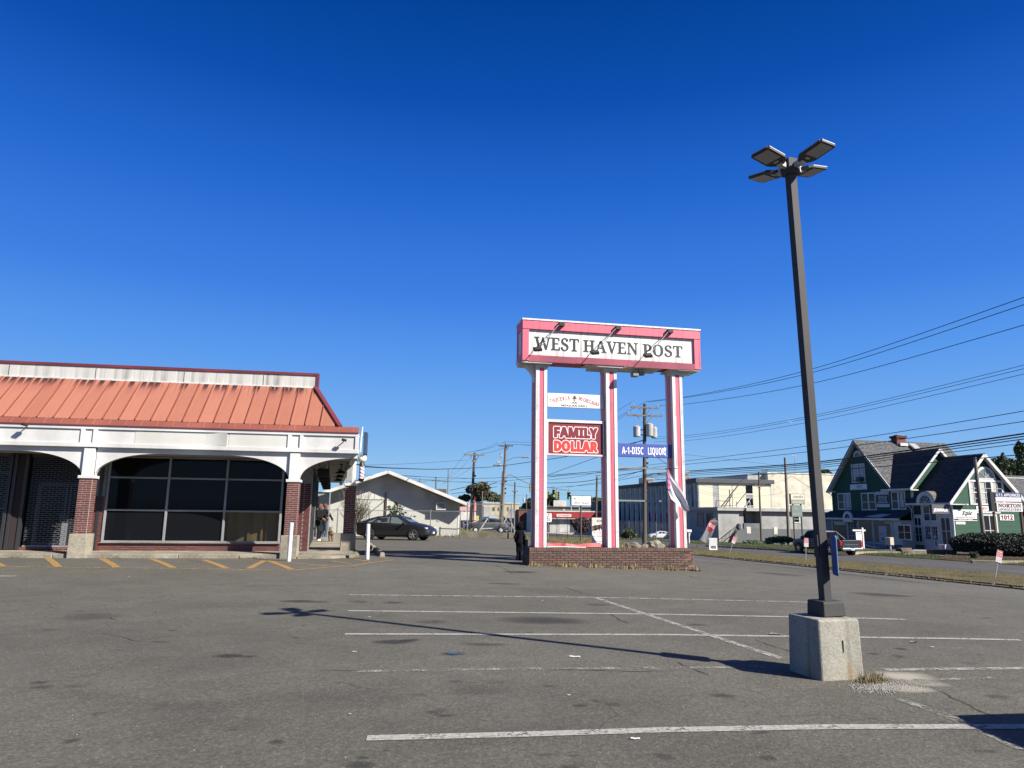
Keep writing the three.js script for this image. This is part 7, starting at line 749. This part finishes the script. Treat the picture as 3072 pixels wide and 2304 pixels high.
// ---------- traffic lights, road signs ----------
function signal(pxx, py, d, turn, label, lit) { const p = D(pxx, py, d); const t = thing('traffic_light', label, 'traffic light', p, turn, 'traffic lights over the junction'); obj('housing', rb(-.20, .20, -1.1, 0, -.16, .16, .04), mt(.42, .30, .08, .6), t); obj('hanger', rod([0, 0, 0], [0, .45, 0], .03), M.greyDark, t); for (let k = 0; k < 3; k++) { obj('visor', new THREE.CylinderGeometry(.15, .15, .22, 14, 1, true).rotateX(Math.PI / 2).translate(0, -.2 - k * .35, .26), M.black, t); obj('lens', new THREE.CylinderGeometry(.13, .13, .02, 14).rotateX(Math.PI / 2).translate(0, -.2 - k * .35, .17), k === 2 && lit ? new THREE.MeshStandardMaterial({ color: lin(.03, .3, .2), emissive: lin(.05, .75, .45), emissiveIntensity: .7 }) : M.black, t); } return t; }
signal(1661, 1468, 100, .1, 'traffic light hanging nearest the left sign column, facing the viewer', true); signal(1670, 1474, 102, 1.4, 'traffic light seen from the side, second from the left sign column', false); signal(1706, 1475, 104, .3, 'traffic light showing green beside the nail salon sign', true); signal(1592, 1452, 98, 1.7, 'traffic light seen from the side left of the sign column', false); signal(1640, 1474, 106, 1.6, 'traffic light half hidden by the left sign column', false);
{ const d = 76, a = D(1713, 1486, d), b = D(1776, 1518, d), gy = hgt(a.x, -d), w = b.x - a.x, h = a.y - b.y; const t = thing('nail_salon_sign', 'white nail salon sign on a single post with green gem emblem', 'sign', V3(a.x, 0, -d), A11 * .8); obj('cabinet', rb(0, w, b.y, a.y, -.35, 0, .03), M.greyDark, t); obj('post', rod([w * .5, gy - .2, -.18], [w * .5, b.y, -.18], .09), mt(.10, .085, .08, .7), t); decal('print', w - .14, h - .12, .07, b.y + .06, .004, (c, W, H) => { c.fillStyle = '#efeeee'; c.fillRect(0, 0, W, H); c.fillStyle = '#5f8a84'; c.beginPath(); c.moveTo(W * .10, H * .24); c.lineTo(W * .24, H * .24); c.lineTo(W * .17, H * .44); c.fill(); fit(c, 'Pro Nail', W * .12, H * .88, W * .76, H * .26, 'italic bold $ serif', '#a02f3e'); fit(c, 'Diamond', W * .28, H * .34, W * .58, H * .18, 'italic $ serif', '#dcdcdf'); }, t, 256); }
{ const p = GX(1645, 64); const t = thing('speed_limit_sign', 'white speed limit sign on a thin post behind the planter', 'road sign', p, A11); const top = D(1645, 1540, 64).y - p.y; obj('post', rod([0, -.2, -.02], [0, top, -.02], .035), M.galv, t); obj('plate', rb(-.30, .30, top - .76, top, 0, .02, .004), M.white, t); decal('print', .56, .72, -.28, top - .74, .023, (c, w, h) => { c.fillStyle = '#f2f2ef'; c.fillRect(0, 0, w, h); fit(c, 'SPEED', w * .15, h * .20, w * .7, h * .12, 'bold $ sans-serif', '#222'); fit(c, 'LIMIT', w * .2, h * .38, w * .6, h * .12, 'bold $ sans-serif', '#222'); fit(c, '35', w * .18, h * .90, w * .64, h * .42, 'bold $ sans-serif', '#222'); }, t, 128); }
{ const p = GX(1534, 66), top = D(1534, 1526, 66).y - p.y; const t = thing('road_sign_back', 'grey back of a road sign on a post left of the small person', 'road sign', p, A11); obj('post', rod([0, -.2, 0], [0, top, 0], .035), M.galv, t); obj('plate', rb(-.30, .30, top - .85, top, .03, .05, .004), M.grey, t); }
{ const p = GX(1402, 150); const top = D(1402, 1508, 150).y - p.y; const t = thing('pylon_board', 'red and white roadside board at the corner of the gabled building', 'sign', p, .2); for (let k = 0; k < 3; k++) obj('board', rb(-1.8, 1.8, top - 1.9 * k - 1.7 + (k === 2 ? .6 : 0), top - 1.9 * k, -.2, .2, .05), k === 0 ? mt(.6, .33, .30, .6) : M.offwhite, t); obj('post', [rod([-1.5, 0, 0], [-1.5, top, 0], .15), rod([1.5, 0, 0], [1.5, top, 0], .15)], M.redPaint, t); }
{ const p = GX(1420, 150); const top = D(1421, 1490, 150).y - p.y; const t = thing('red_post', 'tall thin red post behind the dark pole', 'post', p, 0); obj('shaft', rod([0, 0, 0], [.2, top, 0], .11), mt(.4, .06, .05, .6), t); }
// ---------- chain-link fences, low kerb, trailer ----------
function fence(label, A, B, h, n, lower) { const t = thing('chain_link_fence', label, 'fence', A, Math.atan2(-(B.z - A.z), B.x - A.x)); const L = Math.hypot(B.x - A.x, B.z - A.z); for (let i = 0; i <= n; i++) obj('post', [cyl(.035, .035, h + .05, L * i / n, -.02, 0, 8), new THREE.SphereGeometry(.045, 8, 6).translate(L * i / n, h + .05, 0)], M.galv, t); obj('top_rail', rod([0, h, 0], [L, h, 0], .025), M.galv, t); if (lower) obj('lower_rail', rod([0, lower, 0], [L, lower, 0], .025), M.galv, t); const g = [], s = .16; for (let x = -h; x < L; x += s) { const a0 = Math.max(0, x), a1 = Math.min(L, x + h); if (a1 > a0) { g.push(rod([a0, a0 - x, .01], [a1, a1 - x, .01], .0035, 3)); g.push(rod([a0, h - (a0 - x), -.01], [a1, h - (a1 - x), -.01], .0035, 3)); } } stuff(obj('wire_mesh', g, M.galv, t)); return t; }
{ const w = V3(-3.68, 0, -52), f = (x, z) => V3(x, 0, z).applyAxisAngle(V3(0, 1, 0), A11).add(w); const a = f(-10.5, 1.9), b = f(-.15, 1.9); fence('wire fence in front of the pale gabled building behind the black sedan', V3(a.x, -.05, a.z), V3(b.x, -.05, b.z), 1.78, 5); }
{ const a = GX(1402, 50.5), b = GX(1559, 50), y = (v) => V3(v.x, hgt(v.x, v.z), v.z); fence('wire fence section right of the pale gabled building with a lower rail', y(a), y(GX(1534, 51)), 2.25, 1, .95); const t = thing('fence_post', 'tall galvanised fence post beside the small person', 'post', y(GX(1543, 49)), 0); obj('post', cyl(.035, .035, 2.7, 0, 0, 0, 10), M.galv, t); fence('wire fence seen through the left sign bay before the red store', GX(1640, 92), GX(1800, 88), 2.6, 5, .3); fence('wire fence seen through the right sign bay before the office', GX(1850, 92), GX(2012, 80), 2.2, 4);
  const k = new THREE.Group(); k.name = 'lot_kerb'; scene.add(k); struct(k, 'weathered low concrete kerb at the back of the car park'); for (let i = 0; i < 9; i++) { const p = GX(1384 + i * 19, 49.4), q = GX(1384 + i * 19 + 18.5, 49.4); obj('kerb_stone', beam([p.x, .16, p.z], [q.x, .16 + rr(-.02, .02), q.z], .3, .36), mt(.34, .31, .25, .95, { map: T.concrete }), k); } }
{ const p = GX(1464, 68); const t = thing('dish_trailer', 'pale folded trailer frame with a round dish beside the parked dark car', 'trailer', p.setY(hgt(p.x, p.z)), .2); obj('frame', [beam([-1.6, .35, 0], [1.2, .5, 0], .1, .1), beam([-.9, .1, .2], [.3, 1.9, .1], .10, .10), beam([1.0, .1, .1], [2.0, 1.8, 0], .08, .08), beam([2.6, .1, .1], [1.9, 1.9, 0], .08, .08), rb(-.5, .2, 1.5, 2.5, -.1, .3, .03)], M.greyLight, t); const dish = new THREE.LatheGeometry([[0, 0], [.4, .04], [.75, .14], [1.0, .28], [1.01, .27], [.75, .12], [0, -.02]].map((q) => new THREE.Vector2(...q)), 24).rotateX(1.1).rotateY(.9).translate(1.5, 1.35, .1); obj('dish', dish.scale(.62, .62, .62).translate(.5, .2, 0), M.greyDark, t); for (const x of [-1.2, 1.2]) { const w = part('wheel', t); obj('tyre', new THREE.TorusGeometry(.24, .09, 8, 18).translate(x, .32, .5), M.rubber, w); obj('rim', new THREE.CylinderGeometry(.2, .2, .06, 16).rotateX(Math.PI / 2).translate(x, .32, .5), M.white, w); } }
// ---------- trees, bushes, grass ----------
function leafMesh(pts, size, cols, flatN = .0) { const pos = new Float32Array(pts.length * 18), col = new Float32Array(pts.length * 18); pts.forEach((p, i) => { const n = V3(rr(-1, 1), rr(-.3, 1), rr(-1, 1)).normalize(), u = V3(rr(-1, 1), rr(-1, 1), rr(-1, 1)).cross(n).normalize(), v = n.clone().cross(u), s = size * rr(.55, 1.25); const q = [[0, -1], [.62, -.1], [0, 1.1], [0, -1], [0, 1.1], [-.62, -.1]]; const c = cols[Math.floor(rnd() * cols.length)], k = rr(.75, 1.2); q.forEach(([a, b], j) => { const P = p.clone().addScaledVector(u, a * s).addScaledVector(v, b * s).addScaledVector(n, (j === 1 || j === 5) ? s * .2 : 0); pos.set([P.x, P.y, P.z], i * 18 + j * 3); col.set(c.map((x) => x * k), i * 18 + j * 3); }); }); const g = new THREE.BufferGeometry(); g.setAttribute('position', new THREE.BufferAttribute(pos, 3)); g.setAttribute('color', new THREE.BufferAttribute(col, 3)); g.computeVertexNormals(); return g; }
const leafM = new THREE.MeshPhysicalMaterial({ roughness: .75, vertexColors: true, side: THREE.DoubleSide, transmission: .25, thickness: 0 });
const GREENS = [[.035, .065, .018], [.05, .085, .025], [.028, .05, .016], [.07, .10, .03]], REDS = [[.13, .035, .025], [.09, .045, .025], [.16, .05, .03], [.06, .05, .02]], OLIVE = [[.10, .10, .03], [.13, .11, .03], [.08, .09, .03]];
function cluster(n, R, lobes, thr = .35) { const L = [...Array(lobes)].map(() => { const a = rr(0, 6.28), e = rr(-.5, 1), q = Math.sqrt(1 - e * e); return [V3(Math.cos(a) * q * R[0] * .62, e * R[1] * .62, Math.sin(a) * q * R[2] * .62), rr(.30, .52)]; }); L.push([V3(0, 0, 0), .6]); const out = []; while (out.length < n) { const [c, k] = L[Math.floor(rnd() * L.length)], a = rr(0, 6.28), e = rr(-1, 1), q = Math.sqrt(1 - e * e), f = Math.pow(rnd(), .35); const p = V3(c.x + Math.cos(a) * q * R[0] * k * f, c.y + e * R[1] * k * f, c.z + Math.sin(a) * q * R[2] * k * f); if (nB(p.x * .09 + 3, p.y * .09 + p.z * .07) > thr) out.push(p); } return out; }
function tree(label, pxc, d, pyTop, pyBot, wpx, cols, n = 1400, leaf = .38, o = {}) { const b = GX(pxc, d), yT = D(pxc, pyTop, d).y, yB = D(pxc, pyBot, d).y, R = [wpx / FOCAL * d / 2, (yT - yB) / 2, wpx / FOCAL * d / 2 * .8], c = V3(0, (yT + yB) / 2 - b.y, 0); const t = thing('tree', label, 'tree', b, 0, o.group || 'trees behind the buildings'); const lb = [rod([0, -.3, 0], [0, c.y, 0], R[0] * .06 + .12, 8, R[0] * .03 + .05)]; for (let i = 0; i < 6; i++) { const a = rr(0, 6.28); lb.push(rod([0, c.y * .6 + i * .1, 0], [Math.cos(a) * R[0] * .6, c.y + R[1] * rr(-.1, .6), Math.sin(a) * R[2] * .6], R[0] * .025 + .05, 6, .03)); } obj('trunk', lb, mt(.09, .07, .055, .95), t); const m = raw('crown', leafMesh(cluster(n, R, o.lobes || 9, o.thr ?? .38), leaf, cols), leafM, t); m.position.copy(c); return t; }
tree('dark red and green autumn tree behind the pale gabled building', 1438, 215, 1450, 1512, 92, [REDS[1], REDS[0], REDS[3], ...GREENS], 2600, .62); tree('green tree right of the dark red autumn tree', 1482, 220, 1478, 1512, 50, GREENS, 1400, .55); tree('small green tree left of the autumn tree', 1392, 218, 1484, 1514, 40, GREENS, 900, .5); tree('green tree behind the left column of the plaza sign', 1650, 190, 1478, 1530, 62, GREENS, 1600, .5); tree('leafy tree left of the sign column over the brick store', 1592, 230, 1496, 1536, 54, GREENS, 1300, .6); tree('yellowing tree right of the nail salon sign', 1788, 200, 1488, 1524, 40, [...OLIVE, ...GREENS], 1000, .5); tree('low yellow green tree beside the middle sign column', 1812, 205, 1494, 1530, 34, OLIVE, 800, .5); tree('broad green tree between cream block and green house', 2478, 170, 1408, 1530, 130, GREENS, 3800, .55); tree('dark tree behind the cream block left of the lamp post', 2420, 180, 1424, 1500, 90, GREENS, 2000, .55); tree('tall loose tree at the right picture edge behind the house', 3090, 105, 1318, 1470, 60, [...GREENS, ...OLIVE], 1500, .34, { thr: .44 }); tree('bushy tree on the skyline right of the front gable', 3030, 120, 1372, 1450, 150, GREENS, 3200, .42); tree('small thin tree top above the house roof at the right', 3026, 112, 1348, 1440, 34, GREENS, 260, .3, { thr: .42 });
for (const [a, lab] of [[1720, 'low dark treeline along the horizon behind the olive shed, left part'], [1570, 'low dark treeline along the horizon behind the brick store']]) tree(lab, a, 290, 1522, 1548, 130, GREENS, 1500, .8, { lobes: 14 });
function bush(label, pxc, d, pyTop, wpx, cols, n, leaf, o = {}) { const b = GX(pxc, d), h = D(pxc, pyTop, d).y - b.y, R = [wpx / FOCAL * d / 2, h * .52, (o.deep || wpx / FOCAL * d / 2 * .8)]; const t = thing(o.name || 'bush', label, o.cat || 'bush', b, 0); const tw = []; for (let i = 0; i < (o.twigs || 10); i++) { const a = rr(0, 6.28); tw.push(rod([rr(-.1, .1), 0, rr(-.1, .1)], [Math.cos(a) * R[0] * rr(.2, .8), h * rr(.5, .95), Math.sin(a) * R[2] * rr(.2, .8)], .022, 4, .006)); } obj('stems', tw, mt(.10, .075, .05, .95), t); const m = raw('foliage', leafMesh(cluster(n, R, o.lobes || 9, o.thr ?? .3).map((p) => { p.y = Math.max(p.y, -h * .48); return p; }), leaf, cols), leafM, t); m.position.y = h * .48; return t; }
bush('dark red bush before the red store under the nail salon sign', 1748, 118, 1553, 76, [[.06, .02, .02], [.045, .022, .018], [.05, .03, .02]], 2200, .28); bush('green brown weeds before the office between the right sign columns', 1890, 86, 1586, 60, [...OLIVE, ...GREENS], 900, .16); bush('juniper bush spreading before the bare pole, upper part', 2340, 76, 1607, 90, [[.09, .15, .06], [.12, .18, .08], [.07, .11, .045]], 2600, .13, { deep: 2.4 }); bush('low juniper spreading left of the bare pole', 2270, 72, 1623, 100, [[.09, .15, .06], [.12, .18, .08], [.11, .15, .06]], 2200, .12, { deep: 2 });
{ // clipped hedge: dense body of leaves
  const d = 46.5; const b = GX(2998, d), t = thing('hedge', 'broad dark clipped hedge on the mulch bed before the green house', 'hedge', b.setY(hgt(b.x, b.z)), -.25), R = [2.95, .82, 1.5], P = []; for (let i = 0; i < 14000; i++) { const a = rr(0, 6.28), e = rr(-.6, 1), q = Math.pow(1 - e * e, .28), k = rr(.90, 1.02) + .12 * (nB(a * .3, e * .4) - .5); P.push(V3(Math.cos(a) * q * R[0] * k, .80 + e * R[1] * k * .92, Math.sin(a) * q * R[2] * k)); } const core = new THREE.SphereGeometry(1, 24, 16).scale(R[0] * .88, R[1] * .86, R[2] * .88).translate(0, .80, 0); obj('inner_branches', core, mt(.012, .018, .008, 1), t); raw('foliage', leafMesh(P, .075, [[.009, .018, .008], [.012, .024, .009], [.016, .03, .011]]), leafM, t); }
bush('paler green shrub behind the hedge at the right edge', 3045, 49, 1603, 110, [[.06, .10, .03], [.08, .12, .04], [.05, .085, .03]], 3200, .11, { deep: 1.2 }); bush('small leafy plant at the foot of the hedge', 2913, 43, 1652, 26, GREENS, 320, .07);
{ // thin twiggy bush and two sumacs by the gabled building
  const tw = (p, n, h, sp) => { const g = []; for (let i = 0; i < n; i++) { const a = rr(0, 6.28), s = rr(.2, 1) * sp, hh = h * rr(.5, 1); g.push(tube([[rr(-.15, .15), 0, rr(-.15, .15)], [Math.cos(a) * s * .4, hh * .5, Math.sin(a) * s * .4], [Math.cos(a) * s, hh, Math.sin(a) * s]], .011, 6, 3)); for (let k = 0; k < 3; k++) { const f = rr(.4, .9); g.push(rod([Math.cos(a) * s * f, hh * f, Math.sin(a) * s * f], [Math.cos(a) * s * f + rr(-.4, .4), hh * f + rr(.1, .5), Math.sin(a) * s * f + rr(-.3, .3)], .007, 3, .003)); } } return g; };
  const p = GX(1062, 46.5); const t = thing('twiggy_bush', 'thin grey twiggy bush between the corner pier and the black sedan', 'bush', p, 0); stuff(obj('twigs', tw(p, 120, 3.1, 1.25), mt(.16, .15, .11, .95), t)); raw('leaves', leafMesh(cluster(700, [1.3, 1.3, 1], 8, .3).map((q) => q.add(V3(0, 1.5, 0))), .05, [[.10, .11, .06], [.13, .13, .08]]), leafM, t);
  const sumac = (px0, d, top, label, w) => { const b = GX(px0, d), h = D(px0, top, d).y - b.y; const q = thing('sumac', label, 'plant', b.setY(.1), 0, 'plants behind the black sedan'); const st = [], lf = []; for (let i = 0; i < 5; i++) { const dx = rr(-w, w), dz = rr(-.3, .3), hh = h * rr(.7, 1); st.push(tube([[0, 0, 0], [dx * .4, hh * .5, dz], [dx, hh, dz]], .022, 6, 4)); for (let k = 0; k < 14; k++) { const f = rr(.55, 1); lf.push(V3(dx * f + rr(-.32, .32), hh * f + rr(-.2, .15), dz + rr(-.3, .3))); } } obj('stems', st, mt(.09, .06, .04, .9), q); raw('leaves', leafMesh(lf, .17, [[.035, .065, .025], [.05, .085, .03], [.028, .05, .02]]), leafM, q); };
  sumac(1180, 49.5, 1508, 'taller sumac plant behind the roof of the black sedan', .35); sumac(1214, 49.5, 1534, 'lower spreading sumac plant behind the black sedan windscreen', .55);
}
// grass of the verge, weeds
const bladeG = (() => { const pos = [], n = 7; let s = 3; const r = () => { s = (s * 16807) % 2147483647; return s / 2147483647; }; for (let i = 0; i < n; i++) { const a = r() * 6.28, b = a + 1.3, w = .010 + r() * .008, h = .06 + r() * .09, l = r() * .07, x = (r() - .5) * .12, z = (r() - .5) * .12; pos.push(x - Math.cos(b) * w, 0, z - Math.sin(b) * w, x + Math.cos(b) * w, 0, z + Math.sin(b) * w, x + Math.cos(a) * l, h, z + Math.sin(a) * l); } const g = new THREE.BufferGeometry(); g.setAttribute('position', new THREE.Float32BufferAttribute(pos, 3)); g.computeVertexNormals(); return g; })();
function grass(name, label, n, place, cols, scale) { const m = new THREE.InstancedMesh(bladeG, new THREE.MeshStandardMaterial({ color: 0xffffff, roughness: .9, side: THREE.DoubleSide }), n), M4 = new THREE.Matrix4(), Q = new THREE.Quaternion(), c = new THREE.Color(); for (let i = 0; i < n; i++) { const p = place(); const s = scale * rr(.6, 1.5) * (p.k || 1); M4.compose(V3(p.x, p.y, p.z), Q.setFromAxisAngle(V3(0, 1, 0), rr(0, 6.28)), V3(s, s * rr(.7, 1.3), s)); m.setMatrixAt(i, M4); const q = cols[Math.floor(rnd() * cols.length)], k = rr(.8, 1.25); m.setColorAt(i, c.setRGB(q[0] * k, q[1] * k, q[2] * k)); } m.name = numbered(name); m.castShadow = m.receiveShadow = true; scene.add(m); return stuff(m, label, 'grass'); }
struct(raw('verge', shade(up(rsSheet(20.6, 25.5, 2, 75, 10, 120, .07, .35)), (x, y, z) => { const a = nB(x * .13, z * .13), b = midN(x * .05, z * .05); return [.80 + .5 * a, .85 + .35 * b, .55 + .3 * a].map((q) => q * .78); }), soilMat), 'grass verge between car park and main road');
struct(raw('broken_edge', shade(up(rsSheet(20.0, 20.9, 2, 75, 4, 300, .035, .5)), (x, y, z) => { const a = .30 + .35 * nC(x * .2, z * .2); return [a, a, a]; }), soilMat), 'dark broken edge of the car park');
grass('verge_grass', 'short yellow green grass on the verge by the main road', 42000, () => { const s = 4 + Math.pow(rnd(), .8) * 66, r = 20.7 + 4.8 * rnd(); const [x, z] = RS(r, s); return { x, y: hgt(x, z) + .05, z, k: .5 + .9 * nB(x * .2, z * .2) }; }, [[.17, .15, .045], [.13, .135, .04], [.21, .17, .06], [.10, .12, .035], [.24, .19, .08]], .36);
grass('far_grass', 'grass on the verge across the main road', 16000, () => { const [x, z] = RS(33.8 + 5 * rnd(), 12 + 75 * rnd()); return { x, y: hgt(x, z) + .04, z }; }, [[.09, .12, .035], [.12, .13, .04], [.07, .10, .03]], .8);
grass('rough_grass', 'rough dry grass and weeds beyond the car park', 16000, () => { const x = rr(-14, 12), d = rr(50.5, 96); return { x, y: hgt(x, -d) - .03, z: -d, k: .6 + nB(x * .1, d * .1) }; }, [[.16, .14, .06], [.12, .13, .05], [.20, .16, .08]], 1.1);
grass('planter_weeds', 'dry straw coloured weeds growing in the brick planter', 420, () => { const p = onSign(rr(.1, 5.0), .6, rr(-.85, -.15)); return p; }, [[.30, .23, .11], [.22, .20, .08], [.14, .15, .06]], .85);
grass('wall_weeds', 'dry tufts along the foot of the brick planter', 260, () => { const c = [.15, .9, 1.3, 2.0, 2.7, 3.1, 3.9, 4.4, 5.2][Math.floor(rnd() * 9)]; const p = onSign(c + rr(-.3, .3) * rnd(), 0, .10 + rr(0, .12)); p.y = hgt(p.x, p.z); return p; }, [[.34, .26, .13], [.25, .21, .10], [.18, .16, .07]], .75);
grass('kerb_weeds', 'small weeds in the joint along the shop kerb', 160, () => { const c = [-3.0, -1.7, 1.2, 4.9, 5.1, 6.6, 7.9][Math.floor(rnd() * 7)]; const p = local(shop, c + rr(-.25, .25), 0, .03 + rr(0, .04)); p.y = hgt(p.x, p.z); return p; }, [[.14, .13, .06], [.10, .11, .05]], .35);
grass('block_weed', 'dry weed tuft at the foot of the concrete block', 130, () => { const p = GT(2616 + (rr(-1, 1) + rr(-1, 1)) * 24, 2042 + (rr(-1, 1) + rr(-1, 1)) * 8); return p; }, [[.24, .20, .10], [.18, .15, .08], [.20, .16, .09]], .38);
grass('fence_weeds', 'weeds along the fence right of the pale building', 1400, () => { const p = GX(rr(1383, 1562), rr(50, 56)); return { x: p.x, y: p.y, z: p.z }; }, [[.15, .15, .06], [.20, .17, .08], [.10, .12, .04]], 1.5);
// clods along the broken edge, gravel, litter
{ const g = new THREE.IcosahedronGeometry(.09, 1), n = 900, m = new THREE.InstancedMesh(g, mt(.10, .095, .085, .95), n), M4 = new THREE.Matrix4(); for (let i = 0; i < n; i++) { const [x, z] = RS(20.4 + (rr(-.5, .5) + rr(-.5, .5)) * .6, 6 + rnd() * 62); const s = .14 + .7 * Math.pow(rnd(), 3); M4.compose(V3(x, hgt(x, z) + .03, z), new THREE.Quaternion().setFromEuler(new THREE.Euler(rr(0, 6), rr(0, 6), rr(0, 6))), V3(s * 1.3, s * .6, s)); m.setMatrixAt(i, M4); } m.name = 'asphalt_rubble'; m.castShadow = m.receiveShadow = true; scene.add(m); stuff(m, 'crumbled dark asphalt along the edge of the car park', 'rubble'); }
{ const g = new THREE.IcosahedronGeometry(.008, 0), n = 2600, m = new THREE.InstancedMesh(g, mt(.33, .31, .27, .95), n), M4 = new THREE.Matrix4(); for (let i = 0; i < n; i++) { let p; if (i < 1500) p = GT(2650 + (rr(-1, 1) + rr(-1, 1) + rr(-1, 1)) * 46, 2060 + (rr(-1, 1) + rr(-1, 1) + rr(-1, 1)) * 9); else { const d = 4.3 + Math.pow(rnd(), 2) * 14; const x = rr(-.7, .7) * d; p = V3(x, hgt(x, -d), -d); } const s = rr(.3, 1.2) * (i < 1500 ? 1 : .5); M4.compose(V3(p.x, p.y + .003, p.z), new THREE.Quaternion().setFromEuler(new THREE.Euler(rr(0, 6), rr(0, 6), rr(0, 6))), V3(s, s * .7, s)); m.setMatrixAt(i, M4); } m.name = 'gravel'; m.castShadow = m.receiveShadow = true; scene.add(m); stuff(m, 'loose pale gravel beside the concrete block', 'gravel'); }
for (const [x, y, w, lab, lift] of [[2328, 1905, .16, 'white paper scrap lying on a parking line left of the concrete block', .01], [1724, 1971, .13, 'flat white litter strip in the middle of the car park', 0], [1714, 1694, .10, 'white crumpled litter at the foot of the brick planter', .05], [2744, 1929, .10, 'small pale paper scrap right of the concrete block', .01], [2797, 1942, .05, 'tiny white scrap right of the pale paper scrap', 0], [1063, 1956, .05, 'tiny white scrap left of the dark stain', 0], [1707, 2087, .03, 'tiny white bit on the open asphalt, centre', 0], [1115, 1812, .05, 'small white scrap above the pole shadow', .01], [1108, 1852, .05, 'small white scrap below the pole shadow head', 0], [387, 1730, .05, 'small white scrap before the left pier', 0], [1906, 2218, .07, 'flat grey scrap below the nearest parking line', 0], [1050, 2144, .02, 'tiny white speck of litter left of centre', 0], [1628, 1802, .04, 'tiny white scrap between the far parking lines', 0]]) { const p = GT(x, y); const t = thing('litter', lab, 'litter', V3(p.x, p.y + .008, p.z), rr(-.3, .3)); obj('scrap', sheet((u, v) => [(u - .5) * w, lift * (Math.sin(u * 5) + 1) * .6 + lift * v + .002 * Math.sin(u * 9 + v * 7), (v - .5) * w * .55], 6, 4), M.white, t); }
renderer.render(scene, camera);
